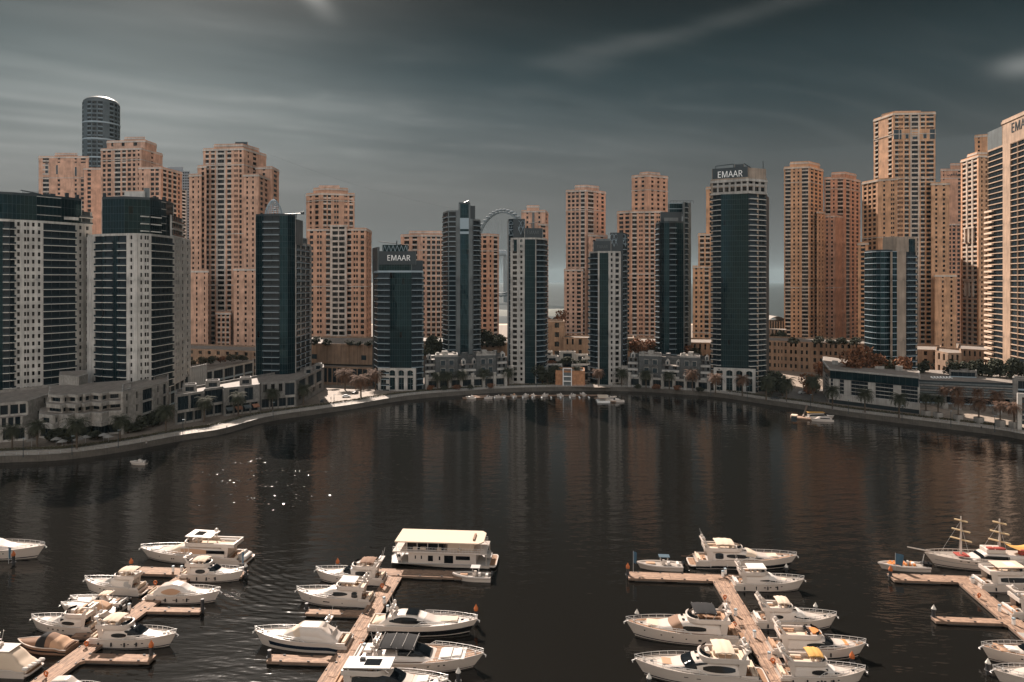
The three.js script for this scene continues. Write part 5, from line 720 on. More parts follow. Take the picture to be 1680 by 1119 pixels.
car('white car on the road right of the tallest EMAAR tower', 1296, 602, .1, paint[0]); car('grey car leading the row on the right road', 1276, 600, .1, paint[2]); car('pale car below the sand arcade on the right road', 1312, 597, .1, paint[0]); car('dark car on the right road near the rust trees', 1330, 606, .1, paint[1]);
{ const t = thing('city_bus', 'pale bus waiting on the left street beyond the plaza', 'bus', [0, 0, 0]); mesh('body', new RoundedBoxGeometry(12, 2.7, 2.5, 2, .25), M.white, t, [0, 1.8, 0]); mesh('window', new THREE.BoxGeometry(11, .9, 2.54), M.rail, t, [0, 2.2, 0]); mesh('roof_unit', new RoundedBoxGeometry(3, .3, 1.6, 1, .1), M.slabBlue, t, [-1, 3.3, 0]); const wg = new THREE.CylinderGeometry(.5, .5, .3, 12); wg.rotateX(Math.PI / 2); for (const x of [-4, 3.6]) for (const z of [-1.15, 1.15]) mesh('wheel', wg, M.black, t, [x, .5, z]); const p = P(540, gd(603)); t.position.set(p[0], GY + .02, p[1]); t.rotation.y = .1; }
// ------------------------------------------------------------------ a few people on the far promenade and plaza
{
  const { MarchingCubes } = await import('three/addons/objects/MarchingCubes.js');
  const N = 56, mc = new MarchingCubes(N, new THREE.MeshBasicMaterial(), false, false, 60000), S = 1.0;                     // the field spans +-1 m about the waist
  const J = [[[0, .72, .03], .1, [0, .78, .03], .1], [[0, .58, 0], .06, [0, .66, .01], .055], [[0, .05, 0], .15, [0, .42, 0], .17], [[-.19, .46, 0], .07, [-.25, .18, -.06], .052], [[-.25, .18, -.06], .05, [-.24, -.06, .03], .038], [[.19, .46, 0], .07, [.25, .18, .06], .052], [[.25, .18, .06], .05, [.24, -.05, .15], .038], [[-.09, .02, 0], .1, [-.1, -.4, .12], .07], [[-.1, -.4, .12], .068, [-.1, -.8, .06], .045], [[.09, .02, 0], .1, [.1, -.4, -.04], .07], [[.1, -.4, -.04], .068, [.1, -.78, -.24], .045], [[-.1, -.83, .06], .045, [-.1, -.85, .2], .04], [[.1, -.81, -.24], .045, [.1, -.85, -.11], .04]];
  const sd = p => { let v = 9; for (const [a, ra, b, rb] of J) { const d = [b[0] - a[0], b[1] - a[1], b[2] - a[2]], q = [p[0] - a[0], p[1] - a[1], p[2] - a[2]], t = clamp((q[0] * d[0] + q[1] * d[1] + q[2] * d[2]) / (d[0] ** 2 + d[1] ** 2 + d[2] ** 2)), e = Math.hypot(q[0] - d[0] * t, q[1] - d[1] * t, q[2] - d[2] * t) - lerp(ra, rb, t), h = clamp(.5 + .5 * (v - e) / .05); v = lerp(v, e, h) - .05 * h * (1 - h); } return v; };
  for (let z = 0; z < N; z++) for (let y = 0; y < N; y++) for (let x = 0; x < N; x++) mc.field[z * N * N + y * N + x] = -sd([(x - N / 2) / (N / 2), (y - N / 2) / (N / 2), (z - N / 2) / (N / 2)]);
  mc.isolation = 0; mc.update(); const n = mc.count, pos = mc.positionArray.slice(0, n * 3), nor = mc.normalArray.slice(0, n * 3);
  const make = (shirt, legs) => { const g = new THREE.BufferGeometry(), col = new Float32Array(n * 3); for (let k = 0; k < n; k++) { const x = pos[k * 3], y = pos[k * 3 + 1], c = y > .8 ? [.02, .015, .012] : y > .56 || (Math.abs(x) > .2 && y < .14 && y > -.2) ? [.35, .2, .13] : y > -.02 ? shirt : y < -.8 ? [.02, .02, .02] : legs; col.set(c, k * 3); } g.setAttribute('position', new THREE.BufferAttribute(pos, 3)); g.setAttribute('normal', new THREE.BufferAttribute(nor, 3)); g.setAttribute('color', new THREE.BufferAttribute(col, 3)); return g; };
  const mat = new THREE.MeshStandardMaterial({ vertexColors: true, roughness: .85 });
  [[543, 656, [.6, .58, .55], [.03, .03, .05], 'person in a white shirt walking at the near edge of the left plaza'], [548, 657, [.03, .03, .035], [.05, .05, .06], 'person in dark clothes beside the white shirted one on the left plaza'], [614, 648, [.03, .05, .09], [.02, .02, .03], 'person in a blue top on the right side of the left plaza'], [240, 731, [.4, .38, .36], [.03, .03, .04], 'person in a grey top on the promenade below the second white tower'], [372, 705, [.05, .05, .05], [.05, .05, .06], 'person in dark clothes on the sunlit strip of the left promenade'], [960, 634, [.4, .1, .06], [.02, .02, .03], 'person in a red top on the centre promenade'], [1195, 648, [.6, .58, .55], [.05, .06, .1], 'person in a white top before the arched base'], [1610, 705, [.03, .03, .03], [.03, .03, .04], 'person in black near the front row of palm planters']].forEach(([x, y, a, b, l], k) => { const t = thing('person', l, 'person'), p = P(x, gd(y)); mesh('body', make(a, b), mat, t, [0, .9, 0]); t.position.set(p[0], GY + .02, p[1]); t.rotation.y = k * 1.3; });
}

// more cars, awnings along the shops
[[508, 642, 1, 'pale car behind the shop row corner'], [1282, 606, 2, 'grey car in the second lane of the right road'], [1304, 609, 1, 'black car in the second lane of the right road'], [1360, 606, 0, 'white car at the far right end of the right road'], [604, 612, 0, 'white car on the left street behind the trees'], [576, 606, 2, 'silver car passing the bus on the left street'], [1316, 646, 0, 'white car at the turning circle'], [1272, 655, 1, 'dark car at the left edge of the turning circle']].forEach(([x, y, c, l]) => car(l, x, y, .1 + R() * .4, paint[c]));
{ const A = [[368, 328.5], [425, 340.5]], t = thing('shop_awning', 'row of dark striped awnings over the left shop row windows', 'awning'), f = frame(P(...A[0]), P(...A[1])); for (let k = 0; k < 4; k++) { const a = f.L * (k + .12) / 4, b = f.L * (k + .88) / 4, m = new MB(); m.quad(at3(f, a, 5.6, 2.3), at3(f, b, 5.6, 2.3), at3(f, b, 6.8, .35), at3(f, a, 6.8, .35)); m.quad(at3(f, a, 5.2, 2.3), at3(f, b, 5.2, 2.3), at3(f, b, 5.6, 2.3), at3(f, a, 5.6, 2.3)); m.build('canopy', k % 2 ? M.terracotta : M.greyPanel, t); } }
// ------------------------------------------------------------------ docks and piles
const ALPHA = .08, DY = .75, PD = (px, y, h = DY) => P(px, F * (H - h) / (y - HY));
const plank = dtex(256, 256, (i, j) => { const b = (j >> 3), e = (j & 7) === 0 ? .72 : 1, v = (205 + 46 * (hash2(b, 3) - .5) + 95 * (fbm(i / 32, j / 16, 5, 8) - .5)) * e; return [v, v * .985, v * .965]; });
const DOCK = { top: std(.48, .315, .225, { roughness: .85, map: rep(plank, 1 / 5, 1 / 5) }), side: std(.33, .235, .18, { map: wearS }), floatm: std(.05, .05, .05), pile: std(.035, .035, .038, { roughness: .6 }), orange: std(.5, .13, .03, { roughness: .6 }), cap: std(.7, .66, .6) };
function dock(name, label, pieces) {
  const t = thing(name, label, 'dock');
  for (const [a, b, w, flare] of pieces) {
    const A = PD(...a), B = PD(...b), f = frame(A, B), top = new MB(), sd = new MB(), fl = new MB(), hw = w / 2, n = Math.max(1, Math.round(f.L / 11));
    for (let k = 0; k < n; k++) { const a0 = f.L * k / n + (k ? .03 : 0), a1 = f.L * (k + 1) / n - .03; new MB().box(f, a0, a1, DY - .14, DY + .004 * (k % 2), -hw, hw).build('deck_panel', DOCK.top, t); }
    sd.box(f, .05, f.L - .05, .22, DY - .14, -hw + .06, hw - .06).build('fascia', DOCK.side, t);
    for (let k = 0; k < n; k++) fl.box(f, f.L * (k + .15) / n, f.L * (k + .85) / n, -.3, .22, -hw + .2, hw - .2); fl.build('float', DOCK.floatm, t, true);
    const cl = new MB(); for (let k = 0; k < Math.round(f.L / 5); k++) for (const s of [-1, 1]) { const q = 2.5 + k * 5; if (q < f.L - .5) cl.box(f, q - .22, q + .22, DY + .005, DY + .16, s * (hw - .25) - .07, s * (hw - .25) + .07); } cl.build('cleat', DOCK.pile, t, true);
    if (flare) { const g = new MB(), e = flare > 0 ? f.L : 0, s = Math.sign(flare), y = DY - .008, r = Math.abs(flare); for (const z of [-1, 1]) { const p = [at3(f, e, y, z * hw), at3(f, e - s * r, y, z * hw), at3(f, e, y, z * (hw + r * .8))]; g.tri(...p); const q = p.map(v => [v[0], .25, v[2]]); g.quad(p[1], p[2], q[2], q[1]); } g.build('gusset', DOCK.top, t); }
  }
  return t;
}
dock('floating_dock', 'leftmost T shaped floating dock with tan deck', [[[312, 939], [60, 1125], 3.8], [[226, 935], [402, 941], 3.6], [[215, 999], [331, 1001], 1.9, -2.5], [[120, 1077], [251, 1080], 2.3, -3], [[205, 966], [262, 963], 1.6], [[120, 1042], [205, 1040], 1.6]]);
dock('floating_dock', 'T shaped floating dock with the houseboat at its head', [[[646, 946], [534, 1127], 3.8], [[604, 937], [804, 944], 3.6], [[503, 1003], [610, 1006], 2, 2.5], [[441, 1079], [574, 1083], 2.3, 3], [[610, 1018], [640, 1020], 1.6], [[598, 1065], [622, 1066], 1.6]]);
dock('floating_dock', 'T shaped floating dock in the right half with a tender at its left arm', [[[1180, 948], [1292, 1132], 3.8], [[1030, 943], [1240, 950], 3.6], [[1212, 1008], [1288, 1013], 2.2, -2.5], [[1168, 1026], [1222, 1029], 2, 2.5], [[1262, 1092], [1300, 1095], 2.2, -2.5]]);
dock('floating_dock', 'rightmost floating dock with a long empty finger', [[[1582, 952], [1712, 1062], 3.8], [[1461, 946], [1640, 952], 3.6], [[1531, 1015], [1662, 1020], 2, 2.5]]);
const pileGeo = new THREE.CylinderGeometry(.34, .34, 1, 12), capGeo = new THREE.ConeGeometry(.46, .9, 12), collarGeo = new THREE.CylinderGeometry(.42, .42, .5, 12);
[[22, 927, 905, 'orange', 'dock pile with orange cap and flag beside the cut off yacht, left edge'], [215, 940, 917, 'orange', 'dock pile with orange cap at the left tip of the leftmost dock'], [332, 1005, 977, 0, 'bare black pile at the tip of the upper right finger of the leftmost dock'], [248, 1081, 1052, 'orange', 'faded orange capped pile, lower right finger tip of the leftmost dock'], [403, 948, 925, 'cap', 'dock pile at the right tip of the leftmost dock head'], [554, 930, 917, 'orange', 'orange capped pile behind the brown bimini yacht'], [503, 1004, 984, 0, 'short dark pile at the finger under the second yacht of the houseboat dock'], [442, 1084, 1060, 0, 'dark pile at the finger tip under the navy striped yacht'], [781, 1025, 993, 'orange', 'tall black pile with orange cap at the bow of the black hulled sport yacht'], [752, 1124, 1097, 'cap', 'black pile with white cap before the black canopy yacht'], [1030, 948, 925, 'orange', 'orange capped pile at the left tip of the tender dock'], [1045, 1018, 1001, 'cap', 'thin pile with white cone beside the bow of the black bimini yacht'], [1065, 1130, 1106, 'cap', 'pile with pale cone before the lowest bow left yacht'], [1290, 938, 926, 'cap', 'white capped pile behind the first bow right yacht of the tender dock'], [1338, 1006, 990, 'cap', 'white capped pile behind the cream bimini yacht'], [1398, 1094, 1070, 'orange', 'grey pile with orange cap between the tan hatch and mustard bimini yachts'], [1461, 950, 929, 'orange', 'orange capped pile at the left tip of the rightmost dock'], [1532, 1018, 994, 'cap', 'black pile with white cap at the end of the empty finger'], [1621, 1106, 1082, 'cap', 'grey pile at the bow of the cut off boat, bottom right']].forEach(([x, y, top, c, label]) => {
  const t = thing('dock_pile', label, 'pile'), d = wd(y), h = Yp(top, d), p = P(x, d); t.position.set(p[0], 0, p[1]); const m = mesh('shaft', pileGeo, DOCK.pile, t, [0, (h - 1) / 2 - .3, 0]); m.scale.y = h + .4 - .2; if (c) { mesh('cap', capGeo, c === 'orange' ? DOCK.orange : DOCK.cap, t, [0, h - .15, 0]); mesh('collar', collarGeo, c === 'orange' ? DOCK.orange : DOCK.pile, t, [0, h - .75, 0]); } mesh('guide_ring', new THREE.TorusGeometry(.5, .1, 6, 14).rotateX(Math.PI / 2), DOCK.floatm, t, [0, .7, 0]);
});
function flag(label, x, y, top, w) { const t = thing('flag', label, 'flag'), d = F * (H - DY) / (y - HY), h = Yp(top, d) - DY, p = P(x, d); t.position.set(p[0], DY, p[1]); mesh('pole', new THREE.CylinderGeometry(.05, .06, h, 8), M.steel, t, [0, h / 2, 0]); const m = new MB(); m.grid((s, q) => [.05 + w * s * (1 - .2 * q), h - .1 - 2.6 * q - .25 * s * s, .16 * Math.sin(s * 7 + q * 2) * s], 10, 6); m.build('cloth', std(.045, .11, .17), t); t.rotation.y = -.3; }
flag('blue feather flag at the left tip of the tender dock', 1039, 938, 904, .8); flag('blue feather flag on the left arm of the rightmost dock', 1469, 935, 907, 1.7); flag('blue flag beside the cut off yacht, left edge', 14, 925, 897, .9); flag('pale blue flag at the stern of the biggest three deck yacht', 397, 937, 905, .6);
// service pedestals, lifebuoy boxes
const ped = thing('dock_pedestal', 'small white service pedestal on the floating docks', 'pedestal', [0, 0, 0], 0, 'service pedestals on the docks'); mesh('body', new RoundedBoxGeometry(.5, 1.1, .5, 2, .08), M.white, ped, [0, .55, 0]); mesh('lamp_head', new RoundedBoxGeometry(.56, .3, .56, 2, .08), M.slabBlue, ped, [0, 1.22, 0]);
[[284, 938], [212, 1001], [176, 1043], [298, 938], [636, 1004], [630, 990], [598, 1068], [612, 944], [1186, 946], [1207, 1010], [1238, 1046], [1262, 1082], [1190, 942], [1596, 957], [1640, 1003], [1663, 1025]].forEach(([x, y], k) => { const o = k ? copy(ped) : ped, p = PD(x, y); o.userData.label = 'white service pedestal ' + ['at the leftmost dock head, right side', 'at the upper right finger of the leftmost dock', 'beside the lower right finger of the leftmost dock', 'at the leftmost dock head, left side', 'halfway along the houseboat dock walkway', 'above the middle of the houseboat dock walkway', 'low on the houseboat dock walkway', 'at the houseboat dock head', 'at the third dock head, left one', 'high on the third dock walkway', 'halfway along the third dock walkway', 'low on the third dock walkway', 'at the third dock head, right one', 'at the rightmost dock head', 'on the rightmost dock above the empty finger', 'on the rightmost dock below the empty finger'][k]; o.position.set(p[0], DY, p[1]); o.rotation.y = R() * 3; });
const buoy = thing('lifebuoy_stand', 'bright orange lifebuoy stand on the dock edge', 'lifebuoy', [0, 0, 0], 0, 'orange lifebuoy stands on the docks'); mesh('post', new THREE.CylinderGeometry(.07, .07, 1.5, 8), M.darkMetal, buoy, [0, .75, 0]); mesh('ring', new THREE.TorusGeometry(.52, .2, 8, 18), DOCK.orange, buoy, [0, 1.25, .12]); mesh('case', new RoundedBoxGeometry(.7, .7, .3, 2, .06), DOCK.orange, buoy, [0, .6, 0]);
[[255, 961], [142, 1062], [76, 1112], [627, 966], [593, 1064], [619, 1021], [1189, 985], [1205, 1030], [1268, 1090], [1606, 982]].forEach(([x, y], k) => { const o = k ? copy(buoy) : buoy, p = PD(x, y); o.userData.label = 'orange lifebuoy stand ' + ['high on the leftmost dock', 'low on the leftmost dock', 'at the bottom of the leftmost dock', 'high on the houseboat dock', 'low on the houseboat dock', 'beside the black hulled sport yacht', 'high on the third dock', 'halfway along the third dock', 'low on the third dock', 'on the rightmost dock walkway'][k]; o.position.set(p[0], DY, p[1]); o.scale.setScalar(.62); o.rotation.y = -.3 + R() * .6; });

// ------------------------------------------------------------------ boats
const B_ = { hull: phy(.58, .51, .455, { roughness: .28, clearcoat: .5, clearcoatRoughness: .1 }), deck: std(.59, .52, .46, { roughness: .5, map: wearS }), black: phy(.006, .0065, .008, { roughness: .15, clearcoat: .6 }), navy: phy(.012, .02, .035, { roughness: .2, clearcoat: .5 }), glass: phy(.005, .007, .009, { roughness: .08, ior: 1.5, specularIntensity: .45 }), teak: std(.42, .235, .13, { roughness: .8, map: rep(plank, 1 / 1.2, 1 / 1.2) }), cream: std(.60, .48, .37, { roughness: .9 }), tan: std(.44, .27, .17, { roughness: .9 }), brown: std(.22, .13, .085, { roughness: .9 }), blackCloth: std(.009, .009, .010, { roughness: .95 }), mustard: std(.55, .30, .08, { roughness: .9 }), whiteCloth: std(.62, .575, .535, { roughness: .9 }), grey: std(.34, .32, .30, { roughness: .5 }), steel: std(.7, .68, .66, { roughness: .3, metalness: .4 }), orange: std(.55, .2, .05, { roughness: .8 }), fender: std(.012, .012, .014), red: std(.3, .045, .03, { roughness: .8 }) };
const lin = (tab, x, j) => { if (x <= tab[0][0]) return tab[0][j]; for (let k = 1; k < tab.length; k++) if (x <= tab[k][0]) { const t = (x - tab[k - 1][0]) / (tab[k][0] - tab[k - 1][0]); return lerp(tab[k - 1][j], tab[k][j], t * .5 + sm(t) * .5); } return tab[tab.length - 1][j]; };
class Boat {
  constructor(name, label, cat, x0, x1, y, dir, o) {
    const d = wd(y), L = (x1 - x0) / F * d * 1.0; this.L = L; this.Bm = o.B || (L * .2 + 1.1); this.fb = o.fb || (.9 + L * .055); this.o = o;
    const c = P((x0 + x1) / 2, d + this.Bm * .46); this.g = thing(name, label, cat, [c[0], 0, c[1]], dir > 0 ? -ALPHA + (o.yaw || 0) : Math.PI - ALPHA + (o.yaw || 0)); this.hull();
  }
  X(s) { return (s - .5) * this.L; }
  sheer(s) { return this.fb * (.9 + (this.o.rise ?? .42) * Math.pow(Math.max(0, s), 2.2) - (this.o.drop ?? .22) * (1 - sstep(.1, .2, s))); }
  hb(s) { const h = this.Bm / 2, m = this.o.full || .42; return s < m ? h * lerp(.9, 1, sm(s / m)) : h * Math.max(.012, 1 - Math.pow((s - m) / (1 - m), this.o.pow || 2.4)); }
  hw(s) { const h = this.Bm / 2 * .88; return s < .35 ? h : h * Math.max(.01, 1 - Math.pow((s - .35) / .65, 1.75)); }
  side(s, v, k = 0) { const ys = this.sheer(s), q = Math.pow(v, .75); return [this.X(s - .095 * Math.pow(s, 5) * (1 - v)), lerp(-.35, ys, v), (lerp(this.hw(s), this.hb(s), q) + k)]; }
  hull() {
    const o = this.o, g = this.g, m = new MB(); for (const sg of [1, -1]) m.grid((s, v) => { const p = this.side(s, v); p[2] *= sg; return p; }, 26, 6);
    m.grid((q, v) => { const p = this.side(0, v); p[2] *= (1 - 2 * q); return p; }, 4, 4); m.build('hull', o.hull || B_.hull, g);
    const dk = new MB(); dk.grid((s, q) => { const z = (2 * q - 1); return [this.X(s), this.sheer(s) - .04 + .07 * (1 - z * z), z * this.hb(s) * .985]; }, 28, 6); dk.build('deck', o.deck || B_.deck, g);
    const gw = new MB(); for (const sg of [1, -1]) { const pts = []; for (let k = 0; k <= 22; k++) { const p = this.side(k / 22, 1, .02); p[2] *= sg; p[1] += .05; pts.push(p); } gw.path(pts, .085, 5); } gw.build('gunwale', o.gun || B_.hull, g);
    for (const [v0, v1, mat, s0 = 0, s1 = 1] of o.bands || [[.2, .27, B_.navy]]) { const b = new MB(); for (const sg of [1, -1]) b.grid((s, v) => { const p = this.side(lerp(s0, s1, s), lerp(v0, v1, v), .018); p[2] *= sg; return p; }, 24, 2); b.build('hull_stripe', mat, g); }
    for (const sg of [1, -1]) for (const [s, v, w, h] of o.ports || [[.42, .66, .42, .22], [.5, .68, .42, .22], [.58, .7, .42, .22], [.66, .72, .36, .2]]) { const p = this.side(s, v, .0); const r = mesh('porthole', new RoundedBoxGeometry(w, h, .12, 2, Math.min(w, h) * .28), B_.glass, g, [p[0], p[1], p[2] * sg]); const p2 = this.side(s + .02, v); r.rotation.y = -Math.atan2(p2[2] - p[2], p2[0] - p[0]) * sg; }
    if (o.fenders !== 0) { const fg = new THREE.CapsuleGeometry(.14, .5, 3, 8); for (const s of [.14, .3, .46, .6]) { const p = this.side(s, .62, .16); mesh('fender', fg, o.fenderMat || B_.fender, g, p); } }
    if (o.platform !== 0) { const w = this.Bm * .43, l = this.L * (o.plat || .07), sh = new THREE.Shape(); sh.moveTo(0, -w); sh.lineTo(-l * .6, -w); sh.quadraticCurveTo(-l, -w, -l, -w * .6); sh.lineTo(-l, w * .6); sh.quadraticCurveTo(-l, w, -l * .6, w); sh.lineTo(0, w); const e = new THREE.ExtrudeGeometry(sh, { depth: .2, bevelEnabled: true, bevelSize: .06, bevelThickness: .05, bevelSegments: 2 }); e.rotateX(-Math.PI / 2); const pl = mesh('swim_platform', e, B_.hull, g, [this.X(0) + .15, .45, 0]); const e2 = new THREE.ShapeGeometry(sh); e2.rotateX(-Math.PI / 2); e2.scale(.88, 1, .88); mesh('teak_deck', e2, o.platMat || B_.teak, pl, [0, .258, 0]); }
  }
  // smooth superstructure lofted through [s, half width, height] stations on the deck
  cabin(tab, o = {}) {
    const y0 = o.y0, e = o.e || 5, tum = o.tum ?? .2, W = this.Bm / 2, pt = (s, th, k = 0) => { const w = lin(tab, s, 1) * W + k, h = Math.max(.02, lin(tab, s, 2) + k), c = Math.cos(th), sn = Math.sin(th), hf = Math.pow(Math.abs(sn), 2 / e); return [this.X(s), (y0 === undefined ? this.sheer(Math.min(1, s)) - .12 - (s < .2 ? (s - .2) * 0 : 0) : y0) + h * hf, -Math.sign(c) * Math.pow(Math.abs(c), 2 / e) * w * (1 - tum * hf)]; };
    const s0 = tab[0][0], s1 = tab[tab.length - 1][0], m = new MB(); m.grid((t, q) => pt(lerp(s0, s1, t), Math.PI * (1 - q)), 36, 20);
    m.grid((t, q) => { const p = pt(s0, Math.PI * q); return [p[0], lerp((y0 === undefined ? this.sheer(s0) - .12 : y0), p[1], t), p[2]]; }, 1, 20); m.build(o.name || 'cabin', o.mat || B_.hull, this.g);
    const th = hf => Math.asin(Math.pow(clamp(hf, .001, .999), e / 2)), wm = o.win || B_.glass, W_ = [];
    for (const [a, b, c, hgt, pw = .7, tilt = 0] of o.side || []) for (const sg of [0, 1]) { const wn = new MB(); wn.grid((t, q) => { const mid = c + tilt * (t - .5), hh = hgt * 1.2 * Math.pow(Math.sin(Math.PI * clamp(t, .02, .98)), pw * .65), f = th(mid + (q - .5) * hh), p = pt(lerp(a, b, t), sg ? Math.PI - f : f, .03); return p; }, 18, 5); W_.push(wn.build('side_window', wm, this.g)); }
    if (o.front) { const [a, b, hf, cut = 0] = o.front, wn = new MB(), f0 = th(hf); wn.grid((t, q) => { const f = lerp(f0, Math.PI - f0, q), k = 1 - Math.abs(2 * q - 1); return pt(lerp(a - cut * (1 - k), b - cut * (1 - k), t), f, .035); }, 6, 20); wn.build('windscreen', o.frontMat || wm, this.g); }
    return pt;
  }
  // open flybridge tub with seats and helm
  fly(s0, s1, w, y, h = .8, seat = B_.whiteCloth, floor = B_.cream) {
    const W = this.Bm / 2 * w, x0 = this.X(s0), x1 = this.X(s1), out = (i, sh) => { const a = x0 + i, b = x1 - i, z = W - i; sh.moveTo(a, -z); sh.lineTo(b - z * 1.0, -z); sh.quadraticCurveTo(b, -z * .95, b, 0); sh.quadraticCurveTo(b, z * .95, b - z * 1.0, z); sh.lineTo(a, z); sh.lineTo(a, -z); return sh; };
    const sh = out(0, new THREE.Shape()); sh.holes.push(out(.22, new THREE.Path())); const e = new THREE.ExtrudeGeometry(sh, { depth: h, bevelEnabled: true, bevelSize: .05, bevelThickness: .05, bevelSegments: 2, curveSegments: 10 }); e.rotateX(-Math.PI / 2); const t = mesh('flybridge', e, B_.hull, this.g, [0, y, 0]);
    const fl = new THREE.ExtrudeGeometry(out(.05, new THREE.Shape()), { depth: .12, bevelEnabled: false }); fl.rotateX(-Math.PI / 2); mesh('floor', fl, floor, t, [0, -.06, 0]);
    const l = x1 - x0; for (const z of [-1, 1]) mesh('seat', new RoundedBoxGeometry(l * .34, .42, .62, 2, .1), seat, t, [x0 + l * .26, .3, z * (W - .62)]); mesh('seat', new RoundedBoxGeometry(.62, .42, W * 1.1, 2, .1), seat, t, [x0 + .7, .3, 0]);
    mesh('helm_console', new RoundedBoxGeometry(.8, .85, W * .7, 2, .12), B_.hull, t, [x1 - W * .55 - .35, .42, W * .28]); mesh('helm_seat', new RoundedBoxGeometry(.55, .95, W * .6, 2, .12), seat, t, [x1 - W * .55 - 1.6, .45, W * .28]); mesh('table', new RoundedBoxGeometry(.9, .08, .7, 1, .03), B_.teak, t, [x0 + l * .3, .6, 0]);
    const ws = new MB(); ws.grid((s, q) => { const a = (s - .5) * 2.3, r = W * .96; return [x1 - .12 - W + r * Math.cos(a) * 1.0 - q * .28, h + .02 + q * .5, r * Math.sin(a) * .98]; }, 14, 1); ws.build('fly_screen', B_.glass, t); return t;
  }
  arch(s, y, w, h = 1.7, lean = -.9, domes = 2) {
    const W = this.Bm / 2 * w, x = this.X(s), m = new MB(); for (const z of [-1, 1]) m.grid((a, q) => { const t = a; return [x + lean * t * t * 1.2 + (q < .5 ? -.42 : .42) * (1 - .45 * t), y + h * t, z * (W - .25 * t * t)]; }, 8, 1);
    for (const z of [-1, 1]) m.path([[x, y, z * W], [x + lean * .4, y + h * .55, z * (W - .08)], [x + lean * 1.1, y + h, z * (W - .3)]], .2, 6); m.cube(x + lean * 1.1 - .45, x + lean * 1.1 + .4, y + h - .1, y + h + .14, -W + .25, W - .25); m.build('radar_arch', B_.hull, this.g);
    for (let k = 0; k < domes; k++) { const g = new THREE.SphereGeometry(.36, 14, 10); g.scale(1, 1.1, 1); mesh('radar_dome', g, B_.hull, this.g, [x + lean * 1.1, y + h + .5, (k - (domes - 1) / 2) * W * .9]); }
    const an = new MB(); for (const z of [-.5, .55]) an.bar([x + lean * 1.1, y + h, z * W], [x + lean * 1.1 - .5, y + h + 2.2, z * W], .035, 4); an.cube(x + lean * 1.1 + .3, x + lean * 1.1 + .5, y + h + .3, y + h + .42, -.8, .8).build('antenna', B_.steel, this.g);
  }
  bimini(s0, s1, w, y, h, mat, name = 'bimini', base = y - 1.6) {
    const W = this.Bm / 2 * w, x0 = this.X(s0), x1 = this.X(s1), m = new MB(), top = (t, q, k) => { const z = 2 * q - 1, r = Math.pow(Math.abs(z), 3); return [lerp(x0, x1, t), y + h * (1 - .8 * r) - .22 * Math.pow(2 * t - 1, 4) - .03 * (1 - Math.cos(t * 18.85)) - k, z * W]; };
    m.grid((t, q) => top(t, q, 0), 18, 10); m.grid((t, q) => top(t, 1 - q, .07), 18, 10); for (const q of [0, 1]) m.grid((t, v) => top(q ? t : 1 - t, q, .07 * (1 - v) + .12 * (1 - v)), 18, 1); for (const t of [0, 1]) m.grid((q, v) => top(t, t ? 1 - q : q, .12 * (1 - v)), 10, 1); m.build(name, mat, this.g);
    const po = new MB(); for (const z of [-1, 1]) for (const [a, b] of [[.04, .2], [.96, .8], [.5, .5]]) po.bar([lerp(x0, x1, a), y + .05, z * W * .97], [lerp(x0, x1, b), base, z * W * .97], .04, 5); po.build('bimini_frame', B_.steel, this.g);
  }
  rail(s0 = .42, h = .8, r = .042) {
    const m = new MB(), st = new MB(); for (const z of [-1, 1]) { const top = [], mid = []; for (let k = 0; k <= 16; k++) { const s = lerp(s0, .995, k / 16), p = this.side(s, 1, -.1), u = h * sstep(0, .12, k / 16); top.push([p[0] + .12 * s, p[1] + u, p[2] * z]); mid.push([p[0] + .06 * s, p[1] + u * .5, p[2] * z]); if (k % 2 === 0) st.bar([p[0], p[1], p[2] * z], top[k], r * .9, 4); } m.path(top, r, 5); m.path(mid, r * .6, 4); } m.build('bow_rail', B_.steel, this.g); st.build('stanchion', B_.steel, this.g, true);
    const p = this.side(1, 1); const an = new MB(); an.bar([p[0] - .4, p[1] + .1, 0], [p[0] + .45, p[1] - .35, 0], .09, 6); an.bar([p[0] + .35, p[1] - .5, -.25], [p[0] + .35, p[1] - .5, .25], .07, 5); an.build('anchor', B_.steel, this.g); mesh('windlass', new THREE.CylinderGeometry(.16, .2, .3, 10), B_.steel, this.g, [p[0] - 1.5, p[1] + .12, 0]);
  }
  pad(name, s, len, wid, mat, y = 0, hh = .26) { const ys = this.sheer(s) + y; return mesh(name, new RoundedBoxGeometry(len * this.L, hh, wid * this.Bm, 3, Math.min(.12, hh * .45)), mat, this.g, [this.X(s), ys + hh / 2 - .02, 0], [0, 0, Math.atan2(this.sheer(s + .02) - this.sheer(s - .02), .04 * this.L)]); }
  hatch(s, y, z = 0) { mesh('deck_hatch', new RoundedBoxGeometry(.5, .08, .5, 2, .03), B_.glass, this.g, [this.X(s), y, z]); }
  cockpit(s0, s1, seat = B_.cream, floor = B_.teak) { const W = this.Bm / 2, y = this.sheer(.05); const m = new MB(); m.grid((t, q) => [this.X(lerp(s0, s1, t)), y + .075 , (2 * q - 1) * W * .74], 1, 1); m.build('cockpit_floor', floor, this.g); mesh('sofa', new RoundedBoxGeometry(.75, .5, W * 1.3, 3, .12), seat, this.g, [this.X(s0) + .5, y + .3, 0]); mesh('sofa_back', new RoundedBoxGeometry(.25, .6, W * 1.4, 3, .1), seat, this.g, [this.X(s0) + .1, y + .55, 0]); mesh('table', new RoundedBoxGeometry(.7, .08, 1.1, 1, .03), B_.teak, this.g, [this.X(s0) + 1.5, y + .65, 0]); mesh('table_leg', new THREE.CylinderGeometry(.06, .1, .6, 8), B_.steel, this.g, [this.X(s0) + 1.5, y + .35, 0]);
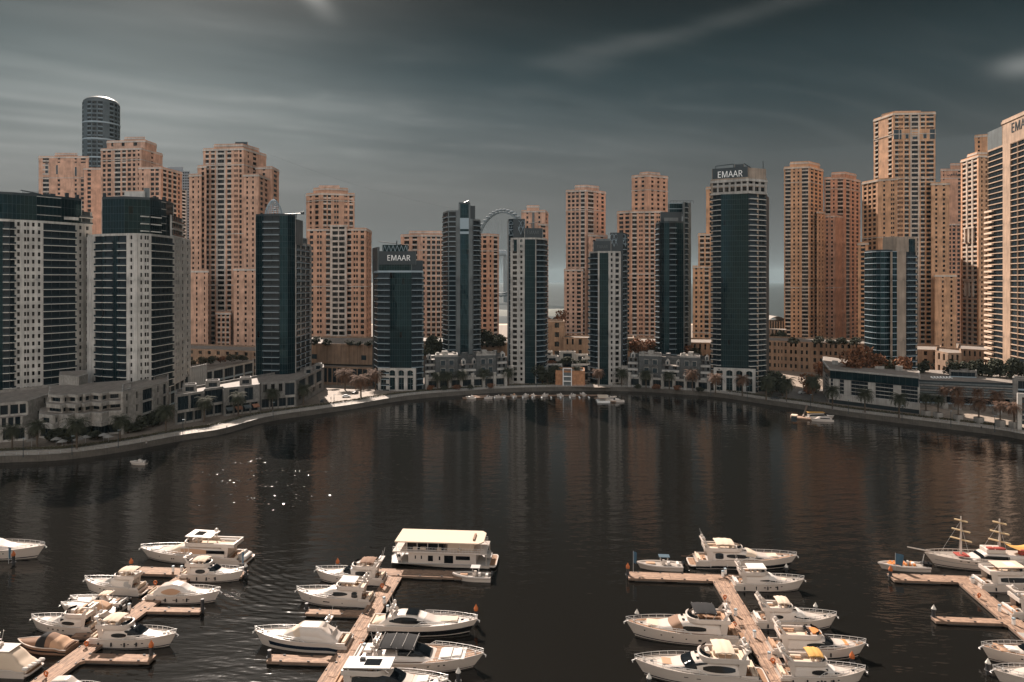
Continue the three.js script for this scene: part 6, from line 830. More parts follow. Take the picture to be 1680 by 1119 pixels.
    for (const z of [-1, 1]) mesh('side_coaming', new RoundedBoxGeometry((s1 - s0) * this.L, .55, .22, 2, .08), B_.hull, this.g, [this.X((s0 + s1) / 2), y + .25, z * W * .84]); }
}
// a flybridge motor yacht, with everything that differs between the boats in o
function yacht(label, x0, x1, y, dir, o = {}) {
  const b = new Boat('motor_yacht', label, 'yacht', x0, x1, y, dir, o), k = (o.k || 1) * Math.min(1.12, b.L / 19 * .25 + .75), h = (o.ch || 1.95) * k, Y = b.sheer(.3);
  const tab = o.tab || [[.17, .84, h], [.3, .86, h], [.47, .84, h * .97], [.53, .82, h * .86], [.62, .74, h * .42], [.70, .66, h * .24], [.82, .48, .14], [.9, .3, .04]];
  b.cabin(tab, { side: o.side || [[.25, .55, .56, .36, .6, -.05]], front: o.front || [.515, .612, .5, .03], win: o.win, frontMat: o.frontMat });
  // cockpit bulkhead, pillars
  const W = b.Bm / 2, yb = b.sheer(.08), bk = new MB(); bk.cube(b.X(.165) - .06, b.X(.165), yb + .1, Y + h * .78, -W * .56, W * .56); bk.build('saloon_door', o.win && o.win !== B_.glass ? o.win : B_.glass, b.g);
  b.cockpit(.02, .16, o.seat || B_.cream, o.floor);
  if (o.fly !== 0) { const fy = Y + h - .12; b.fly(o.f0 || .09, o.f1 || .47, .78, fy, .72 * k, o.seat || B_.whiteCloth, o.flyFloor); for (const z of [-1, 1]) new MB().grid((s, q) => [lerp(b.X(.105), b.X(.17), q) + .3 * (1 - s), lerp(yb + .3, fy, s), z * W * .76], 2, 1).build('side_wing', B_.hull, b.g);
    if (o.arch !== 0) b.arch(o.as || .135, fy + .6 * k, .76, (o.ah || 1.35) * k, o.lean || -.8, o.domes ?? 2);
    if (o.bim) { const [mat, a, c, bh = 1.75] = o.bim; b.bimini(a, c, .74, fy + bh * k, .28, mat, 'bimini', fy + .7 * k); }
    if (o.hard) { const [mat, a, c, bh = 1.9] = o.hard; const l = (c - a) * b.L, hd = mesh('hardtop', new RoundedBoxGeometry(l, .26, b.Bm * .74, 4, .12), mat, b.g, [b.X((a + c) / 2), fy + bh * k, 0], [0, 0, .03]); const sp = new MB(); for (const z of [-1, 1]) for (const q of [.08, .85]) sp.bar([b.X(lerp(a, c, q)) + (q < .5 ? .5 : .9), fy + .6 * k, z * W * .72], [b.X(lerp(a, c, q)), fy + bh * k, z * W * .66], .12, 6); sp.build('hardtop_post', B_.hull, b.g); mesh('sunroof', new RoundedBoxGeometry(l * .34, .05, b.Bm * .4, 2, .02), o.roofGlass || B_.glass, b.g, [b.X((a + c) / 2) + l * .08, fy + bh * k + .14, 0], [0, 0, .03]); }
    else if (o.roofHatch !== 0) for (const z of [-.3, .3]) b.hatch(.49, Y + h + .02 - .06, z * W); }
  if (o.rail !== 0) b.rail(o.r0 || .42);
  if (o.pad) b.pad('sun_pad', o.pad[1] || .74, o.pad[2] || .13, o.pad[3] || .42, o.pad[0], .12 * 1);
  for (const z of [-1, 1]) { const A = [b.X(.01), b.sheer(0) + .1, z * W * .8], B = [b.X(0) - b.L * .11, .85, z * W * .95], m = [(A[0] + B[0]) / 2, (A[1] + B[1]) / 2 - .35, (A[2] + B[2]) / 2]; new MB().path([A, m, B], .035, 4).build('mooring_line', B_.brown, b.g); }
  b.hatch(.86, b.sheer(.86) + .07); if (o.teakDeck) { for (const z of [-1, 1]) new MB().grid((s, q) => { const t = lerp(.2, .97, s), a = b.hb(t) * .95, c = Math.max(b.hb(t) * .95 - .75, 0); return [b.X(t), b.sheer(t) + .05, z * lerp(a, c, q)]; }, 20, 1).build('teak_deck', B_.teak, b.g); }
  return b;
}
const YARD = std(.62, .46, .27);
// ------------------------------------------------------------------ the fleet, dock by dock
const K = B_;
// leftmost dock
yacht('white yacht cut by the left edge, bow to the right', -92, 80, 920, 1, { fly: 0, side: [[.2, .6, .55, .3]], tab: [[.12, .84, 2], [.35, .84, 2.1], [.48, .8, 1.9], [.6, .7, .9], [.75, .5, .3], [.9, .25, .05]], win: K.cream, frontMat: K.whiteCloth });
{ const b = yacht('biggest white three deck yacht with hardtop at the head of the leftmost dock', 225, 405, 926, -1, { B: 6.3, fb: 2.1, ch: 2.1, drop: .3, rise: .3, f0: .05, f1: .55, hard: [K.hull, .27, .52, 2.0], arch: 0, win: K.tan, frontMat: K.cream, side: [[.3, .68, .5, .42, .25], ], front: [.585, .66, .5, .03], tab: [[.14, .88, 2.2], [.5, .9, 2.2], [.57, .86, 2.0], [.68, .76, .8], [.8, .56, .3], [.93, .25, .05]], pad: [K.whiteCloth, .84, .09, .34], ports: [[.3, .6, .3, .3], [.48, .58, .9, .6], [.62, .62, .3, .3], [.64, .62, .3, .3], [.78, .66, .3, .2], [.42, .6, .3, .3]], bands: [[.2, .25, K.navy]] });
  const w = b.Bm / 2; for (const z of [-1, 1]) mesh('dark_opening', new RoundedBoxGeometry(.17 * b.L, .8, .1, 2, .05), K.glass, b.g, [b.X(.225), b.sheer(.25) + 1.05, z * w * .83]); mesh('tender', new THREE.CapsuleGeometry(.6, 2.8, 4, 12).rotateX(Math.PI / 2), K.whiteCloth, b.g, [b.X(-.03), 1.3, 0]); mesh('radar_dome', new THREE.SphereGeometry(.5, 14, 10), K.hull, b.g, [b.X(.28), b.sheer(.3) + 5.1, .8]); mesh('stern_garage', new RoundedBoxGeometry(.9, 1.5, b.Bm * .6, 3, .2), K.grey, b.g, [b.X(.005), 1.5, 0], [0, 0, -.5]); }
yacht('yacht with oval dark side window, cream bimini, just below the biggest yacht', 298, 402, 956, 1, { bim: [K.cream, .2, .42, 1.5], side: [[.26, .42, .45, .4, .5], [.45, .6, .7, .2, .8, -.3]], frontMat: K.glass, domes: 1, ports: [[.5, .66, .3, .15], [.58, .68, .3, .15]] });
yacht('yacht under white canvas with tan window covers, leftmost dock', 243, 364, 992, 1, { fly: 0, win: K.tan, frontMat: K.whiteCloth, tab: [[.1, .82, 1.3], [.2, .84, 1.9], [.36, .84, 2.3], [.46, .8, 2.0], [.58, .72, 1.0], [.72, .6, .35], [.9, .25, .05]], side: [[.22, .5, .4, .45, .8]], ports: [[.28, .6, .7, .12], [.42, .62, .7, .12], [.55, .64, .4, .12], [.62, .66, .4, .12]] });
yacht('yacht with big cream hardtop canopy, uppermost on the left side of the leftmost dock', 136, 238, 978, -1, { bim: [K.cream, .1, .36, 1.9], win: K.grey, side: [[.14, .26, .45, .5, .3]], floor: K.cream, domes: 0, arch: 0, fb: 2 });
{ const b = new Boat('speedboat', 'open speedboat with dark outboards behind the small motor yacht, leftmost dock', 'boat', 112, 212, 1000, -1, { B: 3.2, fb: 1.25, bands: [], ports: [], platform: 0 }); b.cabin([[.3, .6, .5], [.42, .66, 1.15], [.5, .62, .8], [.62, .5, .25], [.85, .2, .04]], { front: [.45, .53, .3, .03] }); b.bimini(.28, .46, .6, 2.9, .15, K.cream, 'canopy', 1.4); for (const z of [-.5, .5]) mesh('outboard_motor', new RoundedBoxGeometry(.6, 1.1, .5, 3, .15), K.black, b.g, [b.X(-.02), 1.2, z]); b.rail(.5, .4); b.cockpit(.05, .28, K.whiteCloth); }
{ const b = new Boat('speedboat', 'white cuddy boat with tan tarpaulin and twin outboards, second from the speedboat', 'boat', 97, 196, 1012, -1, { B: 3.3, fb: 1.3, bands: [], ports: [], platform: 0 }); b.cabin([[.15, .7, .8], [.3, .74, 1.4], [.44, .7, 1.3], [.55, .6, .5], [.75, .4, .15], [.9, .2, .03]], { mat: K.tan, front: [.46, .53, .4] }); for (const z of [-.5, .5]) mesh('outboard_motor', new RoundedBoxGeometry(.6, 1.1, .5, 3, .15), K.black, b.g, [b.X(-.02), 1.2, z]); b.pad('sun_pad', .72, .3, .5, K.whiteCloth, .1); b.rail(.45, .4); }
yacht('yacht with two dark eyebrow windows and tan flybridge, left side of the leftmost dock', 48, 164, 1042, -1, { side: [[.27, .46, .4, .3, .5], [.44, .62, .62, .25, .7, -.25]], seat: K.cream, flyFloor: K.teak, frontMat: K.whiteCloth, domes: 0, pad: [K.whiteCloth, .78, .12, .4] });
{ const b = new Boat('covered_boat', 'brown tarpaulin covered motorboat with black bands', 'boat', 26, 122, 1074, -1, { B: 3.8, fb: 1.3, hull: K.brown, deck: K.tan, gun: K.hull, bands: [[.5, .7, K.black]], ports: [], platform: 0 }); b.cabin([[.02, .86, .6], [.2, .9, 1.2], [.38, .86, 1.9], [.5, .8, 1.8], [.6, .75, .8], [.8, .55, .4], [.97, .12, .1]], { mat: K.brown, e: 3 }); b.cabin([[.40, .89, 1.95], [.5, .85, 1.85], [.575, .8, 1.2]], { mat: K.blackCloth, e: 3, name: 'black_cover_band' }); b.cabin([[.05, .9, .72], [.2, .93, 1.25], [.3, .92, 1.5]], { mat: K.tan, e: 3, name: 'tan_cover' }); }
{ const b = new Boat('covered_boat', 'boat under angular white canvas in the bottom left corner', 'boat', -60, 58, 1112, -1, { B: 4.4, fb: 1.5, bands: [], ports: [] }); b.cabin([[-.02, .8, .5], [.1, .86, 1.3], [.28, .86, 2.7], [.62, .84, 2.8], [.8, .6, 1.2], [.95, .2, .2]], { mat: K.cream, e: 6 }); mesh('canvas_roof', new RoundedBoxGeometry(b.L * .4, .12, b.Bm * .64, 2, .05), K.whiteCloth, b.g, [b.X(.46), 4.15, 0]); for (let k = 0; k < 5; k++) mesh('fender', new THREE.CapsuleGeometry(.32, .5, 4, 10).rotateZ(Math.PI / 2), K.whiteCloth, b.g, [b.X(-.03 + k * .012), 1.4, 1.6 - k * .75]); b.arch(.5, 4.0, .3, .8, 0, 0); }
yacht('yacht with dark wrap windscreen and cream bimini, lower right finger of leftmost dock', 150, 293, 1066, 1, { bim: [K.cream, .17, .36, 1.65], side: [[.28, .46, .42, .32, .5], [.43, .58, .66, .24, .7, -.25]], front: [.50, .64, .45, .03], ports: [[.5, .62, .36, .16], [.58, .63, .36, .16], [.66, .66, .36, .16], [.42, .6, .36, .16]], domes: 1 });
yacht('yacht almost wholly below the picture edge left, only its roof showing', 66, 178, 1158, 1, { fly: 0, win: K.grey, tab: [[.1, .8, 1.5], [.2, .84, 2.2], [.4, .82, 2.3], [.52, .76, 1.4], [.7, .55, .4], [.9, .25, .05]] });
// houseboat dock
yacht('yacht with brown bimini, uppermost left of the houseboat dock', 516, 634, 960, -1, { bim: [K.brown, .14, .34, 1.7], side: [[.2, .4, .5, .4, .4]], front: [.50, .60, .4, .04], domes: 0, lean: -1.2 });
yacht('yacht with white hardtop and orange stern pad, second on the houseboat dock', 484, 614, 996, -1, { hard: [K.whiteCloth, .2, .42, 1.6], side: [[.3, .56, .5, .34, .7, -.1], [.17, .25, .5, .5, .3]], frontMat: K.whiteCloth, seat: K.cream, platMat: K.orange, roofGlass: K.whiteCloth, as: .15, ports: [[.36, .6, .2, .2], [.54, .62, .5, .2], [.57, .62, .5, .2], [.6, .62, .5, .2], [.8, .7, .3, .2]] });
yacht('yacht fully wrapped in white covers with navy hull stripe', 414, 578, 1070, -1, { fly: 0, win: K.whiteCloth, frontMat: K.cream, bands: [[.38, .68, K.navy, 0, .84]], tab: [[.1, .82, .9], [.2, .86, 1.6], [.3, .86, 2.6], [.5, .82, 2.5], [.58, .74, 1.5], [.68, .62, .55], [.8, .45, .2], [.93, .2, .04]], front: [.53, .60, .35, .05], side: [[.25, .6, .3, .2, .8]], as: .2, ports: [] }).arch(.24, 4.4, .6, .7, -.3, 1);
{ const b = yacht('white over black sport yacht with dark roof pane and twin domes', 604, 786, 1046, 1, { fly: 0, hull: K.black, gun: K.hull, bands: [[.62, 1, K.hull], [.2, .25, K.hull]], ports: [], deck: K.deck, tab: [[.1, .72, .7], [.2, .78, 1.5], [.3, .8, 1.9], [.42, .8, 1.8], [.52, .74, 1.15], [.62, .66, .5], [.78, .46, .18], [.93, .2, .03]], side: [[.2, .55, .5, .5, .8, -.05]], front: [.475, .53, .6, .02], frontMat: K.whiteCloth, pad: [K.cream, .74, .16, .36], fenders: 0, floor: K.teak }); mesh('roof_pane', new RoundedBoxGeometry(.11 * b.L, .07, b.Bm * .46, 2, .03), K.glass, b.g, [b.X(.40), b.sheer(.3) + 1.75, 0], [0, 0, -.04]); b.arch(.24, b.sheer(.2) + .9, .62, 1.5, -.5, 3); b.cabin([[.03, .6, .55], [.1, .66, 1.0], [.2, .62, 1.25]], { mat: K.cream, name: 'cockpit_cover', e: 3 }); }
{ const b = new Boat('motor_yacht', 'open yacht with big black canopy and teak foredeck with white sun pads', 'yacht', 576, 797, 1106, 1, { B: 6.4, fb: 1.9, deck: K.teak, gun: K.hull, bands: [[.2, .25, K.navy], [.8, .83, K.brown, 0, .62]], ports: [[.5, .66, .5, .2], [.6, .7, .4, .2], [.68, .72, .4, .2], [.72, .73, .4, .2]], fenders: 0 }); b.cabin([[.08, .84, .8], [.2, .86, 1.0], [.45, .84, 1.1], [.56, .8, .7], [.62, .74, .2], [.65, .7, .04]], { e: 4 }); b.cabin([[.36, .72, 1.9], [.46, .74, 2.0], [.53, .68, 1.5], [.6, .56, .7]], { mat: K.glass, e: 3, name: 'windscreen' }); b.bimini(.22, .49, .8, b.sheer(.3) + 2.25, .35, K.blackCloth, 'canopy', b.sheer(.3) + 1); const r = new MB(); for (const q of [.22, .31, .4, .485]) r.bar([b.X(q), b.sheer(.3) + 2.6, -b.Bm * .36], [b.X(q), b.sheer(.3) + 2.6, b.Bm * .36], .05, 4); r.build('canopy_seam', K.grey, b.g); b.pad('sun_pad', .72, .08, .52, K.whiteCloth, .08, .3); b.pad('sun_pad', .8, .07, .4, K.whiteCloth, .08, .3); b.pad('lounge_base', .765, .2, .6, K.grey, .0, .14); b.rail(.55, .8); b.arch(.2, b.sheer(.2) + .9, .8, 1.3, -.6, 2); b.cockpit(.02, .14, K.whiteCloth); mesh('seat', new RoundedBoxGeometry(1.4, .5, 2.6, 3, .14), K.whiteCloth, b.g, [b.X(.12), b.sheer(.2) + .95, .2]); mesh('wet_bar', new RoundedBoxGeometry(1, .7, 1.6, 2, .08), K.hull, b.g, [b.X(.17), b.sheer(.2) + 1.1, -1.2]); }
{ const b = yacht('yacht with flat grey hardtop and dark sides at the bottom edge, houseboat dock', 545, 738, 1150, 1, { hard: [K.grey, .1, .52, 1.15], arch: 0, side: [[.18, .6, .6, .55, .3]], seat: K.tan, pad: [K.tan, .66, .08, .5], ch: 1.9, front: [.52, .63, .4, .03], roofHatch: 0 }); b.pad('sun_pad', .78, .1, .4, K.whiteCloth, .14); mesh('roof_hatch', new RoundedBoxGeometry(.9, .3, .7, 3, .1), K.black, b.g, [b.X(.24), b.sheer(.3) + 3.2, -.6]); }
{ // houseboat
  const b = new Boat('houseboat', 'two storey flat roofed houseboat with long pale roof at the dock head', 'houseboat', 640, 808, 932, -1, { B: 8.4, fb: 1.0, rise: .05, drop: 0, full: .9, pow: 8, bands: [[.2, .45, K.black]], ports: [], fenders: 0, gun: K.grey, deck: K.grey }), L = b.L, W = 4.0, g = b.g, f = { o: [0, 0], u: [1, 0], n: [0, 1] };
  const wl = new MB(); wl.cube(b.X(.13), b.X(.80), .9, 3.5, -W * .9, W * .9); wl.build('wall', K.hull, g); for (const s of [-1, 1]) for (const [x, w, h, y] of [[.21, .012, .8, 2.3], [.27, .012, .8, 2.3], [.36, .05, 1.3, 2.1], [.45, .016, .9, 2.2], [.54, .09, 1.8, 2.0], [.68, .14, .9, 2.4]]) mesh('window', new RoundedBoxGeometry(w * L, h, .1, 1, .03), K.glass, g, [b.X(1 - x - .06), y, s * W * .9]);
  mesh('upper_deck', new RoundedBoxGeometry(L * .93, .3, W * 2.04, 2, .08), K.hull, g, [b.X(.49), 3.6, 0]); const cab = new MB(); cab.cube(b.X(.16), b.X(.42), 3.7, 5.7, -W * .6, W * .6); cab.build('upper_cabin', K.cream, g); const cab2 = new MB(); cab2.cube(b.X(.46), b.X(.82), 3.7, 5.6, -W * .62, W * .45); cab2.build('saloon_glass', K.glass, g);
  const ro = new THREE.Shape(); ro.moveTo(b.X(.06), -W * .7); ro.lineTo(b.X(.1), -W * 1.02); ro.lineTo(b.X(.93), -W * 1.02); ro.lineTo(b.X(.93), W * 1.02); ro.lineTo(b.X(.1), W * 1.02); ro.lineTo(b.X(.06), W * .7); ro.lineTo(b.X(.06), -W * .7); const rg = new THREE.ExtrudeGeometry(ro, { depth: .2, bevelEnabled: true, bevelSize: .05, bevelThickness: .04, bevelSegments: 1 }); rg.rotateX(-Math.PI / 2); mesh('roof', rg, K.cream, g, [0, 5.9, 0]);
  const po = new MB(), rl = new MB(); for (const s of [-1, 1]) { for (let k = 0; k <= 8; k++) { const x = b.X(.08 + k * .105); po.bar([x, 3.7, s * W * .97], [x, 5.95, s * W * .97], .07, 5); } for (const y of [4.2, 4.75]) rl.bar([b.X(.05), y, s * W], [b.X(.95), y, s * W], .04, 4); for (let k = 0; k <= 30; k++) rl.bar([b.X(.05 + k * .03), 3.75, s * W], [b.X(.05 + k * .03), 4.75, s * W], .025, 4); for (const x of [.03, .87]) po.bar([b.X(x), .9, s * W * .95], [b.X(x), 3.6, s * W * .95], .08, 5); } po.build('roof_post', K.hull, g, true); rl.build('deck_railing', K.steel, g, true);
  for (const [x, z, w] of [[.3, 2.9, .9], [.5, 2.9, 1], [.66, 2.8, 1.4], [.74, 2.7, 1]]) mesh('deck_furniture', new RoundedBoxGeometry(w, .6, .9, 2, .1), K.cream, g, [b.X(x), 4.1, z * -1]); const st = new MB(); st.cube(b.X(.15), b.X(.17), 6.15, 6.5, -2.4, 1.4); st.build('roof_ladder', K.brown, g); mesh('stair', new RoundedBoxGeometry(2.4, .2, 1, 1, .05), K.hull, g, [b.X(.86), 2.3, -W * .7], [0, 0, -.85]); mesh('stern_cover', new RoundedBoxGeometry(1.4, 1.2, 2.4, 3, .3), K.grey, g, [b.X(.03), 2.1, 0]); for (let k = 0; k < 5; k++) mesh('fore_chair', new RoundedBoxGeometry(.8, .7, .8, 2, .12), k % 2 ? K.black : K.whiteCloth, g, [b.X(.9 + .018 * k), 1.4, -2.6 + k * 1.2]);
}
function rib(label, x0, x1, y, dir, o = {}) {                // open tender with console and T-top
  const b = new Boat('tender_boat', label, 'boat', x0, x1, y, dir, { B: 2.7, fb: 1.05, bands: [], ports: [], platform: 0, drop: .05, rise: .3, fenders: 0, ...o }), g = b.g, tb = new MB(); for (const s of [1, -1]) { const pts = []; for (let k = 0; k <= 18; k++) { const p = b.side(k / 18 * .99, 1); pts.push([p[0], p[1] + .05, p[2] * s]); } tb.path(pts, .26, 8); } tb.build('tube', o.tube || K.hull, g);
  mesh('console', new RoundedBoxGeometry(.9, 1, .9, 3, .15), K.hull, g, [b.X(.42), 1.5, 0]); mesh('windscreen', new RoundedBoxGeometry(.1, .5, .8, 2, .04), K.glass, g, [b.X(.42) + .4, 2.1, 0], [0, 0, .4]); mesh('seat', new RoundedBoxGeometry(.7, .7, 1, 3, .15), K.whiteCloth, g, [b.X(.3), 1.3, 0]); mesh('bow_pad', new RoundedBoxGeometry(b.L * .2, .2, 1.1, 3, .08), o.pads || K.tan, g, [b.X(.7), 1.28, 0]); mesh('stern_bench', new RoundedBoxGeometry(.6, .6, 1.7, 3, .12), K.whiteCloth, g, [b.X(.1), 1.25, 0]);
  for (const z of o.eng || [-.45, .45]) mesh('outboard_motor', new RoundedBoxGeometry(.65, 1.1, .5, 3, .16), K.black, g, [b.X(-.03), 1.25, z]);
  if (o.ttop) { mesh('t_top', new RoundedBoxGeometry(b.L * .24, .1, 1.9, 2, .04), o.ttop, g, [b.X(.4), 3, 0]); const p = new MB(); for (const x of [.32, .48]) for (const z of [-.5, .5]) p.bar([b.X(x), 1, z], [b.X(x), 3, z * 1.2], .05, 5); p.build('t_top_frame', K.steel, g); } return b;
}
rib('white rigid tender with clear screen moored under the houseboat', 742, 806, 955, -1, { ttop: K.grey });
// tender dock
rib('open tender with dark blue T-top on the left arm of the third dock', 1045, 1119, 937, -1, { ttop: std(.03, .07, .10), B: 3.2 });
yacht('tan decked yacht with black lower hull and cream bimini, top of the third dock', 1139, 1306, 936, 1, { hull: K.black, gun: K.hull, bands: [[.5, 1, K.hull], [.2, .24, K.hull]], bim: [K.cream, .2, .38, 1.6], side: [[.3, .52, .48, .34, .4, -.1], [.5, .66, .55, .3, .6, -.2], [.19, .27, .5, .5, .2]], teakDeck: 1, seat: K.cream, floor: K.tan, pad: [K.cream, .76, .1, .4], ports: [], fenderMat: K.whiteCloth, frontMat: K.cream, as: .12, B: 5.6 });
yacht('white yacht with white hardtop and stern lounge cushions, right side of third dock', 1202, 1318, 972, 1, { hard: [K.whiteCloth, .2, .46, 1.5], roofGlass: K.whiteCloth, side: [[.36, .68, .42, .16, .7]], frontMat: K.whiteCloth, seat: K.whiteCloth, bands: [[.18, .24, K.black]], pad: [K.cream, .72, .06, .3] });
yacht('white yacht with tilted cream bimini and tan swim platform, middle of third dock', 1237, 1371, 1035, 1, { bim: [K.cream, .27, .42, 1.75], side: [[.46, .72, .5, .26, .7], [.22, .33, .45, .3, .5]], frontMat: K.whiteCloth, seat: K.whiteCloth, platMat: K.tan, plat: .12, lean: -1.3, as: .15 });
{ const b = yacht('white yacht with two tan sun hatches and black stern, below the cream bimini yacht', 1262, 1419, 1084, 1, { side: [[.36, .57, .42, .34, .5], [.52, .76, .6, .22, .8, -.2]], front: [.57, .655, .35, .03], pad: [K.orange, .745, .13, .46], seat: K.tan, bands: [[.2, .33, K.black]], ports: [], tab: [[.17, .84, 1.9], [.3, .86, 1.95], [.52, .84, 1.85], [.58, .8, 1.6], [.68, .74, .62], [.82, .6, .42], [.9, .4, .12], [.94, .25, .04]], f1: .54, plat: .09, platMat: K.tan, teakDeck: 1 }); mesh('fly_sun_pad', new RoundedBoxGeometry(b.L * .09, .3, b.Bm * .5, 3, .12), K.orange, b.g, [b.X(.48), b.sheer(.3) + 2.55, 0]); for (const z of [-.9, .2, 1.1]) mesh('fly_chair', new RoundedBoxGeometry(.6, .7, .6, 2, .12), K.black, b.g, [b.X(.39), b.sheer(.3) + 2.5, z]); }
yacht('white yacht with mustard bimini at the bottom of the third dock', 1276, 1418, 1128, 1, { bim: [K.mustard, .33, .5, 1.8], side: [[.36, .54, .4, .34, .5], [.52, .72, .62, .26, .8, -.2]], frontMat: K.whiteCloth, f1: .56, front: [.57, .65, .4, .03], seat: K.cream, lean: -1.2 });
yacht('big white yacht with black bimini and wide dark windscreen, left side of third dock', 1026, 1210, 1058, -1, { bim: [K.blackCloth, .2, .40, 1.9], side: [[.3, .55, .45, .34, .35]], win: K.glass, front: [.53, .62, .3, .03], frontMat: K.brown, seat: K.tan, flyFloor: K.teak, pad: [K.cream, .76, .1, .44], ports: [[.36, .55, .6, .34], [.48, .6, .3, .2], [.6, .64, .3, .2], [.7, .68, .3, .2], [.85, .74, .3, .2]], B: 5.9, fb: 2.1, f1: .46, plat: .09, teakDeck: 1, domes: 1 });
yacht('white yacht with flat cream bimini, oval tan deck pad, bottom left of third dock', 1040, 1242, 1126, -1, { bim: [K.cream, .2, .36, 1.7], side: [[.2, .46, .46, .42, .5], [.42, .72, .68, .16, .6, -.25]], front: [.535, .62, .35, .03], pad: [K.tan, .73, .09, .36], seat: K.cream, B: 6, fb: 2, plat: .08, f1: .48, ports: [[.5, .68, .7, .1], [.6, .7, .7, .1]] });
// rightmost dock
{ const b = rib('long open excursion boat with rows of orange seats beside the blue flag', 1442, 1521, 938, -1, { B: 3.2, pads: K.orange, tube: K.hull }); for (let r = 0; r < 6; r++) for (const z of [-.75, 0, .75]) mesh('orange_seat', new RoundedBoxGeometry(.5, .5, .55, 2, .1), K.orange, b.g, [b.X(.3 + r * .085), 1.35, z]); const m = new MB(); m.bar([b.X(.12), 1, 0], [b.X(.06), 3.6, .3], .06, 5); m.build('mast', K.steel, b.g); mesh('engine_box', new RoundedBoxGeometry(1.2, 1, 1.8, 3, .2), K.black, b.g, [b.X(.08), 1.5, 0]); }
{ // white sailing ship with two masts
  const b = new Boat('sailing_ship', 'white two masted ship with short crossed yards and orange awning, right edge', 'ship', 1520, 1706, 938, -1, { B: 6, fb: 2, rise: .55, drop: -.1, bands: [[.6, .68, K.grey, .1, .95], [.2, .26, K.navy]], ports: [[.5, .86, .5, .2], [.56, .86, .5, .2], [.62, .87, .5, .2], [.68, .88, .5, .2], [.74, .89, .5, .2]], platform: 0, fenders: 0, pow: 2.8 }), g = b.g, L = b.L;
  const rl = new MB(); for (const s of [1, -1]) { const p0 = []; for (let k = 0; k <= 20; k++) { const p = b.side(.05 + .94 * k / 20, 1, -.05); p0.push([p[0], p[1] + .75, p[2] * s]); rl.bar([p[0], p[1], p[2] * s], p0[k], .04, 4); } rl.path(p0, .07, 5); } rl.build('bulwark_rail', K.hull, g);
  const bow = b.side(1, 1), sp = new MB(); sp.bar([bow[0] - 2, bow[1] + .2, 0], [bow[0] + 4, bow[1] + 1.3, 0], .2, 7, .12); sp.build('bowsprit', K.hull, g);
  const ht = Yp(855, wd(938)); for (const [s, top] of [[.69, 1], [.36, .97]]) { const x = b.X(s), m = mesh('mast', new THREE.CylinderGeometry(.14, .26, ht * top - 2, 10), K.hull, g, [x, 2 + (ht * top - 2) / 2, 0]); for (const [q, w] of [[.9, 2.2], [.66, 3.1], [.44, 3.7]]) mesh('yard', new THREE.CapsuleGeometry(.2, w * 1.15, 3, 8).rotateX(Math.PI / 2), YARD, m, [0, (q - .5) * (ht * top - 2), 0], [.0, .75, 0]); const st = new MB(); for (const z of [-2.4, 2.4]) st.bar([x - .8, 2.4, z], [x, ht * top * .85, 0], .03, 3); st.bar([x + 5, 2.6, 0], [x, ht * top * .92, 0], .03, 3); st.build('rigging', K.steel, g, true); }
  b.cabin([[.1, .7, 1.7], [.3, .72, 1.9], [.5, .7, 1.8], [.56, .66, .9], [.62, .6, .1]], { e: 7, tum: .06, side: [[.32, .54, .55, .4, .1]], front: [.53, .56, .3] }); mesh('upper_deckhouse', new RoundedBoxGeometry(L * .16, 1, b.Bm * .5, 3, .15), K.hull, g, [b.X(.42), 4.2, 0]); for (const [s, w] of [[.4, .05], [.46, .05], [.36, .04]]) mesh('red_bench', new RoundedBoxGeometry(w * L, .4, 1.2, 2, .1), K.red, g, [b.X(s), 4.85, -1]); mesh('red_hatch', new RoundedBoxGeometry(L * .1, .3, 2.6, 3, .1), K.red, g, [b.X(.685), 2.75, 0]); mesh('red_locker', new RoundedBoxGeometry(1.2, 1.2, 1.2, 3, .15), K.red, g, [b.X(.2), 4.2, -1.2]);
  const aw = new MB(); aw.grid((s, q) => [b.X(lerp(.3, .06, s)), 5.4 - 1.2 * Math.abs(2 * q - 1) * s - .5 * Math.sin(s * 3.14) + .4 * s, (2 * q - 1) * (1.2 + 1.8 * s)], 10, 8); aw.build('orange_awning', K.mustard, g);
}
yacht('white yacht with flat white roof and folded white cover at its stern, right edge', 1603, 1760, 975, 1, { hard: [K.cream, .18, .46, 1.5], roofGlass: K.whiteCloth, arch: 0, side: [[.2, .5, .45, .4, .2]], seat: K.whiteCloth, plat: .1 });
yacht('yacht with orange teak platform cut by the right edge', 1652, 1800, 1022, 1, { platMat: K.orange, seat: K.whiteCloth, floor: K.orange, plat: .1, domes: 1 });
{ const b = yacht('yacht with brown striped bow pad cut by the right edge', 1613, 1770, 1096, -1, { fly: 0, deck: K.teak, tab: [[.1, .8, 1.2], [.3, .84, 1.6], [.48, .8, 1.3], [.6, .66, .5], [.72, .5, .12]], bands: [[.2, .25, K.navy]], pad: [K.whiteCloth, .7, .1, .4] }); b.pad('tan_cover', .82, .05, .62, K.tan, .06, .2); mesh('screen_panel', new RoundedBoxGeometry(2.6, .1, 2.4, 2, .04), K.grey, b.g, [b.X(.52), 4.4, 0], [0, 0, .1]); }
yacht('white boat in the bottom right corner with black window', 1632, 1780, 1135, -1, { fly: 0, tab: [[.1, .8, 1.6], [.3, .84, 2.1], [.5, .8, 1.8], [.64, .66, .7], [.8, .45, .2], [.92, .2, .03]], side: [[.4, .55, .5, .3]] });
rib('tiny white speedboat alone on the water below the second white tower', 213, 241, 763, -1, { B: 2, fb: .8, pads: K.whiteCloth, eng: [0] });
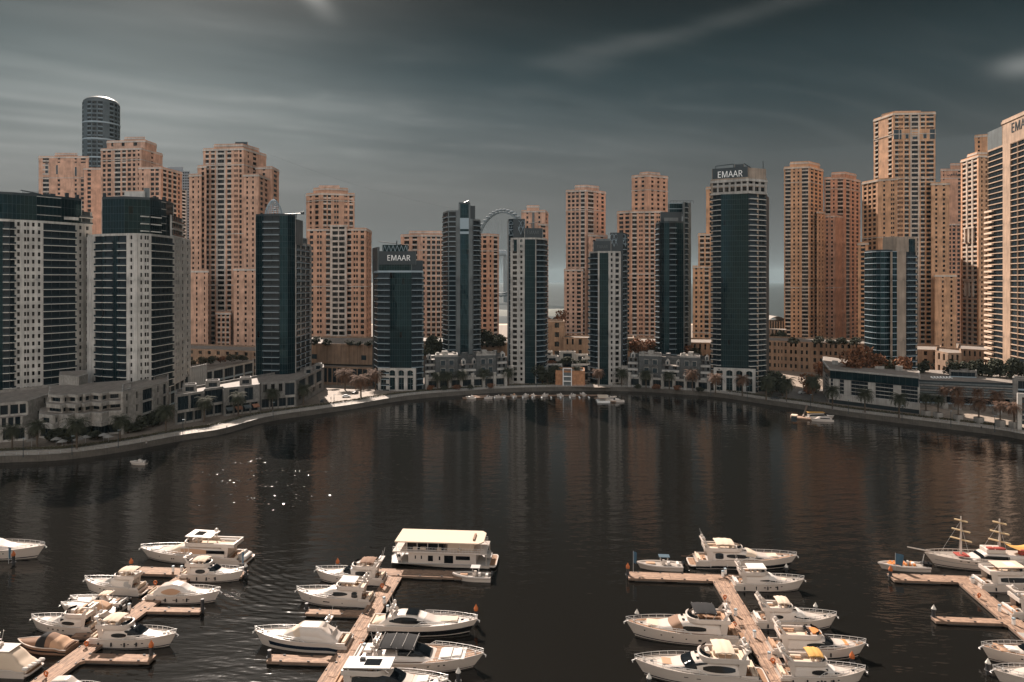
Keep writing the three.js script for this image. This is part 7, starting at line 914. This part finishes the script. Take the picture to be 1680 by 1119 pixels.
// small craft along the far quay
{ const t = thing('far_pontoon', 'thin pale pontoon moored along the far quay in the centre', 'dock'); for (const [a, b, w] of [[[759, 652], [800, 650.5], 2.6], [[800, 650], [900, 648], 1.4], [[900, 648], [984, 647.5], 1.4], [[774, 649.2], [803, 648], 2], [[978, 652], [1010, 658], 3.4]]) { const f = frame(PD(...a), PD(...b)); new MB().box(f, 0, f.L, .2, .7, -w / 2, w / 2).build('deck_panel', DOCK.top, t); } for (let k = 0; k < 12; k++) { const f = frame(PD(795 + k * 15.4, 650.2), PD(797.2 + k * 15.4, 650.2)); new MB().box(f, 0, f.L, .2, .65, -.6, 4).build('finger', M.white, t); } }
[[764, 781, 655, 'white motorboat at the left end of the far pontoon'], [795, 809, 655, 'small white boat second on the far pontoon'], [810, 822, 653.5, 'dark decked small boat on the far pontoon'], [821, 832, 653, 'cream covered small boat on the far pontoon'], [837, 848, 652, 'small boat with tan cover near the middle of the far pontoon'], [857, 869, 652, 'round white boat in the middle of the far pontoon'], [871, 878, 651.5, 'tiny white dinghy right of the middle of the far pontoon'], [889, 900, 651, 'small boat moored under the left lattice tower'], [913, 924, 651, 'small boat in the bright reflection of the centre gap'], [934, 946, 651, 'dark small boat left of the far covered raft'], [950, 962, 650, 'white canopied boat left of the far raft'], [985, 1012, 655, 'white day cruiser behind the far raft'], [992, 1024, 660, 'white motorboat right of the far raft']].forEach(([a, b, y, l], k) => { const q = new Boat('motorboat', l, 'boat', a, b, y, k % 2 ? 1 : -1, { B: 2.6, fb: 1.1, bands: [], ports: [], platform: 0, fenders: 0, yaw: (k < 11 ? (hash2(k, 3) - .5) * 1.6 : .1), deck: k === 2 || k === 9 ? K.black : K.deck }); q.cabin([[.25, .7, .9], [.45, .74, 1.3], [.58, .6, .6], [.8, .3, .08]], { front: [.47, .56, .3], mat: k === 3 || k === 4 ? K.tan : K.hull }); });
{ const t = thing('covered_raft', 'small cream covered raft at the right end of the far pontoon', 'raft'); const p = P(989, wd(659)); t.position.set(p[0], 0, p[1]); mesh('float', new RoundedBoxGeometry(7, .8, 8, 2, .1), M.white, t, [0, .4, 0]); mesh('roof', new RoundedBoxGeometry(5.6, .2, 6.6, 2, .08), K.cream, t, [0, 3, 0], [.1, 0, 0]); for (const x of [-2.5, 2.5]) for (const z of [-3, 3]) mesh('post', new THREE.CylinderGeometry(.08, .08, 2.4, 6), M.steel, t, [x, 1.8, z]); }
{ // water taxi station on the right
  const t = thing('landing_stage', 'small landing stage with cream kiosk roof and sloping gangway at the right quay', 'dock'); const f = frame(PD(1297, 683), PD(1336, 686)); new MB().box(f, 0, f.L, .1, .8, -2.5, 2.5).build('deck_panel', DOCK.top, t); const f2 = frame(PD(1298, 681, 3.5), PD(1308, 682, 3.5)); new MB().box(f2, 0, f2.L, 3.4, 3.8, -2, 2).build('kiosk_roof', K.cream, t); new MB().box(f2, .3, f2.L - .3, .8, 3.4, -1.6, 1.6).build('kiosk_wall', M.darkMetal, t); const A = PD(1318, 684), B = P(1324, gd(666)); new MB().bar([A[0], 1, A[1]], [B[0], 2.8, B[1]], .5, 4).build('gangway', DOCK.side, t);
  const b = new Boat('water_taxi', 'water taxi with orange and white roof at the landing stage', 'boat', 1322, 1368, 688, 1, { B: 3.6, fb: 1.3, bands: [], ports: [], platform: 0, fenders: 0 }); b.cabin([[.08, .8, 1.5], [.6, .8, 1.6], [.74, .7, .7], [.9, .4, .1]], { side: [[.12, .62, .5, .5, .1]], e: 7, front: [.62, .72, .3] }); mesh('orange_roof', new RoundedBoxGeometry(b.L * .6, .2, 3.1, 2, .08), K.mustard, b.g, [b.X(.36), 3.05, -.3]);
  const b2 = new Boat('water_taxi', 'second white water taxi lying in front of the orange roofed one', 'boat', 1330, 1366, 692, -1, { B: 2.8, fb: 1.1, bands: [], ports: [], platform: 0, fenders: 0 }); b2.cabin([[.1, .8, 1.1], [.6, .8, 1.2], [.8, .5, .2]], { e: 6, side: [[.15, .6, .5, .4, .1]] }); }
// ------------------------------------------------------------------ the near bank behind the viewpoint: unseen pale towers added to bounce sunlight back
{
  const g = new MB(); g.poly([[-700, -6], [700, -6], [700, 520], [-700, 520]], GY); tag(g.build('ground', std(.42, .40, .37, { map: wearS })), 'paved near bank behind the viewpoint', null, null, 'structure');
  const w = new MB(); w.quad([700, -.6, -6], [-700, -.6, -6], [-700, GY, -6], [700, GY, -6]); tag(w.build('quay_wall', std(.3, .26, .22)), 'near quay wall below the viewpoint', null, null, 'structure');
  const white = std(.76, .80, .82, { map: wearW }), cream = std(.80, .77, .72, { map: wearW }), kinds = [[std(.74, .78, .80, { map: wearW }), cream], [white, M.white], [std(.80, .72, .62, { map: wearW }), cream], [cream, white]], words = ['pale blue grey', 'white', 'pale peach', 'cream'], specs = ['s1.2 5(n.9 s1.1)', 's1.2 4(d1.2 s1.2)', 's1 6(n.8 s1)', 's1.4 3(n1 s1.6)'];
  [[-450, 130, 62, 230], [-365, 92, 58, 285], [-284, 120, 60, 210], [-204, 84, 56, 310], [-124, 118, 58, 250], [-42, 96, 60, 290], [40, 122, 58, 225], [118, 86, 58, 320], [200, 112, 60, 255], [278, 90, 58, 300], [358, 124, 60, 215], [444, 100, 60, 270]].forEach(([x, z, wd_, h], k) => {
    const t = new Tower('added_bounce_tower', `sunlit ${words[k % 4]} tower added behind viewpoint for bounce light, ${nth(k, 12)}`, 'tower', { wall: kinds[k % 4][0], trim: kinds[k % 4][1], slab: M.slab });
    const a = (hash2(k, 5) - .5) * .3, A = [x + wd_ / 2, z - a * 12, 0], B = [x - wd_ / 2, z + a * 12, 0]; t.block([A, B], 0, { h, spec: specs[k % 4], fh: 3.6, back: 26, side: 's1', cornice: true }); t.block([[x + wd_ * .3, z + 6, 0], [x - wd_ * .3, z + 6, 0]], 0, { y0: h, h: h + 9, spec: 's1', back: 14 }); t.done();
  });
}
scene.traverse(o => { if (o.isMesh) { o.castShadow = true; o.receiveShadow = true; } });
renderer.render(scene, camera);
